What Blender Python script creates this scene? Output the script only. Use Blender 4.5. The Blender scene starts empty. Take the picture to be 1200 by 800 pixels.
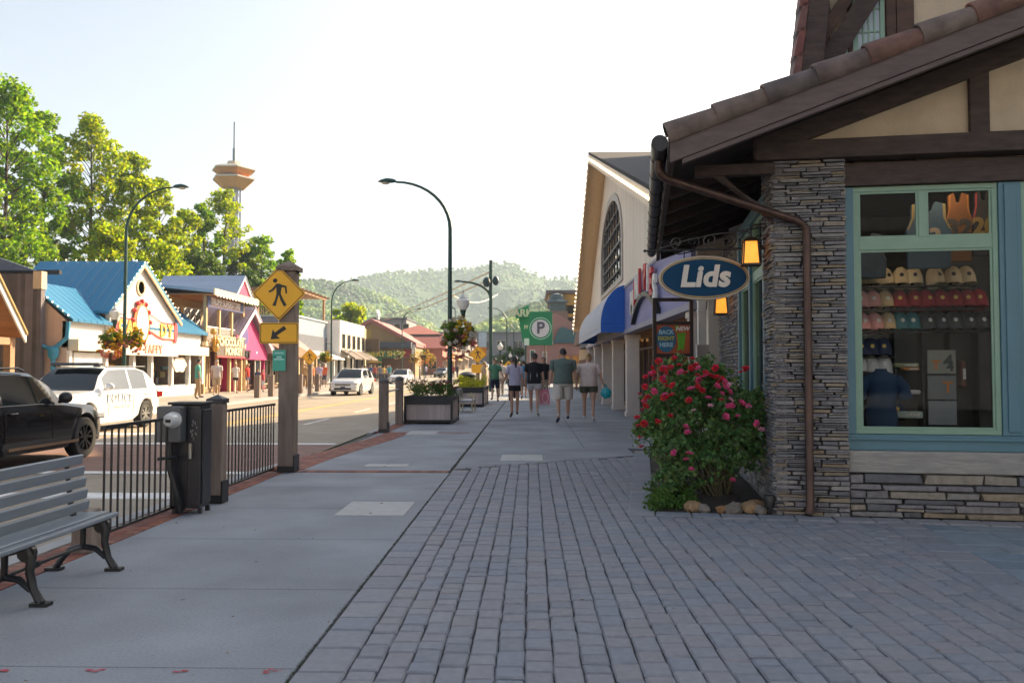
import bpy, bmesh, math, random
import numpy as np
from mathutils import Vector, Matrix, Euler
R = math.radians
SC = bpy.context.scene
COL = SC.collection
random.seed(7)
RNG = np.random.default_rng(7)

# ------------------------------------------------------------------ camera, sky, sun, exposure
cam_d = bpy.data.cameras.new("camera")
cam = bpy.data.objects.new("camera", cam_d)
COL.objects.link(cam)
SC.camera = cam
cam_d.sensor_width = 36.0
cam_d.lens = 36.0 * 930.0 / 1200.0
cam_d.clip_start = 0.1
cam_d.clip_end = 12000
cam.location = (0, 0, 1.55)
cam.rotation_euler = (R(90 + 2.03), 0, R(1.355))
cam_d.dof.use_dof = True
cam_d.dof.focus_distance = 9.5
cam_d.dof.aperture_fstop = 4.0

SUN_AZ, SUN_EL = 42.0, 29.0
world = bpy.data.worlds.new("World")
SC.world = world
world.use_nodes = True
nt = world.node_tree
nt.nodes.clear()
w_out = nt.nodes.new("ShaderNodeOutputWorld")
w_bg = nt.nodes.new("ShaderNodeBackground")
w_sky = nt.nodes.new("ShaderNodeTexSky")
w_sky.sky_type = 'NISHITA'
w_sky.sun_disc = False
w_sky.sun_elevation = R(SUN_EL)
w_sky.sun_rotation = R(SUN_AZ)
w_sky.altitude = 400
w_sky.air_density = 1.0
w_sky.dust_density = 6.0
w_sky.ozone_density = 1.0
w_hsv = nt.nodes.new("ShaderNodeHueSaturation")
w_hsv.inputs['Saturation'].default_value = 0.72
w_bg.inputs[1].default_value = 0.085
nt.links.new(w_sky.outputs[0], w_hsv.inputs['Color'])
nt.links.new(w_hsv.outputs[0], w_bg.inputs[0])
nt.links.new(w_bg.outputs[0], w_out.inputs[0])

sun_d = bpy.data.lights.new("sun", 'SUN')
sun_d.energy = 5.0
sun_d.angle = R(0.5)
sun_d.color = (1.0, 0.77, 0.48)
sun = bpy.data.objects.new("sun", sun_d)
COL.objects.link(sun)
SUN_DIR = Vector((math.sin(R(SUN_AZ)) * math.cos(R(SUN_EL)), math.cos(R(SUN_AZ)) * math.cos(R(SUN_EL)), math.sin(R(SUN_EL))))
sun.rotation_euler = (-SUN_DIR).to_track_quat('-Z', 'Y').to_euler()
sun.location = SUN_DIR * 80

SC.view_settings.view_transform = 'Standard'
SC.view_settings.look = 'None'
SC.view_settings.exposure = 1.68
SC.view_settings.gamma = 1.0
SC.view_settings.use_curve_mapping = False
SC.render.engine = 'CYCLES'
SC.cycles.max_bounces = 7
SC.cycles.diffuse_bounces = 3
SC.cycles.glossy_bounces = 3
SC.cycles.transparent_max_bounces = 10
SC.cycles.transmission_bounces = 4
SC.cycles.volume_bounces = 0
SC.cycles.caustics_reflective = False
SC.cycles.caustics_refractive = False
SC.cycles.sample_clamp_indirect = 6
SC.cycles.use_denoising = True

# ------------------------------------------------------------------ helpers
def ray(px, py):
    d = Vector(((px - 600) / 930.0, -(py - 400) / 930.0, -1.0))
    return cam.rotation_euler.to_matrix() @ d
def pix(px, py, Y):
    d = ray(px, py)
    return Vector((0, 0, 1.55)) + d * (Y / d.y)
def pixV(px, py, v):
    d = ray(px, py); nx, ny = math.sin(R(8)), math.cos(R(8))
    t = (v + 2.62 * nx + 8.6 * ny) / (d.x * nx + d.y * ny); q = d * t
    dx, dy = q.x - 2.62, q.y - 8.6
    return dx * ny - dy * nx, q.z + 1.55
def gnd(px, py, z=0.0):
    d = ray(px, py)
    return Vector((0, 0, 1.55)) + d * ((z - 1.55) / d.z)
def pixX(px, py, X):
    d = ray(px, py)
    return Vector((0, 0, 1.55)) + d * (X / d.x)

def rootloc(p):
    while p.parent is not None:
        p = p.parent
    return p.location

class MB:
    def __init__(s, M=None):
        s.v = []; s.f = []; s.mi = []; s.cur = 0
        s.M = M if M is not None else Matrix.Identity(4)
    def add(s, verts, faces):
        b = len(s.v); M = s.M
        s.v.extend([M @ Vector(v) for v in verts])
        s.f.extend([[b + i for i in f] for f in faces])
        s.mi.extend([s.cur] * len(faces))
        return s
    def box(s, x0, x1, y0, y1, z0, z1):
        if x0 > x1: x0, x1 = x1, x0
        if y0 > y1: y0, y1 = y1, y0
        if z0 > z1: z0, z1 = z1, z0
        return s.add([(x0,y0,z0),(x1,y0,z0),(x1,y1,z0),(x0,y1,z0),(x0,y0,z1),(x1,y0,z1),(x1,y1,z1),(x0,y1,z1)],
              [(0,3,2,1),(4,5,6,7),(0,1,5,4),(1,2,6,5),(2,3,7,6),(3,0,4,7)])
    def cbox(s, c, size, rot=(0, 0, 0)):
        m = Euler(rot).to_matrix() if not isinstance(rot, Matrix) else rot
        c = Vector(c); hx, hy, hz = size[0]/2, size[1]/2, size[2]/2
        vs = [c + m @ Vector(p) for p in [(-hx,-hy,-hz),(hx,-hy,-hz),(hx,hy,-hz),(-hx,hy,-hz),(-hx,-hy,hz),(hx,-hy,hz),(hx,hy,hz),(-hx,hy,hz)]]
        return s.add(vs, [(0,3,2,1),(4,5,6,7),(0,1,5,4),(1,2,6,5),(2,3,7,6),(3,0,4,7)])
    def bar(s, a, b, w, h, up=(0, 0, 1)):
        a = Vector(a); b = Vector(b); d = (b - a); L = d.length; d.normalize()
        u = Vector(up); x = d.cross(u)
        if x.length < 1e-4: x = d.cross(Vector((0, 1, 0)))
        x.normalize(); z = x.cross(d)
        m = Matrix((x, d, z)).transposed()
        return s.cbox((a + b) / 2, (w, L, h), m)
    def prism(s, pts, a0, a1, plane='xz'):
        n = len(pts)
        def P(p, a):
            if plane == 'xz': return (p[0], a, p[1])
            if plane == 'yz': return (a, p[0], p[1])
            return (p[0], p[1], a)
        vs = [P(p, a0) for p in pts] + [P(p, a1) for p in pts]
        fs = [tuple(range(n))[::-1], tuple(range(n, 2 * n))]
        for i in range(n):
            j = (i + 1) % n
            fs.append((i, j, n + j, n + i))
        return s.add(vs, fs)
    def quad(s, a, b, c, d):
        return s.add([a, b, c, d], [(0, 1, 2, 3)])
    def tube(s, path, r, n=8, cap=True):
        P = [Vector(p) for p in path]
        if not isinstance(r, (list, tuple)): r = [r] * len(P)
        t = (P[1] - P[0]).normalized()
        nrm = t.cross(Vector((0, 0, 1)))
        if nrm.length < 1e-3: nrm = t.cross(Vector((1, 0, 0)))
        nrm.normalize()
        vs = []; fs = []
        for i, p in enumerate(P):
            if i == 0: tt = (P[1] - P[0])
            elif i == len(P) - 1: tt = (P[-1] - P[-2])
            else: tt = (P[i+1] - P[i]).normalized() + (P[i] - P[i-1]).normalized()
            if tt.length < 1e-6: tt = t
            tt = tt.normalized()
            nrm = (nrm - tt * nrm.dot(tt))
            if nrm.length < 1e-5: nrm = tt.orthogonal()
            nrm.normalize(); bn = tt.cross(nrm)
            for k in range(n):
                a = 2 * math.pi * k / n
                vs.append(p + (nrm * math.cos(a) + bn * math.sin(a)) * r[i])
        for i in range(len(P) - 1):
            for k in range(n):
                k2 = (k + 1) % n
                fs.append((i*n+k, i*n+k2, (i+1)*n+k2, (i+1)*n+k))
        if cap:
            fs.append(tuple(range(n))[::-1]); fs.append(tuple(range((len(P)-1)*n, len(P)*n)))
        return s.add(vs, fs)
    def lathe(s, prof, n=16, c=(0, 0, 0), axis='z', cap=True):
        vs = []; fs = []
        for (r, z) in prof:
            for k in range(n):
                a = 2 * math.pi * k / n
                p = (r * math.cos(a), r * math.sin(a), z)
                if axis == 'x': p = (p[2], p[0], p[1])
                if axis == 'y': p = (p[1], p[2], p[0])
                vs.append((p[0]+c[0], p[1]+c[1], p[2]+c[2]))
        for i in range(len(prof) - 1):
            for k in range(n):
                k2 = (k + 1) % n
                fs.append((i*n+k, i*n+k2, (i+1)*n+k2, (i+1)*n+k))
        if cap:
            fs.append(tuple(range(n))[::-1]); fs.append(tuple(range((len(prof)-1)*n, len(prof)*n)))
        return s.add(vs, fs)
    def ball(s, c, r, n=10, m=7, sc=(1, 1, 1)):
        prof = []
        for i in range(m + 1):
            a = -math.pi/2 + math.pi * i / m
            prof.append((max(1e-4, math.cos(a)) * r, math.sin(a) * r))
        vs = []; fs = []
        for (q, z) in prof:
            for k in range(n):
                a = 2 * math.pi * k / n
                vs.append((c[0]+q*math.cos(a)*sc[0], c[1]+q*math.sin(a)*sc[1], c[2]+z*sc[2]))
        for i in range(m):
            for k in range(n):
                k2 = (k + 1) % n
                fs.append((i*n+k, i*n+k2, (i+1)*n+k2, (i+1)*n+k))
        return s.add(vs, fs)
    def build(s, name, mats, parent=None, world=False, smooth=None, bevel=0, seg=2):
        me = bpy.data.meshes.new(name)
        if world and parent is not None:
            o0 = rootloc(parent)
            vv = [v - o0 for v in s.v]
        else:
            vv = s.v
        me.from_pydata(vv, [], s.f)
        if not isinstance(mats, (list, tuple)): mats = [mats]
        for m in mats: me.materials.append(m)
        if len(mats) > 1: me.polygons.foreach_set('material_index', s.mi)
        if smooth is not None:
            me.polygons.foreach_set('use_smooth', [True] * len(me.polygons))
            me.set_sharp_from_angle(angle=R(smooth))
        me.update()
        ob = bpy.data.objects.new(name, me)
        COL.objects.link(ob)
        if parent is not None: ob.parent = parent
        if bevel:
            b = ob.modifiers.new('bevel', 'BEVEL'); b.width = bevel; b.segments = seg; b.limit_method = 'ANGLE'; b.angle_limit = R(40)
        return ob

def tag(o, label=None, cat=None, group=None, kind=None):
    if label: o['label'] = label
    if cat: o['category'] = cat
    if group: o['group'] = group
    if kind: o['kind'] = kind
    return o
def thing(name, label, cat, loc=(0, 0, 0), rz=0.0, group=None):
    o = bpy.data.objects.new(name, None)
    o.empty_display_size = 0.2
    COL.objects.link(o)
    o.location = loc; o.rotation_euler = (0, 0, rz)
    return tag(o, label, cat, group)
def copy_tree(o, parent=None):
    c = o.copy(); COL.objects.link(c)
    if parent is not None: c.parent = parent
    for ch in [q for q in bpy.data.objects if q.parent == o]:
        copy_tree(ch, c)
    return c
def dup(o, loc, rz=None, label=None, group=None):
    c = copy_tree(o); c.location = loc
    if rz is not None: c.rotation_euler = (0, 0, rz)
    if label: c['label'] = label
    if group: c['group'] = group
    return c
def sun_mesh_raw(name, verts, faces, mats, parent=None):
    me = bpy.data.meshes.new(name)
    verts = np.asarray(verts, dtype=np.float32); faces = np.asarray(faces, dtype=np.int32)
    nf, k = faces.shape
    me.vertices.add(len(verts)); me.vertices.foreach_set('co', verts.ravel())
    me.loops.add(nf * k); me.loops.foreach_set('vertex_index', faces.ravel())
    me.polygons.add(nf)
    me.polygons.foreach_set('loop_start', np.arange(0, nf * k, k, dtype=np.int32))
    me.polygons.foreach_set('loop_total', np.full(nf, k, dtype=np.int32))
    for m in (mats if isinstance(mats, (list, tuple)) else [mats]): me.materials.append(m)
    me.update(calc_edges=True)
    ob = bpy.data.objects.new(name, me); COL.objects.link(ob)
    if parent is not None: ob.parent = parent
    return ob
def text_geo(body, size=1.0, extrude=0.01, shear=0.0, bold=0.0, align='CENTER', spacing=1.0, bevel=0.0):
    cu = bpy.data.curves.new('lettering', 'FONT')
    cu.body = body; cu.size = size; cu.extrude = extrude; cu.shear = shear; cu.offset = bold
    cu.align_x = align; cu.align_y = 'CENTER'; cu.space_character = spacing; cu.bevel_depth = bevel
    cu.resolution_u = 4
    ob = bpy.data.objects.new('lettering', cu); COL.objects.link(ob)
    dg = bpy.context.evaluated_depsgraph_get()
    ev = ob.evaluated_get(dg); me = ev.to_mesh()
    vs = [v.co.copy() for v in me.vertices]; fs = [list(p.vertices) for p in me.polygons]
    ev.to_mesh_clear()
    bpy.data.objects.remove(ob); bpy.data.curves.remove(cu)
    return vs, fs
# matrices that stand flat lettering (x right, y up) upright, facing -Y / +X / -X
FACE_NY = Matrix(((1,0,0,0),(0,0,-1,0),(0,1,0,0),(0,0,0,1)))
FACE_PX = Matrix(((0,0,1,0),(1,0,0,0),(0,1,0,0),(0,0,0,1)))
FACE_NX = Matrix(((0,0,-1,0),(-1,0,0,0),(0,1,0,0),(0,0,0,1)))
def letters(name, body, mat, loc, face, parent=None, world=False, **kw):
    vs, fs = text_geo(body, **kw)
    mb = MB(Matrix.Translation(Vector(loc)) @ face)
    mb.add(vs, fs)
    return mb.build(name, mat, parent, world)

# ------------------------------------------------------------------ materials
_MC = {}
def _nodes(name):
    m = bpy.data.materials.new(name); m.use_nodes = True
    return m, m.node_tree.nodes, m.node_tree.links, m.node_tree.nodes['Principled BSDF']
def M(name, col, rough=0.6, metal=0.0, var=0.15, vs=6.0, bump=0.0, bs=60.0, coat=0.0, stretch=None, spec=0.5, var2=0.0, vs2=0.7, island=0.0, hue=0.0, specks=0, emit=None, emit_s=0.0):
    if name in _MC: return _MC[name]
    m, N, L, P = _nodes(name)
    P.inputs['Roughness'].default_value = rough
    P.inputs['Metallic'].default_value = metal
    P.inputs['Coat Weight'].default_value = coat
    P.inputs['Specular IOR Level'].default_value = spec
    col = tuple(col) + (1,)
    tc = N.new('ShaderNodeTexCoord'); mp = N.new('ShaderNodeMapping')
    L.new(tc.outputs['Object'], mp.inputs[0])
    if stretch: mp.inputs['Scale'].default_value = stretch
    cur = None
    def mulby(src, lo, hi, prev):
        mr = N.new('ShaderNodeMapRange'); mr.inputs[1].default_value = 0.25; mr.inputs[2].default_value = 0.75
        mr.inputs[3].default_value = lo; mr.inputs[4].default_value = hi
        L.new(src, mr.inputs[0])
        hv = N.new('ShaderNodeHueSaturation')
        if prev is None: hv.inputs['Color'].default_value = col
        else: L.new(prev, hv.inputs['Color'])
        L.new(mr.outputs[0], hv.inputs['Value'])
        return hv
    if var > 0:
        nz = N.new('ShaderNodeTexNoise'); nz.inputs['Scale'].default_value = vs; nz.inputs['Detail'].default_value = 6; nz.inputs['Roughness'].default_value = 0.6
        L.new(mp.outputs[0], nz.inputs[0])
        cur = mulby(nz.outputs[0], 1 - var, 1 + var, cur).outputs[0]
    if var2 > 0:
        nz = N.new('ShaderNodeTexNoise'); nz.inputs['Scale'].default_value = vs2; nz.inputs['Detail'].default_value = 4
        L.new(mp.outputs[0], nz.inputs[0])
        cur = mulby(nz.outputs[0], 1 - var2, 1 + var2, cur).outputs[0]
    if island > 0:
        ge = N.new('ShaderNodeNewGeometry')
        mr = N.new('ShaderNodeMapRange'); mr.inputs[3].default_value = 1 - island; mr.inputs[4].default_value = 1 + island
        L.new(ge.outputs['Random Per Island'], mr.inputs[0])
        hv = N.new('ShaderNodeHueSaturation')
        if cur is None: hv.inputs['Color'].default_value = col
        else: L.new(cur, hv.inputs['Color'])
        L.new(mr.outputs[0], hv.inputs['Value'])
        if hue > 0:
            mt = N.new('ShaderNodeMath'); mt.operation = 'MULTIPLY'; mt.inputs[1].default_value = 7.31
            fr = N.new('ShaderNodeMath'); fr.operation = 'FRACT'
            L.new(ge.outputs['Random Per Island'], mt.inputs[0]); L.new(mt.outputs[0], fr.inputs[0])
            m2 = N.new('ShaderNodeMapRange'); m2.inputs[3].default_value = 0.5 - hue; m2.inputs[4].default_value = 0.5 + hue
            L.new(fr.outputs[0], m2.inputs[0]); L.new(m2.outputs[0], hv.inputs['Hue'])
        cur = hv.outputs[0]
    if specks:
        vo = N.new('ShaderNodeTexVoronoi'); vo.inputs['Scale'].default_value = specks; L.new(mp.outputs[0], vo.inputs[0])
        nz = N.new('ShaderNodeTexNoise'); nz.inputs['Scale'].default_value = 2.3; L.new(mp.outputs[0], nz.inputs[0])
        th = N.new('ShaderNodeMath'); th.operation = 'MULTIPLY'; th.inputs[1].default_value = .34; L.new(nz.outputs[0], th.inputs[0])
        mr = N.new('ShaderNodeMapRange'); mr.inputs[1].default_value = 0.0; mr.inputs[3].default_value = .55; mr.inputs[4].default_value = 1
        L.new(vo.outputs['Distance'], mr.inputs[0]); L.new(th.outputs[0], mr.inputs[2])
        hv = N.new('ShaderNodeHueSaturation'); L.new(cur, hv.inputs['Color']); L.new(mr.outputs[0], hv.inputs['Value']); cur = hv.outputs[0]
    if cur is None: P.inputs['Base Color'].default_value = col
    else: L.new(cur, P.inputs['Base Color'])
    if bump > 0:
        nb = N.new('ShaderNodeTexNoise'); nb.inputs['Scale'].default_value = bs; nb.inputs['Detail'].default_value = 5
        L.new(mp.outputs[0], nb.inputs[0])
        bp = N.new('ShaderNodeBump'); bp.inputs['Strength'].default_value = bump; bp.inputs['Distance'].default_value = 0.02
        L.new(nb.outputs[0], bp.inputs['Height']); L.new(bp.outputs[0], P.inputs['Normal'])
    if emit is not None:
        P.inputs['Emission Color'].default_value = tuple(emit) + (1,); P.inputs['Emission Strength'].default_value = emit_s
    _MC[name] = m
    return m
def ramp_island(name, cols, rough=0.85, bump=0.4, bs=25, var=0.2, vs=12):
    """one colour per stone / brick / tile out of a list"""
    if name in _MC: return _MC[name]
    m, N, L, P = _nodes(name)
    P.inputs['Roughness'].default_value = rough
    ge = N.new('ShaderNodeNewGeometry'); cr = N.new('ShaderNodeValToRGB'); cr.color_ramp.interpolation = 'CONSTANT'
    e = cr.color_ramp.elements
    e[0].color = tuple(cols[0]) + (1,); e[0].position = 0
    e[1].color = tuple(cols[1]) + (1,); e[1].position = 1.0 / len(cols)
    for i, c in enumerate(cols[2:]):
        q = e.new((i + 2) / len(cols)); q.color = tuple(c) + (1,)
    L.new(ge.outputs['Random Per Island'], cr.inputs[0])
    tc = N.new('ShaderNodeTexCoord'); nz = N.new('ShaderNodeTexNoise'); nz.inputs['Scale'].default_value = vs; nz.inputs['Detail'].default_value = 7
    L.new(tc.outputs['Object'], nz.inputs[0])
    mr = N.new('ShaderNodeMapRange'); mr.inputs[1].default_value = 0.25; mr.inputs[2].default_value = 0.75; mr.inputs[3].default_value = 1 - var; mr.inputs[4].default_value = 1 + var
    L.new(nz.outputs[0], mr.inputs[0])
    hv = N.new('ShaderNodeHueSaturation'); L.new(cr.outputs[0], hv.inputs['Color']); L.new(mr.outputs[0], hv.inputs['Value'])
    L.new(hv.outputs[0], P.inputs['Base Color'])
    nb = N.new('ShaderNodeTexNoise'); nb.inputs['Scale'].default_value = bs; nb.inputs['Detail'].default_value = 6
    L.new(tc.outputs['Object'], nb.inputs[0])
    bp = N.new('ShaderNodeBump'); bp.inputs['Strength'].default_value = bump; bp.inputs['Distance'].default_value = 0.02
    L.new(nb.outputs[0], bp.inputs['Height']); L.new(bp.outputs[0], P.inputs['Normal'])
    _MC[name] = m
    return m
def foliage(name, col, trans=0.45, island=0.35, hue=0.03, tcol=None, patch=0):
    if name in _MC: return _MC[name]
    m = bpy.data.materials.new(name); m.use_nodes = True
    N = m.node_tree.nodes; L = m.node_tree.links; N.clear()
    out = N.new('ShaderNodeOutputMaterial'); mix = N.new('ShaderNodeMixShader'); mix.inputs[0].default_value = trans
    d = N.new('ShaderNodeBsdfPrincipled'); d.inputs['Roughness'].default_value = 0.55; d.inputs['Specular IOR Level'].default_value = 0.35
    t = N.new('ShaderNodeBsdfTranslucent')
    ge = N.new('ShaderNodeNewGeometry')
    mr = N.new('ShaderNodeMapRange'); mr.inputs[3].default_value = 1 - island; mr.inputs[4].default_value = 1 + island
    L.new(ge.outputs['Random Per Island'], mr.inputs[0])
    mt = N.new('ShaderNodeMath'); mt.operation = 'MULTIPLY'; mt.inputs[1].default_value = 13.7
    fr = N.new('ShaderNodeMath'); fr.operation = 'FRACT'
    L.new(ge.outputs['Random Per Island'], mt.inputs[0]); L.new(mt.outputs[0], fr.inputs[0])
    m2 = N.new('ShaderNodeMapRange'); m2.inputs[3].default_value = 0.5 - hue; m2.inputs[4].default_value = 0.5 + hue
    L.new(fr.outputs[0], m2.inputs[0])
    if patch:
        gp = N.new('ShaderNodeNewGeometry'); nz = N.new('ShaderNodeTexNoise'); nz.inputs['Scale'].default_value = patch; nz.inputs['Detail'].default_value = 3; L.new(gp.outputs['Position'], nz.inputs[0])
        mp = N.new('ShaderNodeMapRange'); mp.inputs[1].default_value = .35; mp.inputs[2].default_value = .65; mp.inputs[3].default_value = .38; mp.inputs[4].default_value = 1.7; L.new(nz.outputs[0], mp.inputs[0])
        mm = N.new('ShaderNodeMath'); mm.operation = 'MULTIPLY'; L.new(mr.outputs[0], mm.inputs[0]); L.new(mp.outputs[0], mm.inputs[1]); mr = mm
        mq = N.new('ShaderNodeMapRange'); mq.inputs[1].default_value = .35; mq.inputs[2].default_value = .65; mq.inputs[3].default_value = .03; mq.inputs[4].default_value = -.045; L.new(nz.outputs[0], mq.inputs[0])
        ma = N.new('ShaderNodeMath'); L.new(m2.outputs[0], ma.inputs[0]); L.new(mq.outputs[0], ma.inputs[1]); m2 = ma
    for sh, c in ((d, col), (t, tcol or (min(1, col[0]*2.2), min(1, col[1]*2.0), col[2]*0.9))):
        hv = N.new('ShaderNodeHueSaturation'); hv.inputs['Color'].default_value = tuple(c) + (1,)
        L.new(mr.outputs[0], hv.inputs['Value']); L.new(m2.outputs[0], hv.inputs['Hue'])
        L.new(hv.outputs[0], sh.inputs[0])
    L.new(d.outputs[0], mix.inputs[1]); L.new(t.outputs[0], mix.inputs[2]); L.new(mix.outputs[0], out.inputs[0])
    _MC[name] = m
    return m
def glass(name, tint=(0.75, 0.8, 0.8), refl=0.5):
    if name in _MC: return _MC[name]
    m = bpy.data.materials.new(name); m.use_nodes = True
    N = m.node_tree.nodes; L = m.node_tree.links; N.clear()
    out = N.new('ShaderNodeOutputMaterial'); mix = N.new('ShaderNodeMixShader')
    tr = N.new('ShaderNodeBsdfTransparent'); tr.inputs[0].default_value = tuple(tint) + (1,)
    gl = N.new('ShaderNodeBsdfGlossy'); gl.inputs['Roughness'].default_value = 0.02; gl.inputs[0].default_value = (0.9, 0.95, 1, 1)
    fr = N.new('ShaderNodeFresnel'); fr.inputs[0].default_value = 1.5
    mul = N.new('ShaderNodeMath'); mul.operation = 'MULTIPLY'; mul.inputs[1].default_value = 2.0 * refl; mul.use_clamp = True
    L.new(fr.outputs[0], mul.inputs[0]); L.new(mul.outputs[0], mix.inputs[0])
    L.new(tr.outputs[0], mix.inputs[1]); L.new(gl.outputs[0], mix.inputs[2]); L.new(mix.outputs[0], out.inputs[0])
    _MC[name] = m
    return m
def ribbed(name, col, axis, scale, rough=0.6, depth=0.02, strength=0.6, var=0.12, vs=3, saw=False, metal=0.0):
    """boards / lap siding / standing seams: bump across one axis"""
    if name in _MC: return _MC[name]
    m, N, L, P = _nodes(name)
    P.inputs['Roughness'].default_value = rough; P.inputs['Metallic'].default_value = metal
    tc = N.new('ShaderNodeTexCoord')
    sx = N.new('ShaderNodeSeparateXYZ'); L.new(tc.outputs['Object'], sx.inputs[0])
    mu = N.new('ShaderNodeMath'); mu.operation = 'MULTIPLY'; mu.inputs[1].default_value = scale
    L.new(sx.outputs[axis], mu.inputs[0])
    fr = N.new('ShaderNodeMath'); fr.operation = 'FRACT'; L.new(mu.outputs[0], fr.inputs[0])
    h = fr.outputs[0]
    if not saw:
        cr = N.new('ShaderNodeValToRGB'); e = cr.color_ramp.elements
        e[0].position = 0.0; e[0].color = (0, 0, 0, 1); e[1].position = 0.10; e[1].color = (1, 1, 1, 1)
        q = e.new(0.90); q.color = (1, 1, 1, 1); q = e.new(1.0); q.color = (0, 0, 0, 1)
        L.new(h, cr.inputs[0]); h = cr.outputs[0]
    bp = N.new('ShaderNodeBump'); bp.inputs['Strength'].default_value = strength; bp.inputs['Distance'].default_value = depth
    L.new(h, bp.inputs['Height']); L.new(bp.outputs[0], P.inputs['Normal'])
    # each board its own tint
    fl = N.new('ShaderNodeMath'); fl.operation = 'FLOOR'; L.new(mu.outputs[0], fl.inputs[0])
    wn = N.new('ShaderNodeTexWhiteNoise'); wn.noise_dimensions = '1D'; L.new(fl.outputs[0], wn.inputs['W'])
    nz = N.new('ShaderNodeTexNoise'); nz.inputs['Scale'].default_value = vs; nz.inputs['Detail'].default_value = 6
    L.new(tc.outputs['Object'], nz.inputs[0])
    ad = N.new('ShaderNodeMath'); L.new(wn.outputs[0], ad.inputs[0]); L.new(nz.outputs[0], ad.inputs[1])
    mr = N.new('ShaderNodeMapRange'); mr.inputs[1].default_value = 0.3; mr.inputs[2].default_value = 1.6; mr.inputs[3].default_value = 1 - var; mr.inputs[4].default_value = 1 + var
    L.new(ad.outputs[0], mr.inputs[0])
    hv = N.new('ShaderNodeHueSaturation'); hv.inputs['Color'].default_value = tuple(col) + (1,)
    L.new(mr.outputs[0], hv.inputs['Value']); L.new(hv.outputs[0], P.inputs['Base Color'])
    _MC[name] = m
    return m

white = M('white_paint', (0.78, 0.76, 0.72), 0.5, var=0.06)
darkwood = M('dark_timber', (0.055, 0.036, 0.030), 0.75, var=0.5, vs=5, bump=0.3, bs=18, stretch=(1, 1, 4))
blackmetal = M('black_metal', (0.012, 0.012, 0.014), 0.4, var=0.2)
greenmetal = M('green_metal', (0.012, 0.055, 0.045), 0.4, var=0.15)
bulbmat = M('bulb_glow', (1, 0.85, 0.6), 0.4, var=0, emit=(1, 0.75, 0.4), emit_s=3.0)
lampglow = M('lantern_glow', (0.9, 0.45, 0.08), 0.5, var=0.3, vs=8, emit=(1.0, 0.34, 0.03), emit_s=0.36)
darkglass = glass('shop_glass', (0.86, 0.88, 0.88), 0.05)
winpane = M('window_pane', (0.03, 0.035, 0.04), 0.06, var=0.3, vs=0.6, spec=0.8)
# ------------------------------------------------------------------ ground, road, pavements
FX = -3.85                      # fence / kerb line
def road_z(y):
    return -0.12 + (0.0 if y < 110 else 0.022 * (y - 110) ** 1.0 if y < 400 else 0.022 * 290)
asph = M('asphalt', (0.29, 0.245, 0.19), 0.85, var=0.18, vs=1.2, bump=0.35, bs=180, var2=0.22, vs2=0.12)
soil = M('ground_soil', (0.10, 0.10, 0.06), 0.95, var=0.3, vs=0.05)
ys = [-60, -10, 0, 110, 150, 200, 260, 330, 400, 3200]
mb = MB()
for i in range(len(ys) - 1):
    a, b = ys[i], ys[i+1]
    za, zb = road_z(a) - 0.03, road_z(b) - 0.03
    mb.quad((-2600, a, za), (2600, a, za), (2600, b, zb), (-2600, b, zb))
tag(mb.build('ground', soil), kind='structure')
RX0, RX1 = -14.3, -4.28
mb = MB()
for i in range(len(ys) - 2):
    a, b = ys[i], ys[i+1]
    mb.quad((RX0, a, road_z(a)), (RX1, a, road_z(a)), (RX1, b, road_z(b)), (RX0, b, road_z(b)))
tag(mb.build('road', asph), kind='structure')
# painted markings
paint_y = M('yellow_road_paint', (0.62, 0.40, 0.06), 0.7, var=0.3, vs=6)
paint_w = M('white_road_paint', (0.62, 0.62, 0.60), 0.7, var=0.35, vs=5)
mb = MB()
for x in (-9.55, -9.30):
    mb.quad((x, 22, -0.116), (x + 0.11, 22, -0.116), (x + 0.11, 110, -0.116), (x, 110, -0.116))
    mb.quad((x, -20, -0.116), (x + 0.11, -20, -0.116), (x + 0.11, 11, -0.116), (x, 11, -0.116))
tag(mb.build('road_centre_lines', paint_y), kind='structure')
mb = MB()
for y in (12.6, 17.6):
    mb.quad((RX0 + .2, y, -0.111), (RX1 - .1, y, -0.111), (RX1 - .1, y + 0.32, -0.111), (RX0 + .2, y + 0.32, -0.111))
mb.quad((RX0 + .2, 20.2, -0.116), (-9.7, 20.2, -0.116), (-9.7, 20.75, -0.116), (RX0 + .2, 20.75, -0.116))
mb.quad((-9.1, 10.2, -0.116), (RX1 - .1, 10.2, -0.116), (RX1 - .1, 10.7, -0.116), (-9.1, 10.7, -0.116))
for k in range(12):
    y = 24 + k * 7.0
    mb.quad((-6.95, y, -0.116), (-6.83, y, -0.116), (-6.83, y + 3, -0.116), (-6.95, y + 3, -0.116))
tag(mb.build('road_white_lines', paint_w), kind='structure')
xw = M('crosswalk_brick', (0.20, 0.115, 0.09), 0.85, var=0.25, vs=3, bump=0.2, bs=60)
mb = MB(); mb.quad((RX0 + .2, 12.92, -0.115), (RX1 - .05, 12.92, -0.115), (RX1 - .05, 17.6, -0.115), (RX0 + .2, 17.6, -0.115))
tag(mb.build('crosswalk', xw), kind='structure')
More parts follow.
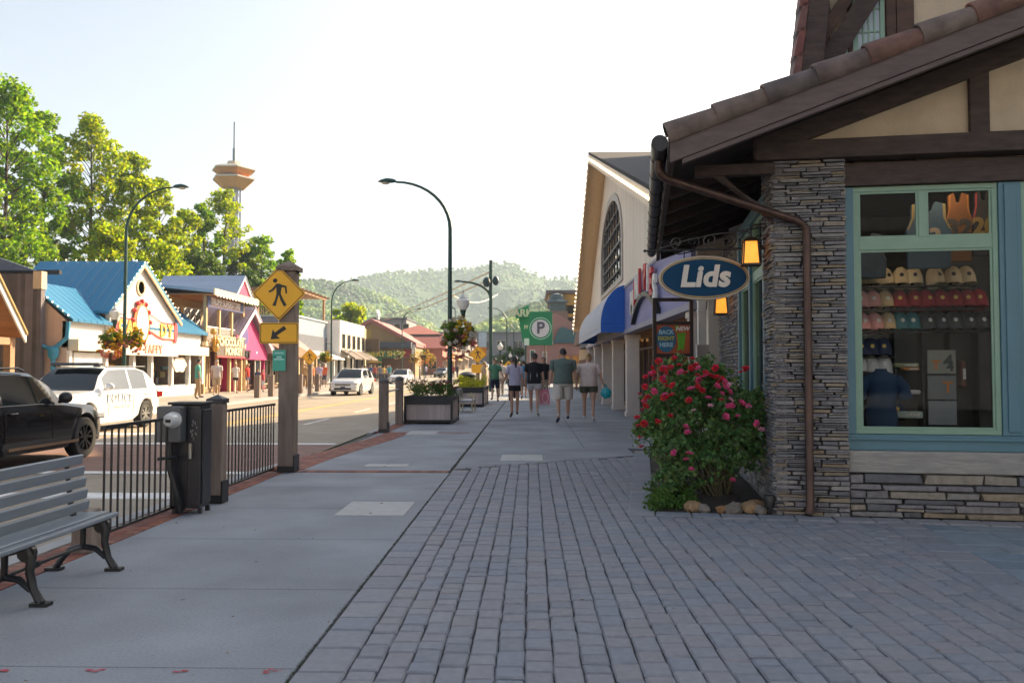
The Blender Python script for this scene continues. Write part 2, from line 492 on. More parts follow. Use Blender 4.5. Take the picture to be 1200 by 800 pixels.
# bevelled slab helper: top plus chamfers, many in one sheet of paving
def slab(mb, pts, z, ch=0.008, depth=0.05):
    n = len(pts)
    c = Vector((sum(p[0] for p in pts) / n, sum(p[1] for p in pts) / n))
    top = []; low = []
    for p in pts:
        d = Vector(p[:2]) - c; l = d.length
        q = c + d * max(0.0, (l - ch * 1.4) / l)
        top.append((q.x, q.y, z)); low.append((p[0], p[1], z - ch))
    bot = [(p[0], p[1], z - depth) for p in pts]
    fs = [tuple(range(n))]
    for i in range(n):
        j = (i + 1) % n
        fs.append((n + i, n + j, j, i)); fs.append((2*n + i, 2*n + j, n + j, n + i))
    mb.add(top + low + bot, fs)
def rect(x0, x1, y0, y1):
    return [(x0, y0), (x1, y0), (x1, y1), (x0, y1)]
conc = M('concrete_slab', (0.245, 0.262, 0.29), 0.8, var=0.17, vs=55, bump=0.5, bs=230, var2=0.3, vs2=0.8, specks=26)  # blue cast of the shade is tinted into the base colour
conc_old = M('concrete_bed', (0.085, 0.08, 0.075), 0.95, var=0.3, vs=8, bump=0.3)
brick = ramp_island('sidewalk_brick', [(0.22,0.075,0.05),(0.27,0.10,0.065),(0.19,0.075,0.06),(0.25,0.12,0.085),(0.17,0.07,0.055)], 0.85, 0.3, 60)
kerbm = M('kerb_concrete', (0.33, 0.33, 0.33), 0.85, var=0.15, vs=4, bump=0.3, bs=80)
# bed below all the paving
mb = MB(); mb.quad((FX - .3, -8, -0.03), (9, -8, -0.03), (9, 12.5, -0.03), (FX - .3, 12.5, -0.03))
mb.quad((FX - .1, 12.5, -0.03), (9, 12.5, -0.03), (9, 110, -0.03), (FX - .1, 110, -0.03))
tag(mb.build('paving_bed', conc_old), kind='structure')
LX = -1.22
mb = MB()
jy = [-6, -4.4, -2.8, -1.2, 0.4, 1.6, 2.72, 4.15, 5.63, 7.28, 8.9, 10.45, 11.98]
for a, b in zip(jy[:-1], jy[1:]):
    slab(mb, rect(FX + .12, LX - 0.006, a + .004, b - .004), 0.0, 0.005)
yy = 12.26
while yy < 108:
    b = yy + 1.75
    for x0, x1 in ((FX + .12, LX - .03), (LX + .02, 1.05), (1.06, 3.6)):
        if yy < 15.2 and x0 > -1.3: continue
        if yy > 19.3 and yy < 19.7: pass
        slab(mb, rect(x0, x1, yy + .004, b - .004), 0.0, 0.005)
    yy = b
# fills the slanted seam where the pavers stop
def pav_end(x): return 12.6 + (x + 1.1) * 0.62
slab(mb, [(LX + .02, pav_end(LX) + .02), (1.9, pav_end(1.9) + .02), (1.9, 15.75), (LX + .02, 15.75)], 0.002, 0.005)
tag(mb.build('sidewalk', conc), kind='structure')
# brick bands and the brick strip below the fence
mb = MB()
def brick_row(x0, x1, y0, y1, along='x', n=None, z=0.004):
    L_ = (x1 - x0) if along == 'x' else (y1 - y0)
    k = max(1, int(L_ / 0.105))
    for i in range(k):
        if along == 'x':
            a = x0 + L_ * i / k; slab(mb, rect(a + .003, a + L_ / k - .003, y0, y1), z + random.uniform(-.002, .002), 0.004)
        else:
            a = y0 + L_ * i / k; slab(mb, rect(x0, x1, a + .003, a + L_ / k - .003), z + random.uniform(-.002, .002), 0.004)
brick_row(FX + .12, LX - .03, 12.02, 12.22)
brick_row(FX + .3, LX - .3, 19.45, 19.65, z=0.006)
for col_ in range(2):
    brick_row(FX - .12 + col_ * .118, FX - .008 + col_ * .118, -6, 12.0, 'y')
brick_row(FX - .25, FX - .125, -6, 12.0, 'y')
for y0, y1, nb in ((12.3, 19.4, 5),):
    steps = 64
    for i in range(steps):
        t0 = i / steps; t1 = (i + 1) / steps
        def xc(t): return FX + 0.30 - 0.55 * math.cos(t * math.pi) * 0.5 - 0.28
        for c in range(nb):
            x0 = xc(t0) + c * .118; 
            slab(mb, [(x0, y0 + (y1-y0)*t0 + .003), (x0 + .112, y0 + (y1-y0)*t0 + .003), (x0 + .112, y0 + (y1-y0)*t1 - .003), (x0, y0 + (y1-y0)*t1 - .003)], 0.008 + random.uniform(-.002, .002), 0.004)
for c in range(3):
    brick_row(FX - .02 + c * .118, FX + .092 + c * .118, 19.66, 60, 'y', z=0.008)
tag(mb.build('brick_paving_strip', brick), kind='structure')
mb = MB()
mb.box(FX - .43, FX - .26, -8, 12.3, -0.2, 0.012)
for i in range(16):
    t0 = i / 16; t1 = (i + 1) / 16
    xa = FX + .30 - .55 * math.cos(t0 * math.pi) * .5 - .28; xb = FX + .30 - .55 * math.cos(t1 * math.pi) * .5 - .28
    ya, yb = 12.3 + 7.1 * t0, 12.3 + 7.1 * t1
    h0 = -.085 + .09 * abs(t0 - .5) * 2; h1 = -.085 + .09 * abs(t1 - .5) * 2
    mb.add([(xa - .17, ya, -.2), (xa - .005, ya, -.2), (xb - .005, yb, -.2), (xb - .17, yb, -.2), (xa - .17, ya, h0), (xa - .005, ya, h0), (xb - .005, yb, h1), (xb - .17, yb, h1)],
           [(4,5,6,7),(0,4,7,3),(1,2,6,5),(0,1,5,4),(2,3,7,6)])
mb.box(FX - .16, FX - .03, 19.4, 110, -0.2, 0.012)
mb.box(RX0 - .16, RX0, -20, 110, -0.2, 0.01)
tag(mb.build('kerb', kerbm), kind='structure')
farconc = M('far_sidewalk_concrete', (0.32, 0.28, 0.24), 0.85, var=0.15, vs=1.5, bump=0.2, bs=60)
mb = MB()
y = -20
while y < 110:
    for x0, x1 in ((-21.6, -18.0), (-18.0, RX0 - .165)):
        slab(mb, rect(x0 + .005, x1 - .005, y + .005, y + 2.0), 0.0, 0.006, 0.2)
    y += 2.01
tag(mb.build('far_sidewalk', farconc), kind='structure')
mb = MB()
mb.box(-21.5, RX0 - .2, 110, 330, 0, 1.0)
for v in mb.v: v.z = road_z(v.y) + (0.12 if v.z > .5 else -0.5)
mb2 = MB(); mb2.box(RX1 + .2, 14, 110, 330, 0, 1.0)
for v in mb2.v: v.z = road_z(v.y) + (0.12 if v.z > .5 else -0.5)
mb.add(mb2.v, mb2.f)
tag(mb.build('upper_sidewalk', farconc), kind='structure')

# ------------------------------------------------------------------ the paver field (each stone bevelled, one sheet of paving)
LO = Vector((2.62, 8.6, 0)); LROT = R(-8.0)
CU, SU = math.cos(LROT), math.sin(LROT)
def lloc(x, y):     # world -> local frame of the corner shop (u along its front, v away)
    dx, dy = x - LO.x, y - LO.y
    return dx * CU + dy * SU, -dx * SU + dy * CU
def lworld(u, v):
    return LO.x + u * CU - v * SU, LO.y + u * SU + v * CU
paver = ramp_island('paver_stone', [(0.235,0.245,0.275),(0.243,0.243,0.262),(0.22,0.235,0.272),(0.255,0.26,0.282),(0.248,0.24,0.255),(0.235,0.243,0.27),(0.212,0.222,0.25),(0.242,0.242,0.262)], 0.82, 0.5, 120, 0.12, 18)
slate = ramp_island('slate_slab', [(0.19,0.235,0.28),(0.21,0.25,0.29),(0.18,0.22,0.26),(0.22,0.25,0.275)], 0.7, 0.3, 30, 0.15, 6)
pv = MB(); sl = MB()
def jit(pts, a=0.004):
    return [(p[0] + random.uniform(-a, a), p[1] + random.uniform(-a, a)) for p in pts]
# border course
y = -3.0
while y < pav_end(LX) - .2:
    l = random.choice((.30, .33, .36, .24))
    slab(pv, jit(rect(LX + .012, LX + .268, y + .006, y + l - .006), .003), random.uniform(-.002, .003), 0.011)
    y += l
x = LX + .275
cw = 0.152
while x < 4.9:
    y = -3.0 + random.uniform(0, .15)
    while True:
        l = random.choice((.13, .155, .155, .18, .205, .205, .23))
        cx, cy = x + cw / 2, y + l / 2
        if cy > pav_end(cx) - .14: break
        u, v = lloc(cx, cy)
        uu, vv = lloc(x + cw, y + l)
        if (u > -1.44 and v > -.16) or u > 1.14:
            if u > 0.98 and v < -.3: pass
            y += l; continue
        slab(pv, jit(rect(x + .0035, x + cw - .0035, y + .006, y + l - .006), .0055), random.uniform(-.005, .004), random.uniform(.009, .014))
        y += l
    x += cw
# end course along the seam, in the slant of the field
x = LX
while x < 1.35:
    w = random.choice((.2, .24, .28))
    slab(pv, jit([(x + .006, pav_end(x) - .12), (x + w - .006, pav_end(x + w) - .12), (x + w - .006, pav_end(x + w)), (x + .006, pav_end(x))], .002), random.uniform(-.002, .002), .009)
    x += w
def lrect(u0, u1, v0, v1):
    return [lworld(u0, v0), lworld(u1, v0), lworld(u1, v1), lworld(u0, v1)]
# apron of cross-laid pavers beside the flower bed and the course along the wall
v = -.3
while v < 6.4:
    h = random.choice((.11, .14, .16))
    slab(pv, jit(lrect(-1.56, -1.30 + .02, v + .004, v + h - .004)), .012 + random.uniform(-.002, .003), .010)
    v += h
v0 = 0
u = -1.27
while u < 6.2:
    w = random.choice((.30, .38, .45))
    slab(pv, jit(lrect(u + .005, u + w - .005, -.30, -.06)), .012 + random.uniform(-.002, .003), .011)
    u += w
# border course of larger stones, then the slate panel
v = -.31
while v > -10:
    h = random.choice((.26, .32, .38))
    slab(pv, jit(lrect(1.00, 1.33, v - h + .005, v - .005), .003), .012 + random.uniform(-.002, .002), .011)
    v -= h
v = -.31
while v > -10:
    h = .30; u = 1.34 + random.uniform(-.4, 0)
    while u < 6.2:
        w = random.choice((.45, .6, .75))
        a = max(u, 1.34)
        if u + w - a > .05: slab(sl, jit(lrect(a + .004, u + w - .004, v - h + .004, v - .004), .002), random.uniform(-.002, .002), .006)
        u += w
    v -= h
tag(pv.build('paver_walk', paver), kind='structure')
tag(sl.build('slate_paving', slate), kind='structure')
# moss and dirt in the seam between concrete and pavers
mossm = foliage('seam_moss', (0.05, 0.07, 0.02), 0.2)
mv = []; mf = []
def tuft(x, y, n, s, z=0.0):
    for _ in range(n):
        a = random.uniform(0, 6.28); b = len(mv); h = random.uniform(.4, 1) * s
        ox, oy = x + random.gauss(0, s*.5), y + random.gauss(0, s*.5)
        mv.extend([(ox - .4*s*math.cos(a)*.3, oy - .4*s*math.sin(a)*.3, z - .01), (ox + .4*s*math.cos(a)*.3, oy + .4*s*math.sin(a)*.3, z - .01), (ox + random.gauss(0, s*.35), oy + random.gauss(0, s*.35), z + h)])
        mf.append((b, b+1, b+2))
for _ in range(220):
    t = random.random() ** 1.5
    tuft(LX + random.gauss(0, .006), 3 + t * 9.5, 5, .012)
for _ in range(60):
    tuft(LX + random.gauss(-.005, .012), random.uniform(12.3, 20), 7, .022)
for _ in range(45):
    u = random.uniform(-1.3, 1.6); x_, y_ = lworld(u, random.choice((-.055, -.30)) + random.gauss(0, .012))
    tuft(x_, y_, 7, .022)
tag(sun_mesh_raw('seam_moss', mv, mf, mossm), 'tiny moss tufts growing in the seam between concrete and pavers', 'moss', kind='stuff')
# utility covers, small and flush
cov = M('cover_concrete', (0.40, 0.40, 0.39), 0.8, var=0.1, vs=8, bump=0.3, bs=150)
def cover(px0, px1, py0, py1, label, name='utility_cover'):
    c = gnd((px0 + px1) / 2, (py0 + py1) / 2)
    a = gnd(px0, (py0+py1)/2); b = gnd(px1, (py0+py1)/2); f = gnd((px0+px1)/2, py1); k = gnd((px0+px1)/2, py0)
    w, d = b.x - a.x, k.y - f.y
    t = thing(name, label, 'utility cover', (c.x, c.y, 0), group='flush utility covers in the sidewalk')
    m = MB(); slab(m, rect(-w/2, w/2, -d/2, d/2), 0.010, .006, .03); m.build('lid', cov, t)
    m = MB(); m.lathe([(.016, .0085), (.016, .013), (.008, .015)], 8, (0, d*.36, 0)); m.build('lift_bolt', blackmetal, t)
    m = MB(); m.lathe([(.016, .0085), (.016, .013), (.008, .015)], 8, (0, -d*.36, 0)); m.build('lift_bolt', blackmetal, t)
cover(402, 480, 588, 604, 'large pale utility cover in the concrete, left of the paver border')
cover(587, 636, 533, 540, 'pale utility cover just beyond the far end of the pavers')
cover(428, 478, 544, 547, 'narrow pale utility cover beyond the first brick band')
cover(478, 512, 505, 509, 'small pale utility cover beside the second brick band in front of the planter')
# red paint marks sprayed at the near edge
redp = M('red_chalk', (0.45, 0.06, 0.08), 0.9, var=0.3)
mb = MB()
for px in (3, 108, 212, 318):
    c = gnd(px, 786)
    for k in range(5):
        x_, y_ = c.x + random.gauss(0, .018), c.y + random.gauss(0, .008)
        s = random.uniform(.006, .014)
        mb.quad((x_ - s*1.6, y_ - s*.5, .0045 + k*.0004), (x_ + s*1.2, y_ - s*.6, .0045 + k*.0004), (x_ + s*1.7, y_ + s*.5, .0045 + k*.0004), (x_ - s, y_ + s*.6, .0045 + k*.0004))
tag(mb.build('spray_paint_marks', redp), kind='structure')
# fallen leaves and grit
lv = []; lf = []
for _ in range(170):
    x_ = random.uniform(-3.6, 4.5); y_ = random.uniform(2.5, 12)
    s = random.uniform(.006, .020); a = random.uniform(0, 6.28); b = len(lv); z = .012
    for q in range(4):
        lv.append((x_ + s * math.cos(a + q*1.57) * (1 if q % 2 else .55), y_ + s * math.sin(a + q*1.57) * (1 if q % 2 else .55), z + random.uniform(0, .008)))
    lf.append((b, b+1, b+2, b+3))
tag(sun_mesh_raw('fallen_leaves', lv, lf, ramp_island('leaf_litter', [(.12,.07,.03),(.2,.13,.05),(.06,.05,.03),(.25,.22,.18)], .9, .1)), 'small dry leaves and grit scattered on the paving', 'leaf litter', kind='stuff')
# ------------------------------------------------------------------ the corner shop (local frame: x along its front, y away, z up)
stone = ramp_island('dry_stone', [(.20,.19,.19),(.15,.15,.16),(.24,.225,.215),(.18,.17,.18),(.27,.235,.19),(.13,.13,.14),(.22,.21,.21),(.21,.20,.205),(.17,.17,.18),(.25,.235,.215),(.25,.20,.14)], 0.85, 0.7, 45, .25, 14)
stucco = M('cream_stucco', (0.52, 0.42, 0.30), 0.9, var=0.16, vs=2.5, bump=0.5, bs=40, var2=.1, vs2=1.2)
teal = M('teal_trim', (0.08, 0.185, 0.235), 0.45, var=0.08, vs=3, bump=0.05, bs=30)
sage = M('sage_frame', (0.205, 0.33, 0.245), 0.42, var=0.08, vs=4)
sillm = M('limestone_sill', (0.30, 0.285, 0.265), 0.85, var=0.22, vs=5, bump=0.8, bs=12, stretch=(.6, 1, 2.5))
tile = ramp_island('clay_tile', [(.13,.065,.05),(.10,.07,.062),(.16,.06,.042),(.12,.085,.075),(.09,.07,.066),(.15,.055,.042),(.13,.095,.08)], .7, .4, 30, .55, 5)
redtile = ramp_island('red_clay_tile', [(.19,.055,.042),(.15,.05,.042),(.13,.06,.05)], .7, .3, 30, .3, 9)
shop = thing('corner_shop', 'stone and half timbered corner shop with clay tile roof and a big green framed window', 'shop building', LO, LROT)

def jitter_box(mb, x0, x1, y0, y1, z0, z1, a, rnd=0.25):
    def j(): return random.uniform(-a, a)
    dx = (x1-x0)*.06; dz = (z1-z0)*rnd
    vs = [(x0+dx*random.random(),y0+j(),z0+dz*random.random()*.5),(x1-dx*random.random(),y0+j(),z0+dz*random.random()*.5),(x1,y1,z0),(x0,y1,z0),
          (x0+dx*random.random(),y0+j(),z1-dz*random.random()),(x1-dx*random.random(),y0+j(),z1-dz*random.random()),(x1,y1,z1),(x0,y1,z1)]
    mb.add(vs, [(0,3,2,1),(4,5,6,7),(0,1,5,4),(1,2,6,5),(2,3,7,6),(3,0,4,7)])
def stone_face(mb, L, z0, z1, hmin, hmax, lmin, lmax, depth, xf, prot=.022):
    """courses of thin stone; xf maps (along, out, z) to local coordinates"""
    z = z0; s = MB()
    while z < z1 - .004:
        h = min(random.uniform(hmin, hmax), z1 - z)
        if z1 - z - h < hmin * .5: h = z1 - z
        x = -random.uniform(0, lmax * .5)
        while x < L:
            l = random.uniform(lmin, lmax)
            a, b = max(0.0, x), min(L, x + l)
            if b - a > .025:
                hh = h
                if random.random() < .22 and h > hmin * 1.6:
                    k = z + h * random.uniform(.4, .6)
                    jitter_box(s, a + .003, b - .003, -random.uniform(0, prot), depth, z + .002, k - .002, .006)
                    jitter_box(s, a + .003, b - .003, -random.uniform(0, prot), depth, k + .002, z + h - .003, .006)
                else:
                    jitter_box(s, a + .003, b - .003, -random.uniform(0, prot), depth, z + .002, z + h - .003, .006)
            x += l
        z += h
    mb.add([xf(v.x, v.y, v.z) for v in s.v], s.f)
PW = 0.75
WB = 0.10     # plane of the window wall
mb = MB()
stone_face(mb, PW, 0, 3.80, .022, .055, .10, .42, .12, lambda x, y, z: (x, y, z), .038)
stone_face(mb, .62, 0, 3.80, .022, .055, .10, .42, .12, lambda x, y, z: (y, .62 - x, z), .038)
stone_face(mb, .5, 0, 3.80, .03, .06, .10, .42, .1, lambda x, y, z: (PW - y, .06 + x, z))
mb.build('stone_pillar', stone, shop)
mb = MB(); mb.box(.08, PW - .08, .09, .6, -.05, 3.80); mb.build('pillar_core', M('stone_core', (.07,.07,.07), .95), shop)
mb = MB()
stone_face(mb, 4.6, 0, .46, .045, .095, .16, .65, .14, lambda x, y, z: (PW + .012 + x, y + WB - .03, z), .03)
mb.build('stone_base', stone, shop)
mb = MB(); mb.box(PW + .02, PW + 4.6, WB + .07, WB + .22, -.05, .46); mb.build('base_core', M('stone_core', (.07,.07,.07), .95), shop)
mb = MB()
x = PW + .006
for w in (2.06, 1.5, 1.0):
    mb.box(x, x + w - .004, WB - .045, WB + .2, .462, .69); x += w
mb.build('stone_sill', sillm, shop, bevel=.012, seg=2)
# panel and posts round the windows
mb = MB()
mb.box(PW + .004, PW + 4.6, WB + .035, WB + .14, .692, .86)
mb.box(PW + .004, PW + 4.6, WB + .005, WB + .033, .80, .835)
for x0, x1 in ((PW + .004, .855), (2.30, 2.52), (3.98, 4.2)):
    mb.box(x0, x1, WB + .025, WB + .15, .862, 3.52)
for x0, x1 in ((2.35, 2.47),):
    mb.box(x0, x1, WB + .008, WB + .024, .90, 3.50)
mb.build('teal_panelling', teal, shop, bevel=.006)
# header beam and the gable timbers
mb = MB(); mb.box(PW + .005, PW + 4.6, WB - .02, WB + .2, 3.525, 3.775)
mb.build('header_beam', darkwood, shop, bevel=.008)
mb = MB(); mb.box(-.18, PW + 4.6, -.07, .18, 3.805, 4.01)
mb.build('tie_beam', darkwood, shop, bevel=.01)
SL = 0.352                                  # roof slope
EU, VF, VB = -1.10, -.95, 6.6               # eave, verge, far end
def rz_(u): return 3.88 + SL * (u - EU)     # top of the roof deck
mb = MB()
mb.prism([(0.0, 4.012), (4.9, 4.012), (4.9, rz_(4.9) - .16), (0.0, rz_(0) - .16)], .02, .14)
mb.build('gable_wall', stucco, shop)
mb = MB()
mb.box(1.98, 2.17, -.045, .018, 4.012, rz_(1.98) - .18)
mb.box(3.6, 3.8, -.045, .018, 4.012, rz_(3.6) - .18)
def slope_bar(mb, u0, u1, top, dep, v0, v1):
    mb.prism([(u0, rz_(u0) - top - dep), (u1, rz_(u1) - top - dep), (u1, rz_(u1) - top), (u0, rz_(u0) - top)], v0, v1)
slope_bar(mb, -.2, 4.9, .16, .22, -.06, .016)
mb.build('gable_timbers', darkwood, shop, bevel=.006)
# side wall: stone, then the green bays
SV = VB
mb = MB()
stone_face(mb, 3.4, 0, 3.72, .03, .075, .14, .5, .12, lambda x, y, z: (y + .04, VB - x, z))
stone_face(mb, 2.6, 0, .62, .03, .075, .14, .5, .12, lambda x, y, z: (y + .02, 3.22 - x, z))
mb.build('side_stone', stone, shop)
mb = MB(); mb.box(.16, .30, .63, VB, -.05, .60); mb.box(.16, .3, 3.22, VB - .02, .6, 3.72); mb.box(.14, 8.0, VB - .12, VB - .02, 0, 4.0)
mb.build('side_core', M('stone_core', (.07,.07,.07), .95), shop)
mb = MB()
mb.box(.01, .13, .64, 3.2, .60, .66)
mb.box(-.01, .13, .64, .76, .66, 3.6); mb.box(-.01, .13, 1.88, 2.0, .66, 3.6); mb.box(-.01, .13, 3.08, 3.2, .66, 3.6)
mb.box(-.01, .13, .76, 3.08, 3.45, 3.6)
mb.build('side_posts', teal, shop, bevel=.006)
def window_unit(x0, x1, z0, z1, trans, mull, plane, off, par, fw=.055):
    """a framed window: plane 'f' lies in the front wall, 's' in the side wall"""
    def bx(m, a0, a1, d0, d1, b0, b1):
        if plane == 'f': m.box(a0, a1, off + d0, off + d1, b0, b1)
        else: m.box(off + d0, off + d1, a0, a1, b0, b1)
    m = MB()
    bx(m, x0, x1, .0, .07, z0, z0 + fw); bx(m, x0, x1, .0, .07, z1 - fw, z1)
    bx(m, x0, x0 + fw, .0, .07, z0 + fw, z1 - fw); bx(m, x1 - fw, x1, .0, .07, z0 + fw, z1 - fw)
    if trans: bx(m, x0 + fw, x1 - fw, .0, .07, trans - .065, trans + .065)
    if mull: 
        for q in mull: bx(m, q - .04, q + .04, .004, .066, (trans + .065) if trans else z0 + fw, z1 - fw)
    # inner bead
    w = m.build('window', sage, par, bevel=.005)
    g = MB(); bx(g, x0 + fw, x1 - fw, .035, .039, z0 + fw, z1 - fw)
    g.build('pane', darkglass, w)
    b = MB(); t = .022
    def rectb(a0, a1, b0, b1):
        bx(b, a0, a1, .012, .03, b0, b0 + t); bx(b, a0, a1, .012, .03, b1 - t, b1)
        bx(b, a0, a0 + t, .012, .03, b0 + t, b1 - t); bx(b, a1 - t, a1, .012, .03, b0 + t, b1 - t)
    rectb(x0 + fw + .001, x1 - fw - .001, z0 + fw + .001, (trans - .066) if trans else z1 - fw - .001)
    if trans and mull:
        es = [x0 + fw + .001] + [q for q in mull] + [x1 - fw - .001]
        for i in range(len(es) - 1):
            rectb(es[i] + (.041 if i else 0), es[i+1] - (.041 if i < len(es) - 2 else 0), trans + .066, z1 - fw - .001)
    b.build('glazing_bead', sage, w)
    return w
window_unit(.857, 2.298, .865, 3.522, 2.90, [1.56], 'f', WB + .045, shop)
window_unit(2.522, 3.978, .865, 3.522, 2.90, [3.25], 'f', WB + .045, shop)
window_unit(.762, 1.878, .665, 3.448, 2.75, [], 's', .03, shop)
window_unit(2.002, 3.078, .665, 3.448, 2.75, [], 's', .03, shop)
# roof deck, soffit boards, rafters, barge board
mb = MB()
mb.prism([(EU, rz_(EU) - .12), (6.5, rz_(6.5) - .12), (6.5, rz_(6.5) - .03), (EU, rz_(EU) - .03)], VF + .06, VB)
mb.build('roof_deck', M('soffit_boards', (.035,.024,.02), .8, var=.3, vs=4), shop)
for v in (.9, 1.8, 2.7, 3.6, 4.5, 5.4, 6.3):
    mb = MB(); mb.prism([(EU + .05, rz_(EU + .05) - .27), (.2, rz_(.2) - .27), (.2, rz_(.2) - .123), (EU + .05, rz_(EU + .05) - .123)], v, v + .09); mb.build('rafter', darkwood, shop)
mb = MB()
mb.box(EU + .28, .02, -.06, .06, 3.66, 3.78)      # outrigger to the pillar
mb.prism([(-.62, 3.66), (-.52, 3.66), (.0, 3.12), (.0, 3.26)], -.03, .06)
mb.build('outrigger', darkwood, shop, bevel=.006)
mb = MB()
slope_bar(mb, EU - .02, 6.5, .03, .25, VF, VF + .05)
slope_bar(mb, EU + .1, 6.5, .285, .05, VF + .01, VF + .09)
mb.build('barge_board', M('barge_timber', (.105, .075, .07), .7, var=.3, vs=4, bump=.3, bs=20, stretch=(1, 4, 4)), shop, bevel=.006)
mb = MB(); mb.box(EU - .03, EU + .03, VF + .06, VB, 3.64, 3.85); mb.build('fascia', darkwood, shop)
# verge tiles: half barrels lapping up the slope, red flat tiles behind
nseg = 15; seg_l = .50; ang = math.atan(SL)
vt = MB(); rt = MB()
for i in range(nseg):
    u0 = EU - .05 + i * seg_l * math.cos(ang)
    for m_, r0, r1, vc, zc in ((vt, .125, .105, VF + .055, .02),):
        vs = []; fs = []; n = 12
        rings = [(0.0, r0), (.03, r0 + .004), (seg_l + .05, r1)]
        for t, r in rings:
            for k in range(n + 1):
                a = math.pi * (-.28) + math.pi * 1.25 * k / n
                uu = u0 + t * math.cos(ang); zz = rz_(EU) + (uu - EU) * SL + zc - .03 * t
                vs.append((uu - math.sin(ang) * math.sin(a) * r, vc - math.cos(a) * r, zz + math.cos(ang) * math.sin(a) * r))
        for q in range(len(rings) - 1):
            for k in range(n):
                fs.append((q*(n+1)+k, q*(n+1)+k+1, (q+1)*(n+1)+k+1, (q+1)*(n+1)+k))
        # front lip
        b0 = len(vs)
        for k in range(n + 1):
            a = math.pi * (-.28) + math.pi * 1.25 * k / n
            vs.append((u0 - math.sin(ang) * math.sin(a) * (r0 - .02), vc - math.cos(a) * (r0 - .02), rz_(EU) + (u0 - EU) * SL + zc + math.cos(ang) * math.sin(a) * (r0 - .02)))
        for k in range(n): fs.append((k, b0 + k, b0 + k + 1, k + 1))
        m_.add(vs, fs)
    # flat course tiles back from the verge
    v = VF + .16
    while v < VB:
        w = .24
        uu = u0 + .02
        rt.add([(uu, v, rz_(uu) + .05), (uu, v + w - .01, rz_(uu) + .05), (uu + .55, v + w - .01, rz_(uu + .55) + .02), (uu + .55, v, rz_(uu + .55) + .02),
                (uu, v, rz_(uu) + .02), (uu, v + w - .01, rz_(uu) + .02)], [(0, 3, 2, 1), (4, 0, 1, 5)])
        v += w
vt.build('verge_tiles', tile, shop, smooth=50)
rt.build('roof_tiles', redtile, shop)
# gutter and downpipe
gm = M('gutter_metal', (.030,.027,.028), .38, metal=.3, var=.3, vs=5)
mb = MB(); n = 12; gu, gz, gr = EU - .12, 3.80, .085
vs = []; fs = []
for v in (VF + .02, VB):
    for rr in (gr, gr - .012):
        for k in range(n + 1):
            a = math.pi + math.pi * k / n
            vs.append((gu + rr * math.cos(a), v, gz + rr * math.sin(a)))
h = n + 1
for k in range(n):
    fs += [(k, k+1, 2*h+k+1, 2*h+k), (h+k, 3*h+k, 3*h+k+1, h+k+1), (k, h+k, h+k+1, k+1), (2*h+k, 2*h+k+1, 3*h+k+1, 3*h+k)]
mb.add(vs, fs)
mb.lathe([(.002, 0), (gr - .002, 0), (gr - .002, .012), (.002, .012)], 16, (gu, VF + .02, gz - .0), 'y')
for v in np.arange(VF + .5, VB, .75):
    mb.box(gu - gr, EU - .02, v, v + .02, gz - .0, gz + .015)
    mb.tube([(gu - gr - .004, v + .01, gz), (gu - gr*.7, v + .01, gz - gr*.75), (gu, v + .01, gz - gr - .005), (gu + gr*.7, v + .01, gz - gr*.75), (gu + gr + .004, v + .01, gz)], .009, 5)
mb.build('gutter', gm, shop, smooth=40)
dp = M('copper_downpipe', (.075,.042,.032), .42, metal=.5, var=.45, vs=3, stretch=(3, 3, 1))
mb = MB()
DU, DV = .33, -.085
mb.tube([(gu, VF + .42, gz - .06), (gu, VF + .42, gz - .17), (gu + .02, VF + .43, gz - .22), (gu + .08, VF + .46, gz - .26), (DU - .12, DV - .02, 3.14), (DU - .04, DV, 3.10), (DU, DV, 3.04), (DU, DV, 2.9), (DU, DV, .10), (DU - .02, DV - .03, .03)], .043, 12)
for z in (2.3, 1.1): mb.lathe([(.05, z), (.05, z + .035)], 14, (DU, DV, 0))
mb.build('downpipe', dp, shop, smooth=40)
# upper storey: timbered wall with braces and green grid windows, rising behind the roof
V2 = 1.35
W_ = lambda px, py, v=V2: pixV(px, py, v)
zb = 4.0; ul, zt0 = W_(948, 74); ztop = 8.2
mb = MB(); mb.box(ul, 6.4, V2, V2 + .12, zb, ztop); mb.build('upper_wall', stucco, shop)
wood2 = M('weathered_timber', (.075, .042, .028), .75, var=.5, vs=3, bump=.4, bs=16, stretch=(1, 1, 3))
mb = MB()
mb.box(ul, ul + .24, V2 - .09, V2 - .002, zb, ztop)
def brace(pa, pb, w, d0, d1):
    a0 = Vector(W_(*pa)); a1 = Vector(W_(*pb)); dv = (a1 - a0).normalized(); a0 = a0 - dv * 1.2; a1 = a1 + dv * 1.3
    nn = Vector((dv.y, -dv.x)); mb.prism([a0, a1, a1 + nn * w, a0 + nn * w], d0, d1)
brace((956, 42), (983, 0), .15, V2 - .16, V2 - .095)
brace((967, 66), (1005, 8), .09, V2 - .10, V2 - .004)
for px, w_ in ((1037, .11), (1049, .20)):
    u_ = W_(px, 20)[0]; mb.box(u_, u_ + w_, V2 - .06 - .01 * w_, V2 - .002, zb, ztop)
u_ = W_(993, 30)[0]; mb.box(u_, u_ + .05, V2 - .05, V2 - .002, zb, ztop)
mb.build('upper_timbers', wood2, shop, bevel=.006)
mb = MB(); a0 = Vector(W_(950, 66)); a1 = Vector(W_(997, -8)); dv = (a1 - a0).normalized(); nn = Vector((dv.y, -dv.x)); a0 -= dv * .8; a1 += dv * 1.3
mb.prism([a0 + nn * .1, a1 + nn * .1, a1 + nn * .34, a0 + nn * .34], V2 - .13, V2 - .101); mb.build('brace_shadow_board', darkwood, shop)
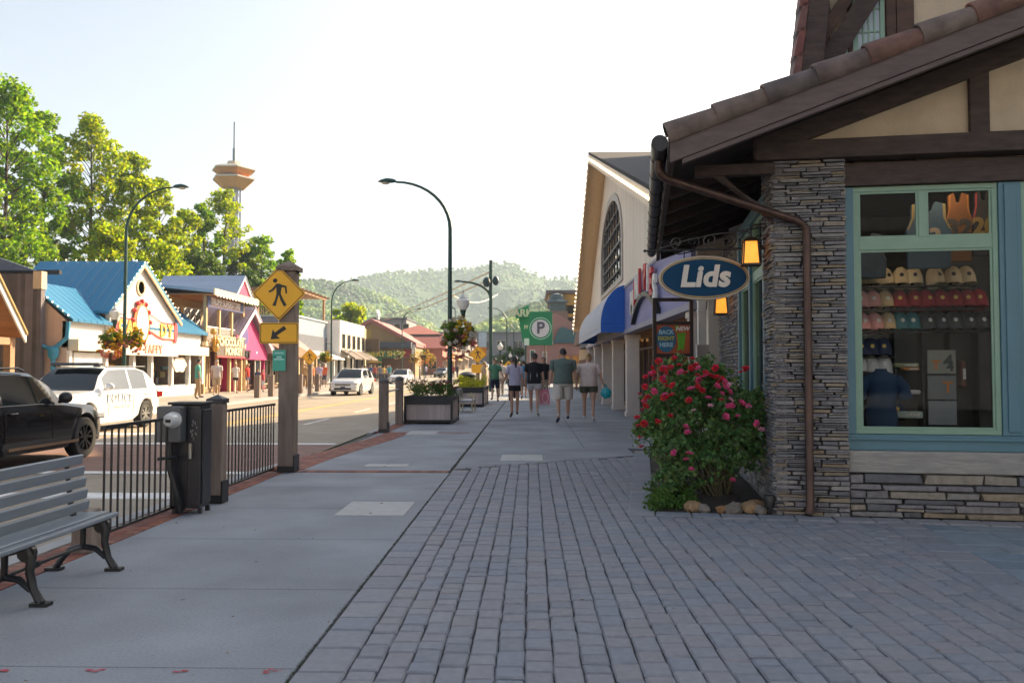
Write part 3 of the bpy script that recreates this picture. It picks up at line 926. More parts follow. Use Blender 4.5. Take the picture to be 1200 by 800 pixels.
def grid_window(x0, x1, z0, z1, nx, nz):
    m = MB(); m.box(x0, x1, V2 - .05, V2 - .003, z0, z0 + .06); m.box(x0, x1, V2 - .05, V2 - .003, z1 - .06, z1)
    m.box(x0, x0 + .06, V2 - .05, V2 - .003, z0 + .06, z1 - .06); m.box(x1 - .05, x1, V2 - .05, V2 - .003, z0 + .06, z1 - .06)
    for i in range(1, nx):
        q = x0 + .06 + (x1 - x0 - .11) * i / nx; m.box(q - .010, q + .010, V2 - .04, V2 - .012, z0 + .06, z1 - .06)
    for i in range(1, nz):
        q = z0 + .06 + (z1 - z0 - .12) * i / nz; m.box(x0 + .06, x1 - .05, V2 - .042, V2 - .010, q - .010, q + .010)
    w = m.build('upper_window', sage, shop)
    g = MB(); g.box(x0 + .06, x1 - .05, V2 - .026, V2 - .02, z0 + .06, z1 - .06)
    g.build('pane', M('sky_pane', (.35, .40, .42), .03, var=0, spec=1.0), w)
grid_window(W_(998, 20)[0], W_(1035, 20)[0], zb + .2, 6.9, 4, 9)
tri = [W_(968, 72), W_(992, 72), W_(992, 22), W_(968, 62)]
tri[0] = (tri[0][0], zb + .4); tri[1] = (tri[1][0], zb + .4)
m = MB()
m.prism([tri[3], tri[2], (tri[2][0], tri[2][1] - .12), (tri[3][0], tri[3][1] - .12)], V2 - .05, V2 - .003)
m.prism([tri[1], tri[2], (tri[2][0] - .04, tri[2][1]), (tri[1][0] - .04, tri[1][1])], V2 - .052, V2 - .004)
for i in (1, 2, 3):
    q = i / 4; x_ = tri[0][0] + (tri[1][0] - tri[0][0]) * q; m.box(x_ - .012, x_ + .012, V2 - .04, V2 - .012, zb + .4, tri[3][1] + (tri[2][1] - tri[3][1]) * q - .1)
w = m.build('upper_window', sage, shop)
g = MB(); g.prism(tri, V2 - .026, V2 - .02); g.build('pane', winpane, w)
# steep tiled edge of the upper roof
VE = V2 - .45
e0 = Vector(W_(934, 76, VE)); e1 = Vector(W_(942, 0, VE)); dv = (e1 - e0).normalized(); e0 = e0 - dv * .8; e1 = e1 + dv * 2.2
mb = MB(); mb.prism([e0, e1, e1 + Vector((.16, 0)), e0 + Vector((.16, 0))], VE + .02, V2 + .1); mb.build('upper_roof', M('upper_soffit', (.04,.026,.022), .8, var=.3), shop)
mb = MB()
L_ = (e1 - e0).length
k = 0
while k * .30 < L_ - .3:
    p0 = e0 + dv * k * .30; p1 = p0 + dv * .34
    mb.add([(p0.x - .05, VE - .02, p0.y), (p0.x - .05, VE + .3, p0.y), (p1.x - .012, VE + .3, p1.y), (p1.x - .012, VE - .02, p1.y), (p0.x + .05, VE - .02, p0.y), (p1.x + .06, VE - .02, p1.y)], [(0, 3, 2, 1), (0, 4, 5, 3)])
    k += 1
mb.build('upper_verge_tiles', redtile, shop)
mb = MB(); mb.prism([e0 + Vector((.06, 0)), e1 + Vector((.06, 0)), e1 + Vector((.30, 0)), e0 + Vector((.30, 0))], VE + .0, VE + .07); mb.build('upper_barge_board', darkwood, shop, bevel=.006)
# unseen mass added behind the gable to shade the near sidewalk
mb = MB(); mb.prism([(ul + .15, V2 + .13), (ul + 2.0, 9.5), (14, 9.5), (14, V2 + .13)], 3.9, 9.6, 'xy'); mb.box(6.6, 14, 3.3, 9.4, 0, 3.89)
mb.build('rear_block', stucco, shop)
# inside: floor, ceiling, back walls
inn = M('shop_inside', (.05,.05,.06), .9, var=.3)
mb = MB()
mb.box(.3, 6.2, 3.1, 3.2, 0, 3.9); mb.box(6.2, 6.3, .3, 3.2, 0, 3.9)
mb.box(.3, 6.3, .35, 3.2, 3.72, 3.8)
mb.build('inside_walls', inn, shop)
mb = MB(); mb.box(.3, 6.3, .35, 3.2, -.02, .05); mb.build('inside_floor', M('shop_floor', (.10,.07,.05), .4, var=.2), shop)
for u_ in (1.0, 1.7, 3.2): mb = MB(); mb.box(u_, u_ + .5, .28, .38, 3.66, 3.70); mb.build('ceiling_light', M('shop_strip', (1,.9,.75), .4, var=0, emit=(1,.72,.42), emit_s=11), shop)
# shelving grid on a display wall just inside
mb = MB()
SH = .95            # depth of the display wall
mb.box(.80, 2.45, SH + .2, SH + .24, .06, 2.78)
for z in (.97, 1.22, 1.50, 1.70): mb.box(.82, 1.50, SH, SH + .2, z - .014, z - .002)
for z in (2.0, 2.26, 2.53): mb.box(.82, 2.42, SH, SH + .2, z - .014, z - .002)
for x0 in (1.50, 1.80, 2.10, 2.40): mb.box(x0, x0 + .022, SH + .02, SH + .2, .06, 1.98)
mb.build('display_shelving', M('shelf_dark', (.013,.013,.016), .5, var=.2), shop)
# ------------------------------------------------------------------ cream gabled shops next along the sidewalk
cream_sid = ribbed('cream_board_siding', (.76, .68, .58), 1, 4.2, .65, .03, .7, .08, 1.2)
CB = thing('gabled_shop_row', 'tall cream gabled shop building with arched window and blue siding band below', 'shop building', (3.2, 30, 0))
CXW = 3.2
Y0, YA, Y1 = 15.3, 33.0, 44.5
Z0, ZA, Z1 = 4.75, 10.35, 4.0
ww = MB()
# wall with the arch cut as a polygon ring
AY0, AY1, AZ0, AZS = 27.6, 35.6, 4.75, 6.2        # arch opening
arch = [(AY1, AZ0), (AY0, AZ0)]
n = 16
cyc, ra, rz2 = (AY0 + AY1) / 2, (AY1 - AY0) / 2, 2.05
arcpts = [(cyc - ra * math.cos(math.pi * k / n), AZS + rz2 * math.sin(math.pi * k / n)) for k in range(n + 1)]
def gz_(y): return Z0 + (ZA - Z0) * (y - Y0) / (YA - Y0) if y < YA else ZA + (Z1 - ZA) * (y - YA) / (Y1 - YA)
def wallq(pts, x0=CXW, x1=CXW + .2): ww.prism(pts, x0, x1, 'yz')
wallq([(Y0, 2.85), (AY0, 2.85), (AY0, gz_(AY0)), (Y0, gz_(Y0))])
wallq([(AY1, 2.85), (Y1, 2.85), (Y1, gz_(Y1)), (AY1, gz_(AY1))])
wallq([(AY0, 2.85), (AY1, 2.85), (AY1, AZ0), (AY0, AZ0)])
for i in range(n):
    a, b = arcpts[i], arcpts[i+1]
    if a[0] < YA < b[0]:
        wallq([a, b, (b[0], gz_(b[0])), (YA, ZA), (a[0], gz_(a[0]))])
    else:
        wallq([a, b, (b[0], gz_(b[0])), (a[0], gz_(a[0]))])
ww.build('gable_wall', cream_sid, CB, True)
mb = MB()
mb.box(CXW + .21, 15, Y0, Y0 + .2, 0, Z0); mb.box(CXW + .21, 15, Y1 - .2, Y1, 0, Z1)
mb.build('end_walls', cream_sid, CB, True)
# arched window
m = MB()
def archband(m, r_out, r_in, x0, x1):
    for i in range(n):
        a0, a1 = math.pi * i / n, math.pi * (i + 1) / n
        def p(q, a): return (cyc - (ra + q) * math.cos(a), AZS + (rz2 + q) * math.sin(a))
        m.prism([p(r_in, a0), p(r_in, a1), p(r_out, a1), p(r_out, a0)], x0, x1, 'yz')
archband(m, .16, -.12, CXW - .05, CXW + .1)
m.box(CXW - .05, CXW + .1, AY0 - .16, AY0 + .12, AZ0 - .1, AZS); m.box(CXW - .05, CXW + .1, AY1 - .12, AY1 + .16, AZ0 - .1, AZS)
m.box(CXW - .06, CXW + .1, AY0 + .12, AY1 - .12, AZ0 - .1, AZ0 + .08)
w = m.build('arched_window', M('window_trim', (.40,.36,.33), .5, var=.08), CB, True)
m = MB()
m.box(CXW, CXW + .08, AY0, AY1, AZS - .05, AZS + .05)
for k in range(1, 8):
    y = AY0 + (AY1 - AY0) * k / 8
    zt = AZS + rz2 * math.sqrt(max(0, 1 - ((y - cyc) / ra) ** 2)) - .05
    m.box(CXW + .01, CXW + .07, y - .035, y + .035, AZ0 + .05, zt)
for z in (5.2, 5.7, 6.9, 7.5):
    hwid = ra - .1 if z < AZS else ra * math.sqrt(max(0, 1 - ((z - AZS) / rz2) ** 2)) - .1
    m.box(CXW + .012, CXW + .068, cyc - hwid, cyc + hwid, z - .03, z + .03)
m.build('muntins', M('dark_muntin', (.07,.065,.065), .5), w, True)
m = MB(); m.prism([(AY1, AZ0), (AY0, AZ0)] + arcpts, CXW + .09, CXW + .11, 'yz'); m.build('pane', M('arch_pane', (.03,.035,.04), .05, var=.2), w, True)
# roof: two planes with a deep verge toward the street
shing = M('dark_shingle', (.035,.036,.042), .9, var=.35, vs=9, bump=.8, bs=14, stretch=(1, 4, 1), var2=.15)
mb = MB()
XV = CXW - .75
mb.add([], [])
def slabroof(mb, ya, za, yb, zb_, x0, x1, t0, t1):
    mb.prism([(ya, za + t0), (yb, zb_ + t0), (yb, zb_ + t1), (ya, za + t1)], x0, x1, 'yz')
slabroof(mb, Y0 - .4, gz_(Y0) - .4 * .316, YA, ZA, XV - .03, 16, .20, .30)
slabroof(mb, YA, ZA, Y1 + .6, gz_(Y1) - .6 * .552, XV - .03, 16, .20, .30)
mb.build('roof', shing, CB, True)
peach = M('soffit_cream', (.70, .50, .30), .6, var=.08)  # orange bounce glow under the cream verge is put into this colour
mb = MB()
slabroof(mb, Y0 - .4, gz_(Y0) - .4 * .316, YA, ZA, XV, 15.8, .06, .197)
slabroof(mb, YA, ZA, Y1 + .6, gz_(Y1) - .6 * .552, XV, 15.8, .06, .197)
mb.build('soffit', peach, CB, True)
mb = MB()
slabroof(mb, Y0 - .4, gz_(Y0) - .4 * .316, YA, ZA, XV - .04, XV - .001, -.16, .195)
slabroof(mb, YA, ZA, Y1 + .6, gz_(Y1) - .6 * .552, XV - .04, XV - .001, -.16, .195)
mb.build('verge_board', M('verge_cream', (.72, .60, .46), .55, var=.06), CB, True)
# string lights along the verge: every bulb a part
bp_ = None
for (ya, yb) in ((Y0 - .3, YA), (YA, Y1 + .5)):
    nn = int((yb - ya) / .34)
    for i in range(nn):
        y = ya + (yb - ya) * (i + .5) / nn
        if bp_ is None:
            m = MB(); m.ball((0, 0, 0), .035, 6, 4); bp_ = m.build('bulb', bulbmat, CB); o = bp_
        else: o = bp_.copy(); COL.objects.link(o)
        o.location = Vector((XV - .07, y, gz_(y) + .04)) - CB.location
# blue lap siding band
lap = ribbed('blue_lap_siding', (.25, .27, .50), 2, 5.0, .55, .05, .9, .08, 1.0, saw=True)
mb = MB(); mb.box(CXW - .09, CXW - .004, Y0 + .1, 26.3, 2.86, 4.22); mb.build('siding_band', lap, CB, True)
mb = MB(); mb.box(CXW - .12, CXW - .003, Y0 + .1, 26.3, 4.223, 4.30); mb.box(CXW - .12, CXW + .2, Y0 + .1, Y1, 2.72, 2.855)
mb.build('band_trim', M('band_trim_grey', (.30,.29,.36), .6, var=.06), CB, True)
# arcade columns and the recessed shop front
colm = M('column_cream', (.62, .55, .50), .55, var=.08, vs=2, bump=.1)
for y in (16.0, 26.6, 31.0, 35.4, 39.8, 44.2):
    mb = MB(); mb.box(CXW - .02, CXW + .40, y - .21, y + .21, 0, 2.715); mb.box(CXW - .05, CXW + .43, y - .24, y + .24, 0, .16); mb.box(CXW - .05, CXW + .43, y - .24, y + .24, 2.58, 2.712)
    mb.build('column', colm, CB, True, bevel=.01)
XR = 4.3
mb = MB()
mb.box(XR + 2.6, XR + 2.7, Y0, Y1, 0, 2.7); mb.box(CXW + .41, 12, Y0 + .2, Y1 - .2, 2.86, 2.95)
for y in (21.5, 29, 33.5, 38): mb.box(XR, XR + 2.6, y, y + .12, 0, 2.7)
mb.build('inside_walls', M('shop_inside_warm', (.22,.13,.07), .8, var=.4, vs=2), CB, True)
mb = MB(); mb.box(CXW + .2, XR + 2.7, Y0, Y1, .0, .012); mb.build('inside_floor', M('shop_floor_tile', (.14,.10,.09), .4, var=.2), CB, True)
fr = M('shopfront_frame', (.10,.08,.08), .5)
mb = MB()
for y in np.arange(16.3, 44, 1.25):
    mb.box(XR - .04, XR + .04, y - .03, y + .03, 0, 2.7)
mb.box(XR - .045, XR + .045, 16, 44, 2.3, 2.38); mb.box(XR - .045, XR + .045, 16, 44, 0.01, .1)
mb.build('shopfront', fr, CB, True)
mb = MB(); mb.box(XR - .006, XR + .006, 16.2, 44, .1, 2.3); mb.build('shopfront_glass', darkglass, CB, True)
# goods inside in warm colours and a few lit lamps
mb = MB()
for i in range(150):
    y = random.uniform(16.6, 43); z = random.choice((.5, .85, 1.2, 1.55, 1.9)); x = XR + random.uniform(.5, 2.2)
    mb.cbox((x, y, z + .1), (random.uniform(.1, .3), random.uniform(.12, .4), random.uniform(.12, .28)), (0, 0, random.uniform(0, 1)))
for z in (.48, .83, 1.18, 1.53, 1.88): 
    mb.box(XR + .45, XR + 2.3, 22.5, 28.6, z - .02, z); mb.box(XR + .45, XR + 2.3, 16.8, 21.2, z - .02, z)
mb.build('stacked_goods', ramp_island('goods_colours', [(.5,.25,.08),(.35,.12,.06),(.6,.45,.2),(.2,.1,.06),(.55,.3,.15),(.3,.3,.3),(.5,.1,.08)], .6, .1), CB, True)
for y in (17.6, 19.6, 23.5, 25.2, 27.4, 30.5, 34.8, 36.4):
    mb = MB(); mb.ball((XR + 1.0, y, 2.45), .09, 8, 6); mb.build('ceiling_lamp', M('shop_lamp', (1,.8,.5), .4, var=0, emit=(1,.62,.25), emit_s=12), CB, True)
# quarter-round awning
aw = M('awning_grey', (.45, .48, .54), .75, var=.1, vs=2)  # bright sheen on the blue fabric painted in as pale grey
awb = M('awning_blue', (.02, .12, .48), .7, var=.12, vs=3)
A0, A1, AX, AZT, AZB = 26.34, 38.2, 2.32, 4.36, 3.0
prof = [(CXW - .005 - (CXW - AX) * math.sin(a), AZB + (AZT - AZB) * math.cos(a)) for a in [math.pi / 2 * k / 10 for k in range(11)]]
t = thing('awning', 'blue quarter round awning on the cream shop front', 'awning', (CXW, 32, 3))
mb = MB(); N_ = 24
for i in range(N_):
    ya, yb = A0 + (A1 - A0) * i / N_, A0 + (A1 - A0) * (i + 1) / N_
    for k in range(10):
        mb.quad((prof[k][0], ya, prof[k][1]), (prof[k+1][0], ya, prof[k+1][1]), (prof[k+1][0], yb, prof[k+1][1]), (prof[k][0], yb, prof[k][1]))
mb.quad((AX, A0, AZB), (AX, A0, AZB - .22), (AX, A1, AZB - .22), (AX, A1, AZB))
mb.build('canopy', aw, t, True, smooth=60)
for ye in (A0, A1):
    mb = MB(); pts = prof + [(CXW - .005, AZB - .0)]
    mb.prism(pts, ye - .006, ye + .006, 'xz'); mb.prism([(AX, AZB - .22), (CXW - .005, AZB - .22), (CXW - .005, AZB - .002), (AX, AZB - .002)], ye - .005, ye + .005, 'xz')
    mb.build('end_panel', awb, t, True)
mb = MB()
for y in np.linspace(A0 + .05, A1 - .05, 8):
    mb.tube([(p[0] + .02, y, p[1] - .02) for p in prof], .014, 5)
mb.tube([(AX + .015, A0, AZB - .015), (AX + .015, A1, AZB - .015)], .016, 5)
mb.build('awning_frame', M('awning_tube', (.3,.3,.32), .4, metal=.6), t, True)
# arched letter sign on the blue siding (raised strokes on a black arch)
t = thing('letter_sign', 'arched red and white raised letter sign on blue siding above the shop door', 'shop sign', (CXW - .1, 21.4, 3.5))
sc_ = 19.0; se_ = 23.7
mb = MB()
def archz(y): 
    q = (y - (sc_ + se_) / 2) / ((se_ - sc_) / 2)
    return 3.62 - .62 * q * q
for i in range(16):
    ya, yb = sc_ + (se_ - sc_) * i / 16, sc_ + (se_ - sc_) * (i + 1) / 16
    mb.prism([(ya, archz(ya) - .12), (yb, archz(yb) - .12), (yb, archz(yb)), (ya, archz(ya))], CXW - .22, CXW - .095, 'yz')
mb.build('arch_bar', blackmetal, t, True)
txt = 'MINI PIES'
wm = M('sign_white', (.75,.73,.68), .5, var=.05); rm = M('sign_red', (.55,.05,.06), .5, var=.1)
chars = [c for c in txt]
for i, ch in enumerate(chars):
    if ch == ' ': continue
    y = se_ - .25 - (se_ - sc_ - .5) * i / (len(chars) - 1)
    vs, fs = text_geo(ch, size=.92, extrude=.035, bold=.03)
    m = MB(Matrix.Translation((CXW - .20, y, archz(y) + .36)) @ FACE_NX); m.add(vs, fs)
    m.build('raised_letter', wm if i % 2 == 0 else rm, t, True)
# blade sign frame with a poster, standing by the flower bed
fb = M('brown_sign_frame', (.03,.02,.02), .5, var=.2)
PY = 13.9
t = thing('poster_frame', 'tall dark brown sign frame holding a red poster, behind the rose bush', 'sign', (2.5, PY, 0))
mb = MB()
xa, xb = 2.16, 2.80
for x in (xa, xb): mb.box(x - .03, x + .03, PY - .04, PY + .04, 0, 2.80)
for z in (2.77, 2.36, 1.80, 1.1): mb.box(xa + .03, xb - .03, PY - .03, PY + .03, z - .03, z + .03)
mb.build('frame', fb, t, True)
mb = MB(); mb.box(xa + .03, xb - .03, PY - .012, PY + .012, 1.83, 2.33)
mb.build('poster', M('poster_red', (.42,.09,.035), .5, var=.25, vs=4), t, True)
mb = MB()
mb.prism([(2.36 + .17 * math.cos(a), 2.08 + .23 * math.sin(a)) for a in np.linspace(0, 2 * math.pi, 25)[:-1]], PY - .020, PY - .0125)
mb.build('round_badge', M('badge_blue', (.02,.13,.25), .5, var=.2), t, True)
mb = MB(); mb.prism([(2.55, 2.18), (2.70, 2.20), (2.66, 1.86), (2.63, 1.92), (2.55, 1.87), (2.57, 1.98)], PY - .019, PY - .0125)
mb.prism([(2.52, 2.32), (2.58, 2.32), (2.545, 2.2), (2.52, 2.24)], PY - .019, PY - .0125)
mb.build('green_ribbon', M('ribbon_green', (.12,.38,.02), .5), t, True)
letters('poster_word', 'NEW', wm, (2.645, PY - .022, 2.26), FACE_NY, t, True, size=.10, extrude=.003, bold=.004, shear=.2)
letters('poster_word', 'BACK', M('pale_blue_letters', (.35,.55,.65), .5), (2.36, PY - .023, 2.20), FACE_NY, t, True, size=.10, extrude=.003, bold=.004)
letters('poster_word', 'RIGHT', M('yellow_green_letters', (.45,.42,.08), .5), (2.36, PY - .023, 2.09), FACE_NY, t, True, size=.10, extrude=.003, bold=.004)
letters('poster_word', 'HERE', M('pale_blue_letters', (.35,.55,.65), .5), (2.36, PY - .023, 1.98), FACE_NY, t, True, size=.10, extrude=.003, bold=.004)
# white downspout and a little box on the cream corner
t = thing('white_downspout', 'white downspout with a pale meter box on the cream wall beside the dark sign frame', 'downspout', (3.1, 14.6, 0))
mb = MB(); mb.box(3.06, 3.20, 14.55, 14.65, .0, 3.4); 
for z in (.8, 1.6, 2.6): mb.box(3.05, 3.21, 14.54, 14.66, z, z + .04)
mb.build('pipe', white, t, True, bevel=.01)
mb = MB(); mb.box(3.0, 3.22, 14.40, 14.53, 1.62, 2.0); mb.build('meter_box', M('box_grey', (.5,.48,.46), .5, var=.08), t, True, bevel=.012)
# ------------------------------------------------------------------ shops across the street
def YX(px, X): return pixX(px, 433, X).y
def zat(py, Y): return pix(622, py, Y).z
FXL = -21.0
def xwin(t, X, y0, y1, z0, z1, fm, pm, n=1, dep=.06, name='window', fw=.07, rows=1):
    m = MB()
    m.box(X - .02, X + dep, y0, y1, z0, z0 + fw); m.box(X - .02, X + dep, y0, y1, z1 - fw, z1)
    for i in range(n + 1):
        y = y0 + (y1 - y0 - fw) * i / n; m.box(X - .02, X + dep - .002, y, y + fw, z0 + fw, z1 - fw)
    for i in range(1, rows):
        z = z0 + (z1 - z0) * i / rows; m.box(X - .02, X + dep - .01, y0 + fw, y1 - fw, z - .025, z + .025)
    w = m.build(name, fm, t, True)
    m = MB(); m.box(X + .002, X + .02, y0 + fw * .5, y1 - fw * .5, z0 + fw * .5, z1 - fw * .5); m.build('pane', pm, w, True)
    return w
def ywin(t, Y, x0, x1, z0, z1, fm, pm, n=1, name='window', fw=.07, dep=.06):
    m = MB()
    m.box(x0, x1, Y - dep, Y + .02, z0, z0 + fw); m.box(x0, x1, Y - dep, Y + .02, z1 - fw, z1)
    for i in range(n + 1):
        x = x0 + (x1 - x0 - fw) * i / n; m.box(x, x + fw, Y - dep + .002, Y + .02, z0 + fw, z1 - fw)
    w = m.build(name, fm, t, True)
    m = MB(); m.box(x0 + fw * .5, x1 - fw * .5, Y - .02, Y - .002, z0 + fw * .5, z1 - fw * .5); m.build('pane', pm, w, True)
    return w
def part(t, name, mat, *boxes, **kw):
    for b in boxes:
        m = MB(); m.box(*b); o = m.build(name, mat, t, True, **kw)
    return o
def roof2(t, name, mat, pts, a0, a1, plane):
    """a sheet roof as a thick polyline: pts list of (horizontal, z)"""
    m = MB()
    for a, b in zip(pts[:-1], pts[1:]):
        m.prism([a, b, (b[0], b[1] + .12), (a[0], a[1] + .12)], a0, a1, plane)
    return m.build(name, mat, t, True)
def bulbs(t, path, step=.45, r=.045):
    proto = None; k = 0
    for a, b in zip(path[:-1], path[1:]):
        a = Vector(a); b = Vector(b); n = max(1, int((b - a).length / step))
        for i in range(n):
            p = a.lerp(b, (i + .5) / n); k += 1
            if k > 95: return
            if proto is None:
                m = MB(); m.ball((0, 0, 0), r, 6, 4); proto = m.build('bulb', bulbmat, t); o = proto
            else:
                o = proto.copy(); COL.objects.link(o)
            o.location = p - t.location
goodsmat = ramp_island('display_goods', [(.5,.1,.2),(.6,.5,.2),(.2,.4,.5),(.5,.25,.05),(.7,.65,.6),(.15,.3,.1),(.4,.05,.06)], .6, .1)
def goods(t, x0, x1, y0, y1, zs, n):
    m = MB()
    for i in range(n):
        z = random.choice(zs); m.cbox((random.uniform(x0, x1), random.uniform(y0, y1), z + .15), (random.uniform(.15,.4), random.uniform(.15,.45), random.uniform(.2,.45)), (0,0,random.uniform(0,1)))
    o = m.build('display_goods', goodsmat, t, True); o['kind'] = 'stuff'

# --- 1: barn-board building and its timber porch gable, far left
barn = ribbed('barn_board', (.12, .105, .11), 0, 5.5, .9, .03, .6, .45, 1.6)
t = thing('barn_board_shop', 'dark weathered barn board building with pale parapet cap at the left edge', 'building', (-23, 32, 0))
yb = 34.9
part(t, 'wall', barn, (-30, FXL - .9, yb, yb + .3, 0, zat(319, yb)), (-30.2, -30.0, 24, yb + .3, 0, 7))
part(t, 'parapet_cap', M('parapet_cream', (.50, .40, .27), .7, var=.1), (FXL - 1.25, FXL - .86, yb - .05, yb + .35, zat(337, yb), zat(316, yb)))
m = MB(); zr0 = zat(316, 36.5); m.prism([(-31, zr0), (-23.0, zr0), (-25.2, zat(297, 36.5)), (-31, zat(297, 36.5))], 36.2, 36.4); m.build('rear_gable', M('slate_blue_trim', (.10,.13,.18), .6), t, True)
part(t, 'roof', M('dark_shingle', (.03,.03,.035)), (-30, FXL - 1, 36.4, 36.6, 6, 6.2))
t = thing('porch_shop', 'shop under a timber porch gable with warm lit wooden ceiling, cut by the left edge', 'building', (-22, 28.5, 0))
XP = -20.2
ye, ze = YX(28, XP), zat(392, YX(28, XP)) 
yt, zt = ye - 4.6, ze + 4.6 * 1.22
woodc = ribbed('porch_ceiling_wood', (.30, .12, .04), 1, 6, .55, .02, .5, .2, 2)
def slp(m, o0, o1, x0, x1, y0=None):
    m.prism([(ye, ze + o0), (yt, zt + o0), (yt, zt + o1), (ye, ze + o1)], x0, x1, 'yz')
    m.prism([(2 * yt - ye, ze + o0), (yt, zt + o0), (yt, zt + o1), (2 * yt - ye, ze + o1)], x0, x1, 'yz')
m = MB(); slp(m, -.30, .0, XP, XP + .08); m.build('barge_board', white, t, True)
m = MB(); slp(m, .002, .12, XP - 7, XP + .14); m.build('roof', M('porch_roof_gold', (.35,.22,.06), .6), t, True)
m = MB(); slp(m, -.10, -.003, XP - 7, XP - .01); m.build('ceiling', woodc, t, True)
part(t, 'beam', M('porch_beam', (.32, .17, .08), .6, var=.2), (XP - 6, XP - .2, ye - .5, ye - .25, ze - .4, ze - .12), (XP - .5, XP - .2, yt * 2 - ye, ye - .55, ze - .4, ze - .12))
part(t, 'post', M('porch_beam', (.32, .17, .08)), (XP - .5, XP - .22, ye - .52, ye - .24, 0, ze - .4))
part(t, 'wall', M('porch_wall', (.06, .045, .04), .8, var=.3), (XP - 3.2, XP - 3.0, yt * 2 - ye, ye, 0, zt - .5))
part(t, 'ledge', barn, (XP - 3, XP - .6, ye - .1, ye + .1, 1.9, 2.3))
m = MB(); m.ball((XP - 1.2, ye - .9, ze - .25), .09, 8, 6); m.build('ceiling_lamp', M('shop_lamp', (1,.8,.5)), t, True)

# --- 2: candy shop with blue metal roof
cs_wall = ribbed('white_lap_siding', (.72, .70, .66), 2, 5.0, .6, .03, .7, .04, 1.5, saw=True)
beige = ribbed('beige_board', (.58, .42, .33), 0, 3.2, .75, .02, .4, .08, 1.5)
bluem = ribbed('blue_metal_roof', (.025, .20, .37), 0, 1.9, .4, .05, .9, .06, 1.0, metal=.1)
bluem_y = ribbed('blue_metal_roof_lean', (.022, .16, .31), 1, 1.9, .4, .05, .9, .06, 1.0, metal=.1)
t = thing('candy_shop', 'white gabled candy shop with bright blue standing seam roof and ornate gold sign', 'shop building', (FXL, 42, 0))
ya, ya2, yb_, yc = 35.4, 38.6, 45.8, 50.2
yap = (ya2 + yb_) / 2 - .6
zap, zev = 7.15, 4.45
# front wing walls, gable wall
part(t, 'front_wall', cs_wall, (FXL - .2, FXL, ya, ya2, 2.55, 3.75), (FXL - .2, FXL, yb_, yc, 2.55, 3.75), (FXL - .2, FXL, ya, yc, 0, .65))
m = MB(); m.prism([(ya2, 2.4), (yb_, 2.4), (yb_, zev), (yap, zap), (ya2, zev)], FXL + .02, FXL + .25, 'yz'); m.build('gable_front', cs_wall, t, True)
m = MB(); m.prism([(FXL - .0, 0), (FXL - .0, 3.75), (FXL - 1.9, 5.45), (FXL - 6, 3.4), (FXL - 6, 0)], ya, ya + .15); m.build('side_wall', beige, t, True)
m = MB(); m.prism([(FXL - .0, 0), (FXL - .0, 3.75), (FXL - 1.9, 5.45), (FXL - 6, 3.4), (FXL - 6, 0)], yc - .15, yc); m.build('side_wall', beige, t, True)
m = MB(); m.prism([(ya2 + .1, 3.8), (ya2 + .1, zev), (yap, zap), (yap, 3.8)], FXL - 4, FXL + .01, 'yz'); m.build('dormer_cheek', beige, t, True)
roof2(t, 'lean_roof', bluem_y, [(FXL + .35, 3.72), (FXL - 1.9, 5.5), (FXL - 6.3, 3.3)], ya - .12, yc + .12, 'xz')
m = MB()
for y0_, z0_, y1_, z1_ in ((ya2 - .45, zev - .16, yap, zap + .04), (yap, zap + .04, yb_ + .45, zev - .16)):
    m.prism([(y0_, z0_), (y1_, z1_), (y1_, z1_ + .13), (y0_, z0_ + .13)], FXL - 5.2, FXL + .5, 'yz')
m.build('gable_roof', bluem, t, True)
m = MB()
for y0_, z0_, y1_, z1_ in ((ya2 - .4, zev - .36, yap, zap - .16), (yap, zap - .16, yb_ + .4, zev - .36)):
    m.prism([(y0_, z0_), (y1_, z1_), (y1_, z1_ + .19), (y0_, z0_ + .19)], FXL + .40, FXL + .49, 'yz')
m.build('barge_board', M('gold_cream_trim', (.62, .45, .26), .55, var=.08), t, True)
bulbs(t, [(FXL + .55, ya2 - .4, zev), (FXL + .55, yap, zap + .2), (FXL + .55, yb_ + .4, zev)], .36, .033)
bulbs(t, [(FXL + .3, ya - .2, 3.9), (FXL - 1.9, ya - .2, 5.7)], .3, .033)
bulbs(t, [(FXL + .3, yap, zap + .2), (FXL - 4.6, yap, zap + .25)], .5, .033)
# round vent
m = MB(); m.lathe([(.45, 0), (.45, .06), (.34, .06), (.34, 0)], 20, (FXL + .255, yap, 5.9), 'x'); m.build('round_vent', M('gold_cream_trim', (.62,.45,.26)), t, True)
# sign band, windows
part(t, 'sign_band', M('cream_band', (.68, .60, .48), .5, var=.06), (FXL + .02, FXL + .5, ya + .1, ya2 + .2, 2.42, 2.95), (FXL + .02, FXL + .5, yb_ - .3, yc - .1, 2.42, 2.95), (FXL + .26, FXL + .6, ya2 + .25, yb_ - .35, 2.3, 2.95))
part(t, 'post', white, *[(FXL - .1, FXL + .14, y, y + .22, .65, 2.42) for y in (ya + .02, ya2 - .1, 41.2, 43.2, yb_ - .1, 48, yc - .25)])
shop_in = M('candy_inside', (.35, .22, .12), .8, var=.5, vs=2)
part(t, 'inside_walls', shop_in, (FXL - 3.2, FXL - 3.1, ya + .2, yc - .2, 0, 2.7), (FXL - 3.1, FXL - .2, ya + .2, yc - .2, 2.72, 2.8))
part(t, 'inside_floor', M('shop_floor_tile', (.14,.10,.09)), (FXL - 3.1, FXL - .2, ya + .2, yc - .2, 0, .02))
goods(t, FXL - 2.6, FXL - .5, ya + .4, yc - .4, (.3, .7, 1.1, 1.5), 90)
part(t, 'shop_glass', darkglass, (FXL - .12, FXL - .10, ya + .2, yc - .2, .66, 2.42))
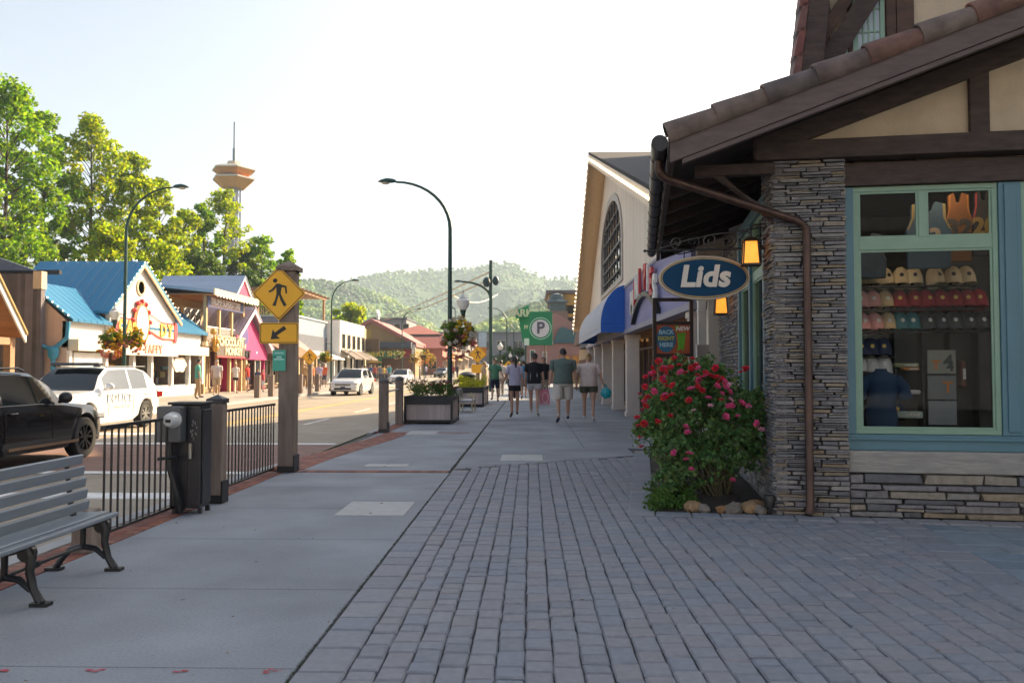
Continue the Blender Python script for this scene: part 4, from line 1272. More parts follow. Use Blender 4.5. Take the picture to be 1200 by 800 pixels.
# scalloped white display panel in the left window, price boards
m = MB(); pts = [(ya + .5, 1.75)]
for i in range(13): pts.append((ya + .5 + 2.4 * i / 12, 1.62 + .08 * (i % 2)))
pts += [(ya + 2.9, 2.35), (ya + .5, 2.35)]
m.prism(pts, FXL + .03, FXL + .07, 'yz'); m.build('scalloped_panel', white, t, True)
m = MB(); m.prism([(46.6 + .9 * math.cos(a) * (1 + .08 * math.cos(6*a)), 1.85 + .45 * math.sin(a) * (1 + .1 * math.cos(6*a))) for a in np.linspace(0, 6.283, 37)[:-1]], FXL + .16, FXL + .2, 'yz'); m.build('scalloped_sign', M('pale_pink_panel', (.65,.5,.42), .6), t, True)
m = MB(); m.box(FXL - .0, FXL + .04, ya2 - 3.1, ya2 - .3, .05, .6); m.build('painted_panel', M('pink_panel', (.5, .2, .35), .6, var=.2, vs=3), t, True)
# the ornate sign: scroll plates, oval, raised letters
gold = M('sign_gold', (.62, .34, .05), .45, var=.15); red = M('sign_red', (.55,.05,.06)); redo = M('sign_orange_red', (.60, .14, .03), .5, var=.15)
sg = thing('scroll_sign', 'ornate red and gold scroll sign on the white gable of the candy shop', 'shop sign', (FXL + .3, yap, 3.8))
def scrollband(y0_, y1_, f0, f1, x0, x1, nn=24):
    m = MB()
    for i in range(nn):
        a = i / nn; b = (i + 1) / nn
        m.prism([(y0_ + (y1_-y0_)*a, f0(a)), (y0_ + (y1_-y0_)*b, f0(b)), (y0_ + (y1_-y0_)*b, f1(b)), (y0_ + (y1_-y0_)*a, f1(a))], x0, x1, 'yz')
    return m
yl, yr = ya2 + .35, yb_ - .15
base = lambda s: 3.55 + .42 * math.sin(s * math.pi) + .12 * math.cos(s * 2 * math.pi * 2)
scrollband(yl, yr, lambda s: base(s) - .50, lambda s: base(s) + .50, FXL + .26, FXL + .30).build('scroll_back', red, sg, True)
scrollband(yl + .1, yr - .1, lambda s: base(s) - .40, lambda s: base(s) + .40, FXL + .301, FXL + .33).build('scroll_face', M('sign_cream', (.72, .62, .40), .5, var=.08), sg, True)
m = MB(); 
def ellipse(cy, cz, a_, b_, x0, x1, nn=28): m.prism([(cy + a_ * math.cos(q), cz + b_ * math.sin(q)) for q in np.linspace(0, 2*math.pi, nn+1)[:-1]], x0, x1, 'yz')
ellipse(yap, 4.0, .85, 1.12, FXL + .335, FXL + .38); m.build('oval_rim', redo, sg, True)
m = MB(); ellipse(yap, 4.0, .62, .92, FXL + .381, FXL + .41); m.build('oval_face', white, sg, True)
m = MB()
for i in range(9):
    a = -.4 + i * math.pi * 1.25 / 8; m.ball((FXL + .36, yap + .92 * math.cos(a), 4.0 + 1.18 * math.sin(a)), .13, 8, 5)
for y in (yl, yr): ellipse(y, base(0) , .22, .62, FXL + .31, FXL + .37, 16)
m.build('scroll_ornament', red, sg, True)
for i, ch in enumerate('CANDY'):
    y = [yl + .6, yl + 1.35, yl + 2.0, yr - 1.6, yr - .75][i]
    s = (y - yl) / (yr - yl)
    vs_, fs_ = text_geo(ch, size=.95, extrude=.03, bold=.035)
    m = MB(Matrix.Translation((FXL + .36, y, base(s))) @ FACE_PX); m.add(vs_, fs_); m.build('raised_letter', gold, sg, True)
letters('sign_letters', 'TAFFY', M('sign_pinkred', (.60,.22,.16), .5), (FXL + .62, 42.4, 2.63), FACE_PX, sg, True, size=.62, extrude=.02, bold=.02, spacing=1.25)
# blue downspout down the side
m = MB(); bpipe = M('blue_pipe', (.03, .25, .42), .45, var=.1)
m.tube([(FXL + .2, ya - .22, 3.7), (FXL + .18, ya - .25, 3.0), (FXL - .35, ya - .25, 2.55), (FXL - .45, ya - .25, 2.3), (FXL - .45, ya - .25, .05)], .10, 8)
m.tube([(FXL - 1.1, ya - .25, 2.9), (FXL - .98, ya - .25, 2.65), (FXL - .45, ya - .25, 2.4)], .09, 8)
m.lathe([(.10, 2.0), (.22, 2.15), (.24, 2.5), (.14, 2.6)], 10, (FXL - .45, ya - .25, 0))
m.build('downspout', bpipe, t, True, smooth=40)
part(t, 'plinth', M('pink_paint', (.5,.17,.32), .6), (FXL - 2.6, FXL - .1, ya - .03, ya - .002, 0, 1.0))

# --- 3: two storey shop with balcony
tan = M('tan_wall', (.50, .36, .20), .7, var=.1, vs=2)
greyb = ribbed('grey_blue_metal_roof', (.34, .40, .50), 1, 2, .4, .04, .8, .06, 1)
tr = M('trim_cream', (.66, .52, .34), .55, var=.05)
pinkr = M('hot_pink', (.60, .03, .12), .6, var=.08)
t = thing('balcony_shop', 'two storey tan shop with upper balcony, grey roof and small pink gable on top', 'shop building', (FXL, 51.5, 0))
y0, y1 = 46.6 + 3.62, 57.2
zf, ztop = 3.35, 6.4
part(t, 'wall', tan, (FXL - 9, FXL - 2.6, y0, y1, 0, ztop), (FXL - 2.6, FXL, y0, y0 + .15, 0, zf), (FXL - 2.6, FXL, y1 - .15, y1, 0, zf))
part(t, 'balcony_floor', tr, (FXL - 2.6, FXL + .3, y0 - .1, y1, zf - .28, zf))
for y in np.linspace(y0 + .1, y1 - .3, 4): part(t, 'post', M('post_tan', (.52,.36,.18), .6, var=.15), (FXL + .0, FXL + .2, y, y + .2, zf, ztop))
for y in np.linspace(y0 + .1, y1 - .3, 4): part(t, 'post', M('post_tan', (.52,.36,.18)), (FXL - .1, FXL + .1, y, y + .2, 0, zf - .28))
m = MB()
for y in np.arange(y0 + .3, y1 - .2, .14): m.box(FXL + .09, FXL + .12, y, y + .03, zf, zf + .95)
m.box(FXL + .07, FXL + .14, y0 + .3, y1 - .3, zf + .95, zf + 1.02)
m.build('balustrade', white, t, True)
xwin(t, FXL - 2.58, y0 + .6, y0 + 2.6, zf + .3, zf + 2.5, tr, winpane, 2); xwin(t, FXL - 2.58, y0 + 3.0, y0 + 5.8, zf + .3, zf + 2.5, white, winpane, 3)
m = MB(); m.prism([(FXL + .9, ztop + .02), (FXL - 9.3, ztop + 1.1), (FXL - 9.3, ztop + 1.25), (FXL + .9, ztop + .22)], y0 - .5, y1 + .6); m.build('roof', greyb, t, True)
part(t, 'fascia', tr, (FXL + .905, FXL + 1.0, y0 - .55, y1 + .65, ztop - .1, ztop + .30))
part(t, 'soffit', M('porch_ceiling_wood', (.3,.12,.04)), (FXL - 2.6, FXL + .9, y0 - .4, y1 + .5, ztop - .06, ztop + .0))
m = MB(); yg = y1 - 1.7; m.prism([(yg - 1.5, ztop + .32), (yg + 1.5, ztop + .32), (yg, ztop + 1.55)], FXL + .6, FXL + .7, 'yz'); m.build('small_gable', pinkr, t, True)
m = MB()
for s in (-1, 1): m.prism([(yg + s * 1.75, ztop + .2), (yg, ztop + 1.72), (yg, ztop + 1.48), (yg + s * 1.45, ztop + .2)], FXL + .705, FXL + .8, 'yz')
m.build('small_gable_trim', white, t, True)
m = MB()
for s in (-1, 1): m.prism([(yg + s * 1.8, ztop + .24), (yg, ztop + 1.8), (yg, ztop + 1.73), (yg + s * 1.72, ztop + .24)], FXL - 5, FXL + .85, 'yz')
m.build('small_gable_roof', greyb, t, True)
for (a, b) in ((y0 + .4, y0 + 2.9), (y0 + 3.3, y1 - .6)): xwin(t, FXL - .9, a, b, .3, zf - .5, tr, winpane, 2)
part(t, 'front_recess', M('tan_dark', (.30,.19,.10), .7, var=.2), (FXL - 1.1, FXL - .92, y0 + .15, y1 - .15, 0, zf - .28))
bulbs(t, [(FXL + 1.02, y0 - .4, ztop - .14), (FXL + 1.02, y1 + .5, ztop - .14)], .5, .045)
sg = thing('banner_sign', 'long navy lettered banner sign under the balcony shop roof', 'shop sign', (FXL + .4, y0 + 3, 5.6))
part(sg, 'board', M('banner_board', (.30,.17,.13), .6, var=.3, vs=3), (FXL + .24, FXL + .28, y0 + .1, y1 - .6, 5.58, 6.28))
part(sg, 'edge_strip', M('navy', (.02,.04,.16), .5), (FXL + .281, FXL + .30, y0 + .1, y1 - .6, 5.58, 5.68), (FXL + .281, FXL + .30, y0 + .1, y0 + .6, 5.7, 6.28), (FXL + .281, FXL + .30, y1 - 1.1, y1 - .6, 5.7, 6.28))
letters('sign_letters', 'TRUMP SUPERSTORE', M('pale_letters', (.60,.58,.62), .5), (FXL + .285, y0 + 3.2, 5.98), FACE_PX, sg, True, size=.60, extrude=.02, bold=.015, spacing=.92)
sg = thing('two_line_sign', 'dark boarded two line sign with raised cream lettering under the balcony', 'shop sign', (FXL + .4, y0 + 3.5, 3.1))
part(sg, 'board', M('sign_dark_board', (.10,.07,.05), .6, var=.3), (FXL + .33, FXL + .40, y0 + 1.4, y1 - .5, 2.45, 3.72))
part(sg, 'edge_strip', M('sign_red', (.55,.05,.06)), (FXL + .33, FXL + .45, y0 + 1.4, y1 - .5, 2.36, 2.445))
part(sg, 'edge_strip', tr, (FXL + .33, FXL + .45, y0 + 1.4, y1 - .5, 3.725, 3.80))
cl = M('sign_cream_letters', (.75,.62,.40), .5)
letters('sign_letters', 'CHOCOLATE', cl, (FXL + .42, y0 + 3.9, 3.38), FACE_PX, sg, True, size=.72, extrude=.03, bold=.03, spacing=1.0)
letters('sign_letters', 'MONKEY', cl, (FXL + .42, y0 + 4.3, 2.78), FACE_PX, sg, True, size=.72, extrude=.03, bold=.03, spacing=1.05)
m = MB(); m.ball((FXL + .5, y0 + .95, 3.45), .26, 10, 7); m.ball((FXL + .5, y0 + .95, 3.0), .22, 10, 7, (1, 1, 1.5)); m.tube([(FXL+.5, y0+.8, 3.1), (FXL+.6, y0+.55, 3.5), (FXL+.5, y0+.6, 3.9)], .06, 6); m.ball((FXL + .5, y0 + .55, 4.0), .22, 8, 6)
m.build('carved_ornament', M('ornament_gold', (.55,.30,.05), .5, var=.2), sg, True)

# --- 4: magenta gable shop
t = thing('pink_gable_shop', 'hot pink gabled shop with white barge boards and a white framed door', 'shop building', (FXL, 61, 0))
y0, y1 = YX(262, FXL) + 1.8, YX(304, FXL) + 1.2
yap = y0 + (y1 - y0) * .38; zap = 5.75; ze0 = 4.1; ze1 = 2.9
mg = ribbed('magenta_board', (.50, .02, .14), 1, 4, .6, .02, .5, .08, 2)
m = MB(); m.prism([(y0, 2.3), (y1, 2.3), (y1, ze1), (yap, zap), (y0, ze0)], FXL + .02, FXL + .2, 'yz'); m.build('gable_front', mg, t, True)
m = MB()
m.prism([(y0 - .6, ze0 - .45), (yap, zap - .02), (yap, zap + .3), (y0 - .6, ze0 - .15)], FXL + .55, FXL + .66, 'yz')
m.prism([(yap, zap - .02), (y1 + .6, ze1 - .4), (y1 + .6, ze1 - .1), (yap, zap + .3)], FXL + .55, FXL + .66, 'yz')
m.build('barge_board', white, t, True)
m = MB()
m.prism([(y0 - .6, ze0 - .14), (yap, zap + .31), (yap, zap + .42), (y0 - .6, ze0 - .03)], FXL - 8, FXL + .7, 'yz')
m.prism([(yap, zap + .31), (y1 + .6, ze1 - .09), (y1 + .6, ze1 + .02), (yap, zap + .42)], FXL - 8, FXL + .7, 'yz')
m.build('roof', ribbed('lavender_metal_roof', (.36, .30, .40), 0, 1.8, .4, .04, .8, .06, 1), t, True)
part(t, 'rear_ridge', M('hot_pink', (.6,.03,.12)), (FXL - 6, FXL - 5.7, y0 - 2, y0 + 5, 5.9, 6.5))
part(t, 'wall', mg, (FXL - 8, FXL, y0, y0 + .15, 0, ze0 - .4), (FXL - 8, FXL, y1 - .15, y1, 0, ze1 - .2))
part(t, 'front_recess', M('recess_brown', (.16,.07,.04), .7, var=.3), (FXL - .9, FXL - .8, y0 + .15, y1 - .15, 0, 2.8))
xwin(t, FXL - .78, y0 + 2.6, y0 + 4.2, .1, 2.3, white, winpane, 1, name='door'); xwin(t, FXL - .05, y0 + 4.4, y0 + 5.6, .05, 2.3, white, winpane, 1, name='door')
xwin(t, FXL - .78, y1 - 3.0, y1 - .5, .3, 2.1, M('recess_brown', (.16,.07,.04)), winpane, 2)
for y in (y0 + .1, y0 + 2.2): part(t, 'post', tr, (FXL - .1, FXL + .1, y, y + .25, 0, 2.3))
m = MB()
m.lathe([(.75, 0), (.75, .08), (.05, .08)], 18, (FXL + .21, y0 + 1.4, 3.95), 'x'); m.build('round_sign', M('round_sign_purple', (.10,.06,.22), .5, var=.4, vs=3), t, True)
letters('sign_letters', 'ERY', blackmetal, (FXL + .25, y0 + 1.9, 2.62), FACE_PX, t, True, size=.75, extrude=.04, bold=.04, spacing=1.2)
bulbs(t, [(FXL + .7, y0 + 2.3, 2.4), (FXL + .7, y0 + 3.2, 3.2)], 2)

# --- 5: dark roofed row with brown porch roof
t = thing('dark_roof_shop', 'low brown shop with a dark grey shingle roof and porch posts behind the sign post', 'shop building', (FXL, 70, 0))
y0, y1 = 65.6, 74.2
dk = M('grey_shingle', (.10, .095, .105), .9, var=.25, vs=5, bump=.6, bs=12)
brn = M('brown_shingle', (.20, .115, .06), .9, var=.25, vs=5, bump=.6, bs=12)
wallb = M('brown_wall', (.22, .13, .08), .8, var=.2, vs=2)
part(t, 'wall', wallb, (FXL - 9, FXL - 1.8, y0, y1, 0, 3.6))
m = MB(); m.prism([(FXL - 1.0, 3.5), (FXL - 5.5, 6.7), (FXL - 10, 3.5)], y0 - .3, y1 + .3); m.build('roof', dk, t, True)
m = MB(); m.prism([(FXL + .9, 2.75), (FXL - 2.0, 4.3), (FXL - 2.0, 4.1), (FXL + .9, 2.6)], y0 + .6, y1 + .3); m.build('porch_roof', brn, t, True)
m = MB(); m.prism([(y1 - 7.5, 4.2), (y1 - 2.5, 4.2), (y1 - 5, 5.9)], FXL - 3.4, FXL - 1.2, 'yz'); m.build('white_gable', white, t, True)
m = MB(); m.prism([(y1 - 8, 4.1), (y1 - 5, 6.15), (y1 - 2, 4.1), (y1 - 2.2, 4.0), (y1 - 5, 5.95), (y1 - 7.8, 4.0)], FXL - 5, FXL - 1.0, 'yz'); m.build('gable_roof', dk, t, True)
for y in np.linspace(y0 + .6, y1 - .4, 6): part(t, 'post', M('post_tan', (.52,.36,.18)), (FXL + .4, FXL + .65, y, y + .25, 0, 2.7))
for a in np.linspace(y0 + 1, y1 - 3, 4): xwin(t, FXL - 1.78, a, a + 2.2, .3, 2.4, tr, winpane, 2)

# --- 6: pink-brown shop, flat roof deck with pergola, white shop
t = thing('maroon_porch_shop', 'shop with a dull red metal porch roof and timber posts, right of the sign post', 'shop building', (FXL, 77, 0))
FXL = -22.0
y0, y1 = 74.5, 79.0
part(t, 'wall', wallb, (FXL - 9, FXL - 1.8, y0, y1, 0, 3.8))
m = MB(); m.prism([(FXL + .9, 2.9), (FXL - 2.2, 5.2), (FXL - 2.2, 5.05), (FXL + .9, 2.75)], y0, y1); m.build('porch_roof', M('dull_red_metal', (.30,.15,.14), .6, var=.1), t, True)
for y in np.linspace(y0 + .3, y1 - .4, 3): part(t, 'post', M('post_tan', (.52,.36,.18)), (FXL + .4, FXL + .65, y, y + .28, 0, 2.8))
xwin(t, FXL - 1.78, y0 + 1, y1 - 1, .3, 2.5, tr, winpane, 4)
t = thing('roof_deck_building', 'grey blue building with a timber pergola and plants on its roof deck', 'building', (FXL, 85, 0))
FXL = -22.4
y0, y1 = 79.4, 91.0
gbl = M('grey_blue_wall', (.22, .27, .34), .7, var=.08)
part(t, 'wall', gbl, (FXL - 10, FXL - 1.2, y0, y1, 3.2, 6.9), (FXL - 10, FXL - 2, y0, y1, 0, 3.2))
part(t, 'slate_face', M('slate_panel', (.10,.11,.14), .8, var=.2, vs=2), (FXL - 9, FXL - 1.6, y0 - .12, y0 - .004, 3.0, 5.6), (FXL - 1.196, FXL - 1.12, y0, y1, 3.2, 5.2))
part(t, 'coping', M('white_coping', (.6,.6,.58), .6), (FXL - 10.1, FXL - 1.05, y0 - .15, y1 + .1, 6.905, 7.05))
perg = M('pergola_timber', (.32, .17, .08), .7, var=.2)
for x in (FXL - 9.5, FXL - 5.5, FXL - 1.5):
    for y in (y0 + .4, y1 - .6): part(t, 'pergola_post', perg, (x, x + .22, y, y + .22, 7.05, 9.6))
part(t, 'pergola_top', perg, *[(FXL - 10, FXL - .9, y, y + .12, 9.7, 9.9) for y in np.linspace(y0, y1, 9)], *[(x, x + .15, y0 - .3, y1 + .3, 9.55, 9.69) for x in (FXL - 9.4, FXL - 5.4, FXL - 1.4)])
m = MB()
for x in np.arange(FXL - 9.4, FXL - 1.4, .22): m.box(x, x + .05, y0 + .42, y0 + .47, 7.05, 8.0)
m.box(FXL - 9.4, FXL - 1.4, y0 + .4, y0 + .5, 8.0, 8.08)
m.build('deck_railing', perg, t, True)
m = MB()
m.prism([(FXL + 1.0, 2.8), (FXL - 2, 3.9), (FXL - 2, 3.75), (FXL + 1.0, 2.65)], y0, y1); m.build('porch_roof', M('white_coping', (.6,.6,.58)), t, True)
for y in np.linspace(y0 + .3, y1 - .4, 4): part(t, 'post', white, (FXL + .5, FXL + .75, y, y + .25, 0, 2.7))
xwin(t, FXL - 1.98, y0 + 1, y1 - 1, .3, 2.5, tr, winpane, 5)
t = thing('white_shop', 'white two storey shop with dark awnings and a row of upper windows', 'shop building', (FXL, 98, 0))
FXL = -23.6
y0, y1 = 91.4, 105.0
part(t, 'wall', white, (FXL - 10, FXL + 1.5, y0, y1, 3.0, 7.3), (FXL - 10, FXL, y0, y1, 0, 3.0))
for k in range(5): xwin(t, FXL + 1.5, y0 + .8 + k * 2.7, y0 + 2.6 + k * 2.7, 4.0, 5.8, tr, winpane, 1)
for k in range(3):
    a = y0 + .4 + k * 4.8
    m = MB(); m.prism([(FXL + 1.52, 3.9), (FXL + 3.2, 2.9), (FXL + 3.2, 2.75), (FXL + 1.52, 3.7)], a, a + 4.2); m.build('awning', M('awning_taupe', (.14,.11,.09), .8, var=.1), t, True)
part(t, 'post', blackmetal, *[(FXL + 1.2, FXL + 1.45, y, y + .3, 0, 3.0) for y in np.linspace(y0 + .2, y1 - .5, 5)])
part(t, 'hanging_board', M('board_brown', (.10,.065,.04), .7, var=.3), (FXL + 1.6, FXL + 3.4, y1 + .2, y1 + .35, 3.9, 5.6))
part(t, 'parapet_end', tr, (FXL + 1.1, FXL + 1.6, y1, y1 + .5, 2.0, 7.0))

# --- 7: big tan gable facing the viewer, brick below, red roof
yb = 128.0; gz = road_z(yb) + .12
t = thing('tan_gable_building', 'broad tan gabled building with pinkish red roof and yellow lettered signs over a stone front', 'building', (-24, yb, gz))
def X_(px, Y=yb): return pix(px, 433, Y).x
def Z_(py, Y=yb): return pix(622, py, Y).z
tanw = M('tan_gable_wall', (.34, .22, .11), .75, var=.1, vs=.8)
xl, xr, xa = X_(392), X_(486), X_(435)
m = MB(); m.prism([(xl, gz), (xr, gz), (xr, Z_(404)), (xa, Z_(378)), (xl, Z_(398))], yb, yb + 14); m.build('wall', tanw, t, True)
m = MB(); m.prism([(xr + .3, Z_(404) - .3), (xr + .3, Z_(404) + .35), (xa, Z_(378) + .7), (xa, Z_(378) + .05)], yb - .5, yb + 18); m.prism([(xl - .6, Z_(399) - .3), (xl - .6, Z_(399) + .2), (xa, Z_(378) + .7), (xa, Z_(378) + .05)], yb - .5, yb + 18)
m.build('roof', M('pink_red_roof', (.36, .13, .12), .7, var=.12, vs=1), t, True)
part(t, 'stone_front', M('far_stone', (.24,.17,.13), .9, var=.35, vs=1.4), (xl, X_(445), yb - .6, yb - .01, gz, Z_(405)))
part(t, 'canopy', M('canopy_slate', (.06,.07,.10), .7, var=.2), (X_(418), X_(484), yb - 2.2, yb - .02, Z_(408), Z_(401)))
yell = M('yellow_letters', (.60,.45,.05), .5)
part(t, 'sign_board', M('board_green', (.05,.12,.05), .6, var=.2), (X_(433), X_(468), yb - 2.5, yb - 2.22, Z_(420), Z_(411)))
letters('sign_letters', 'WINERY SHOP', yell, ((X_(433) + X_(468)) / 2, yb - 2.53, Z_(415)), FACE_NY, t, True, size=1.15, extrude=.05, bold=.03)
part(t, 'wall_sign', M('sign_mustard', (.42,.28,.05), .6, var=.2), (X_(419), X_(435), yb - .1, yb - .01, Z_(396), Z_(386)))
part(t, 'wall_sign', M('sign_teal', (.05,.25,.25), .6), (X_(419), X_(424), yb - .14, yb - .101, Z_(395), Z_(387)))
part(t, 'sign_panel', M('sign_crimson', (.35,.03,.07), .6), (X_(473), X_(482), yb - .1, yb - .01, Z_(418), Z_(409)))
part(t, 'sign_panel', white, (X_(483), X_(487), yb - .6, yb - .2, Z_(424), Z_(404)))
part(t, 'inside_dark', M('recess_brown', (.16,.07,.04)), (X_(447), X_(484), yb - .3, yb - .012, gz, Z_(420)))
part(t, 'green_column', M('board_green2', (.03,.22,.08), .6), (X_(447), X_(450), yb - 2.4, yb - 2.0, gz, Z_(418)))
m = MB(); m.lathe([(.05, 0), (1.3, .25), (1.3, .32), (.05, .7)], 16, (X_(443), yb - 3.2, gz + 2.0)); m.tube([(X_(443), yb - 3.2, gz), (X_(443), yb - 3.2, gz + 2.4)], .04, 6)
po = m.build('patio_parasol', M('orange_canvas', (.60,.28,.03), .7, var=.1), None, False); po['label'] = 'small orange patio parasol in front of the tan gable building'; po['category'] = 'parasol'

# --- 8: red hipped building and grey boxes further up the hill
yb = 165.0; gz = road_z(yb)
t = thing('red_hip_building', 'grey building with a red hipped roof further up the street', 'building', (-26, yb, gz))
xl, xr = X_(458, yb), X_(512, yb)
part(t, 'wall', M('far_grey_wall', (.16,.15,.16), .8, var=.15), (xl, xr, yb, yb + 18, gz, Z_(391, yb)))
m = MB(); za_, zb_ = Z_(391, yb) - .1, Z_(378, yb)
m.add([(xl - 1, yb - 1, za_), (xr + 1, yb - 1, za_), (xr + 1, yb + 19, za_), (xl - 1, yb + 19, za_), ((xl + xr) / 2, yb + 8, zb_), ((xl + xr) / 2, yb + 11, zb_)], [(0, 1, 4), (1, 2, 5, 4), (2, 3, 5), (3, 0, 4, 5), (3, 2, 1, 0)])
m.build('roof', M('brick_red_roof', (.32,.09,.06), .7, var=.12), t, True)
for k in range(3): ywin(t, yb, xl + 1 + k * 2.6, xl + 2.8 + k * 2.6, Z_(412, yb), Z_(402, yb), tr, winpane, 1)
yb = 180.0; gz = road_z(yb)
t = thing('grey_box_building', 'long flat roofed grey building above the tan gable', 'building', (-38, yb, gz))
part(t, 'wall', M('flat_grey_wall', (.23,.24,.26), .8, var=.08), (X_(436, yb), X_(476, yb), yb, yb + 16, gz, Z_(374, yb)))
part(t, 'roof_edge', M('roof_edge_grey', (.10,.11,.13), .7), (X_(435, yb), X_(477, yb), yb - .3, yb + 16.3, Z_(374, yb) + .01, Z_(372, yb)))
m = MB(); m.lathe([(1.5, 0), (1.2, .35), (.05, .5)], 14, (X_(437, yb) + 1.2, yb - 1, Z_(370, yb)), 'x'); m.build('dish', white, t, True)
for k in range(4): ywin(t, yb, X_(441, yb) + k * 2.0, X_(441, yb) + 1.4 + k * 2.0, Z_(386, yb), Z_(379, yb), tr, winpane, 1)
# small coloured shop fronts further up both sides (each its own building)
specs = [(-15.5, 139, 7, 6.2, (.36,.14,.10), (.36,.12,.10), 'small red fronted shop with a pinkish roof beyond the tan gable'),
         (-15.3, 150, 9, 5.2, (.50,.30,.10), (.34,.16,.10), 'ochre shop front with brown roof up the street'),
         (-15.0, 163, 9, 7.4, (.20,.13,.11), (.28,.10,.08), 'tall brown shop with a narrow red roof up the street'),
         (-14.8, 178, 10, 5.8, (.42,.34,.26), (.20,.18,.17), 'beige shop with grey roof near the top of the street'),
         (-14.5, 196, 12, 7.0, (.26,.20,.18), (.18,.09,.07), 'dull brown block with rusty roof at the top of the street')]
for (x, y, L_, h, wc, rc, lab) in specs:
    gz = road_z(y) + .1
    t = thing('street_shop', lab, 'shop building', (x, y, gz), group='shops up the left side of the street')
    key = lab[:14].replace(' ', '_')
    part(t, 'wall', M('w_' + key, wc, .8, var=.15), (x - 9, x, y, y + L_, gz - .5, gz + h - 1.4))
    m = MB(); m.prism([(y - .5, gz + h - 1.5), (y + L_ + .5, gz + h - 1.5), (y + L_ / 2, gz + h + .6)], x - 9.4, x + .6, 'yz'); m.build('roof', M('r_' + key, rc, .8, var=.15), t, True)
    for k in range(3): xwin(t, x, y + .6 + k * L_ / 3.2, y + 2.2 + k * L_ / 3.2, gz + .3, gz + 2.5, tr, winpane, 1)
    m = MB(); m.prism([(x + .01, gz + 3.3), (x + 1.6, gz + 2.7), (x + 1.6, gz + 2.5), (x + .01, gz + 3.0)], y, y + L_); m.build('awning', M('aw_' + key, (min(1, wc[0] * 1.3), wc[1] * 1.2, wc[2]), .8), t, True)
    ywin(t, y, x - 4, x - 1, gz + 1.0, gz + 3.0, tr, winpane, 2)
# ------------------------------------------------------------------ right side, beyond the cream shops
yb = 112.0; gz = road_z(yb)
t = thing('timber_tower', 'brown timber tower building with teal cupola above the pink building', 'building', (6, yb + 8, gz))
tw = M('tower_timber', (.17, .10, .07), .8, var=.3, vs=1.2)
Yt = 122.0
part(t, 'wall', tw, (X_(645, Yt), X_(700, Yt), Yt, Yt + 12, gz, Z_(384, Yt)))
part(t, 'upper_deck', M('tower_ochre', (.50,.28,.06), .7, var=.25, vs=1), (X_(643, Yt), X_(702, Yt), Yt - .8, Yt + 12, Z_(358, Yt), Z_(345, Yt)))
part(t, 'roof_edge', M('tower_grey', (.14,.12,.13), .7), (X_(640, Yt), X_(704, Yt), Yt - 1.4, Yt + 13, Z_(344.5, Yt), Z_(341, Yt)))
for px in np.linspace(645, 698, 7): part(t, 'deck_post', tw, (X_(px, Yt), X_(px, Yt) + .3, Yt - .7, Yt - .4, Z_(383, Yt), Z_(358, Yt)))
part(t, 'dark_gallery', M('tower_dark', (.05,.035,.03), .9, var=.3), (X_(646, Yt), X_(699, Yt), Yt + .1, Yt + 10, Z_(383.5, Yt), Z_(358.5, Yt)))
part(t, 'rail', M('tower_ochre', (.50,.28,.06)), (X_(644, Yt), X_(700, Yt), Yt - .82, Yt - .72, Z_(372, Yt), Z_(368, Yt)))
cx = X_(652, Yt)
m = MB(); m.lathe([(1.9, Z_(356, Yt)), (1.1, Z_(352, Yt)), (1.0, Z_(347, Yt)), (.1, Z_(345, Yt))], 8, (cx, Yt - 2.2, 0)); m.lathe([(1.4, Z_(366, Yt)), (1.4, Z_(356, Yt))], 8, (cx, Yt - 2.2, 0)); m.build('cupola', M('cupola_teal', (.07,.11,.12), .6, var=.15), t, True)
m = MB(); m.lathe([(1.7, gz), (1.7, Z_(366.2, Yt))], 8, (cx, Yt - 2.2, 0)); m.build('turret', M('turret_pink', (.19,.12,.10), .8, var=.1), t, True)
Yp = 92.0; gz = 0
t = thing('pink_teal_building', 'dusty pink building with a teal gable and amber windows, behind the walkers', 'building', (5, Yp, gz))
pk = M('dusty_pink', (.34, .19, .165), .8, var=.1, vs=1)
part(t, 'wall', pk, (X_(617, Yp), X_(700, Yp), Yp, Yp + 12, 0, Z_(402, Yp)))
m = MB(); m.prism([(X_(645, Yp), Z_(402, Yp)), (X_(645, Yp), Z_(368, Yp)), (X_(652, Yp), Z_(366, Yp)), (X_(704, Yp), Z_(396, Yp)), (X_(704, Yp), Z_(402, Yp))], Yp + 1, Yp + 10); m.build('gable_wall', pk, t, True)
m = MB(); m.prism([(X_(648, Yp), Z_(402, Yp)), (X_(655, Yp), Z_(386, Yp)), (X_(659, Yp), Z_(383, Yp)), (X_(692, Yp), Z_(396, Yp)), (X_(692, Yp), Z_(402, Yp))], Yp - .3, Yp + .95); m.build('teal_gable', M('teal_slate', (.055, .13, .145), .7, var=.15, vs=1), t, True)
ambm = M('amber_window', (.50,.22,.04), .3, var=.4, vs=1.5)
for k in range(3):
    x = X_(655, Yp) + k * 1.5; ywin(t, Yp, x, x + 1.3, Z_(424, Yp), Z_(416, Yp), M('amber_frame', (.30,.14,.05), .6), ambm, 1)
part(t, 'lower_front', M('tan_front', (.40,.25,.10), .7, var=.2), (X_(648, Yp), X_(700, Yp), Yp - .25, Yp - .01, 0, Z_(425, Yp)))
ywin(t, Yp, X_(621, Yp), X_(627, Yp), Z_(424, Yp), Z_(410, Yp), white, winpane, 1)
ywin(t, Yp, X_(636, Yp), X_(641, Yp), Z_(424, Yp), Z_(412, Yp), white, winpane, 1)
part(t, 'eave_board', white, (X_(617, Yp) - .2, X_(648, Yp), Yp - .4, Yp - .02, Z_(403, Yp), Z_(400.5, Yp)))
specs = [(4.2, 46.5, 14, 4.6, (.36,.30,.26), (.10,.10,.11), 'low grey roofed shop just past the cream gable'),
         (4.5, 62, 12, 5.2, (.42,.30,.18), (.16,.10,.08), 'tan shop with brown roof before the pink building')]
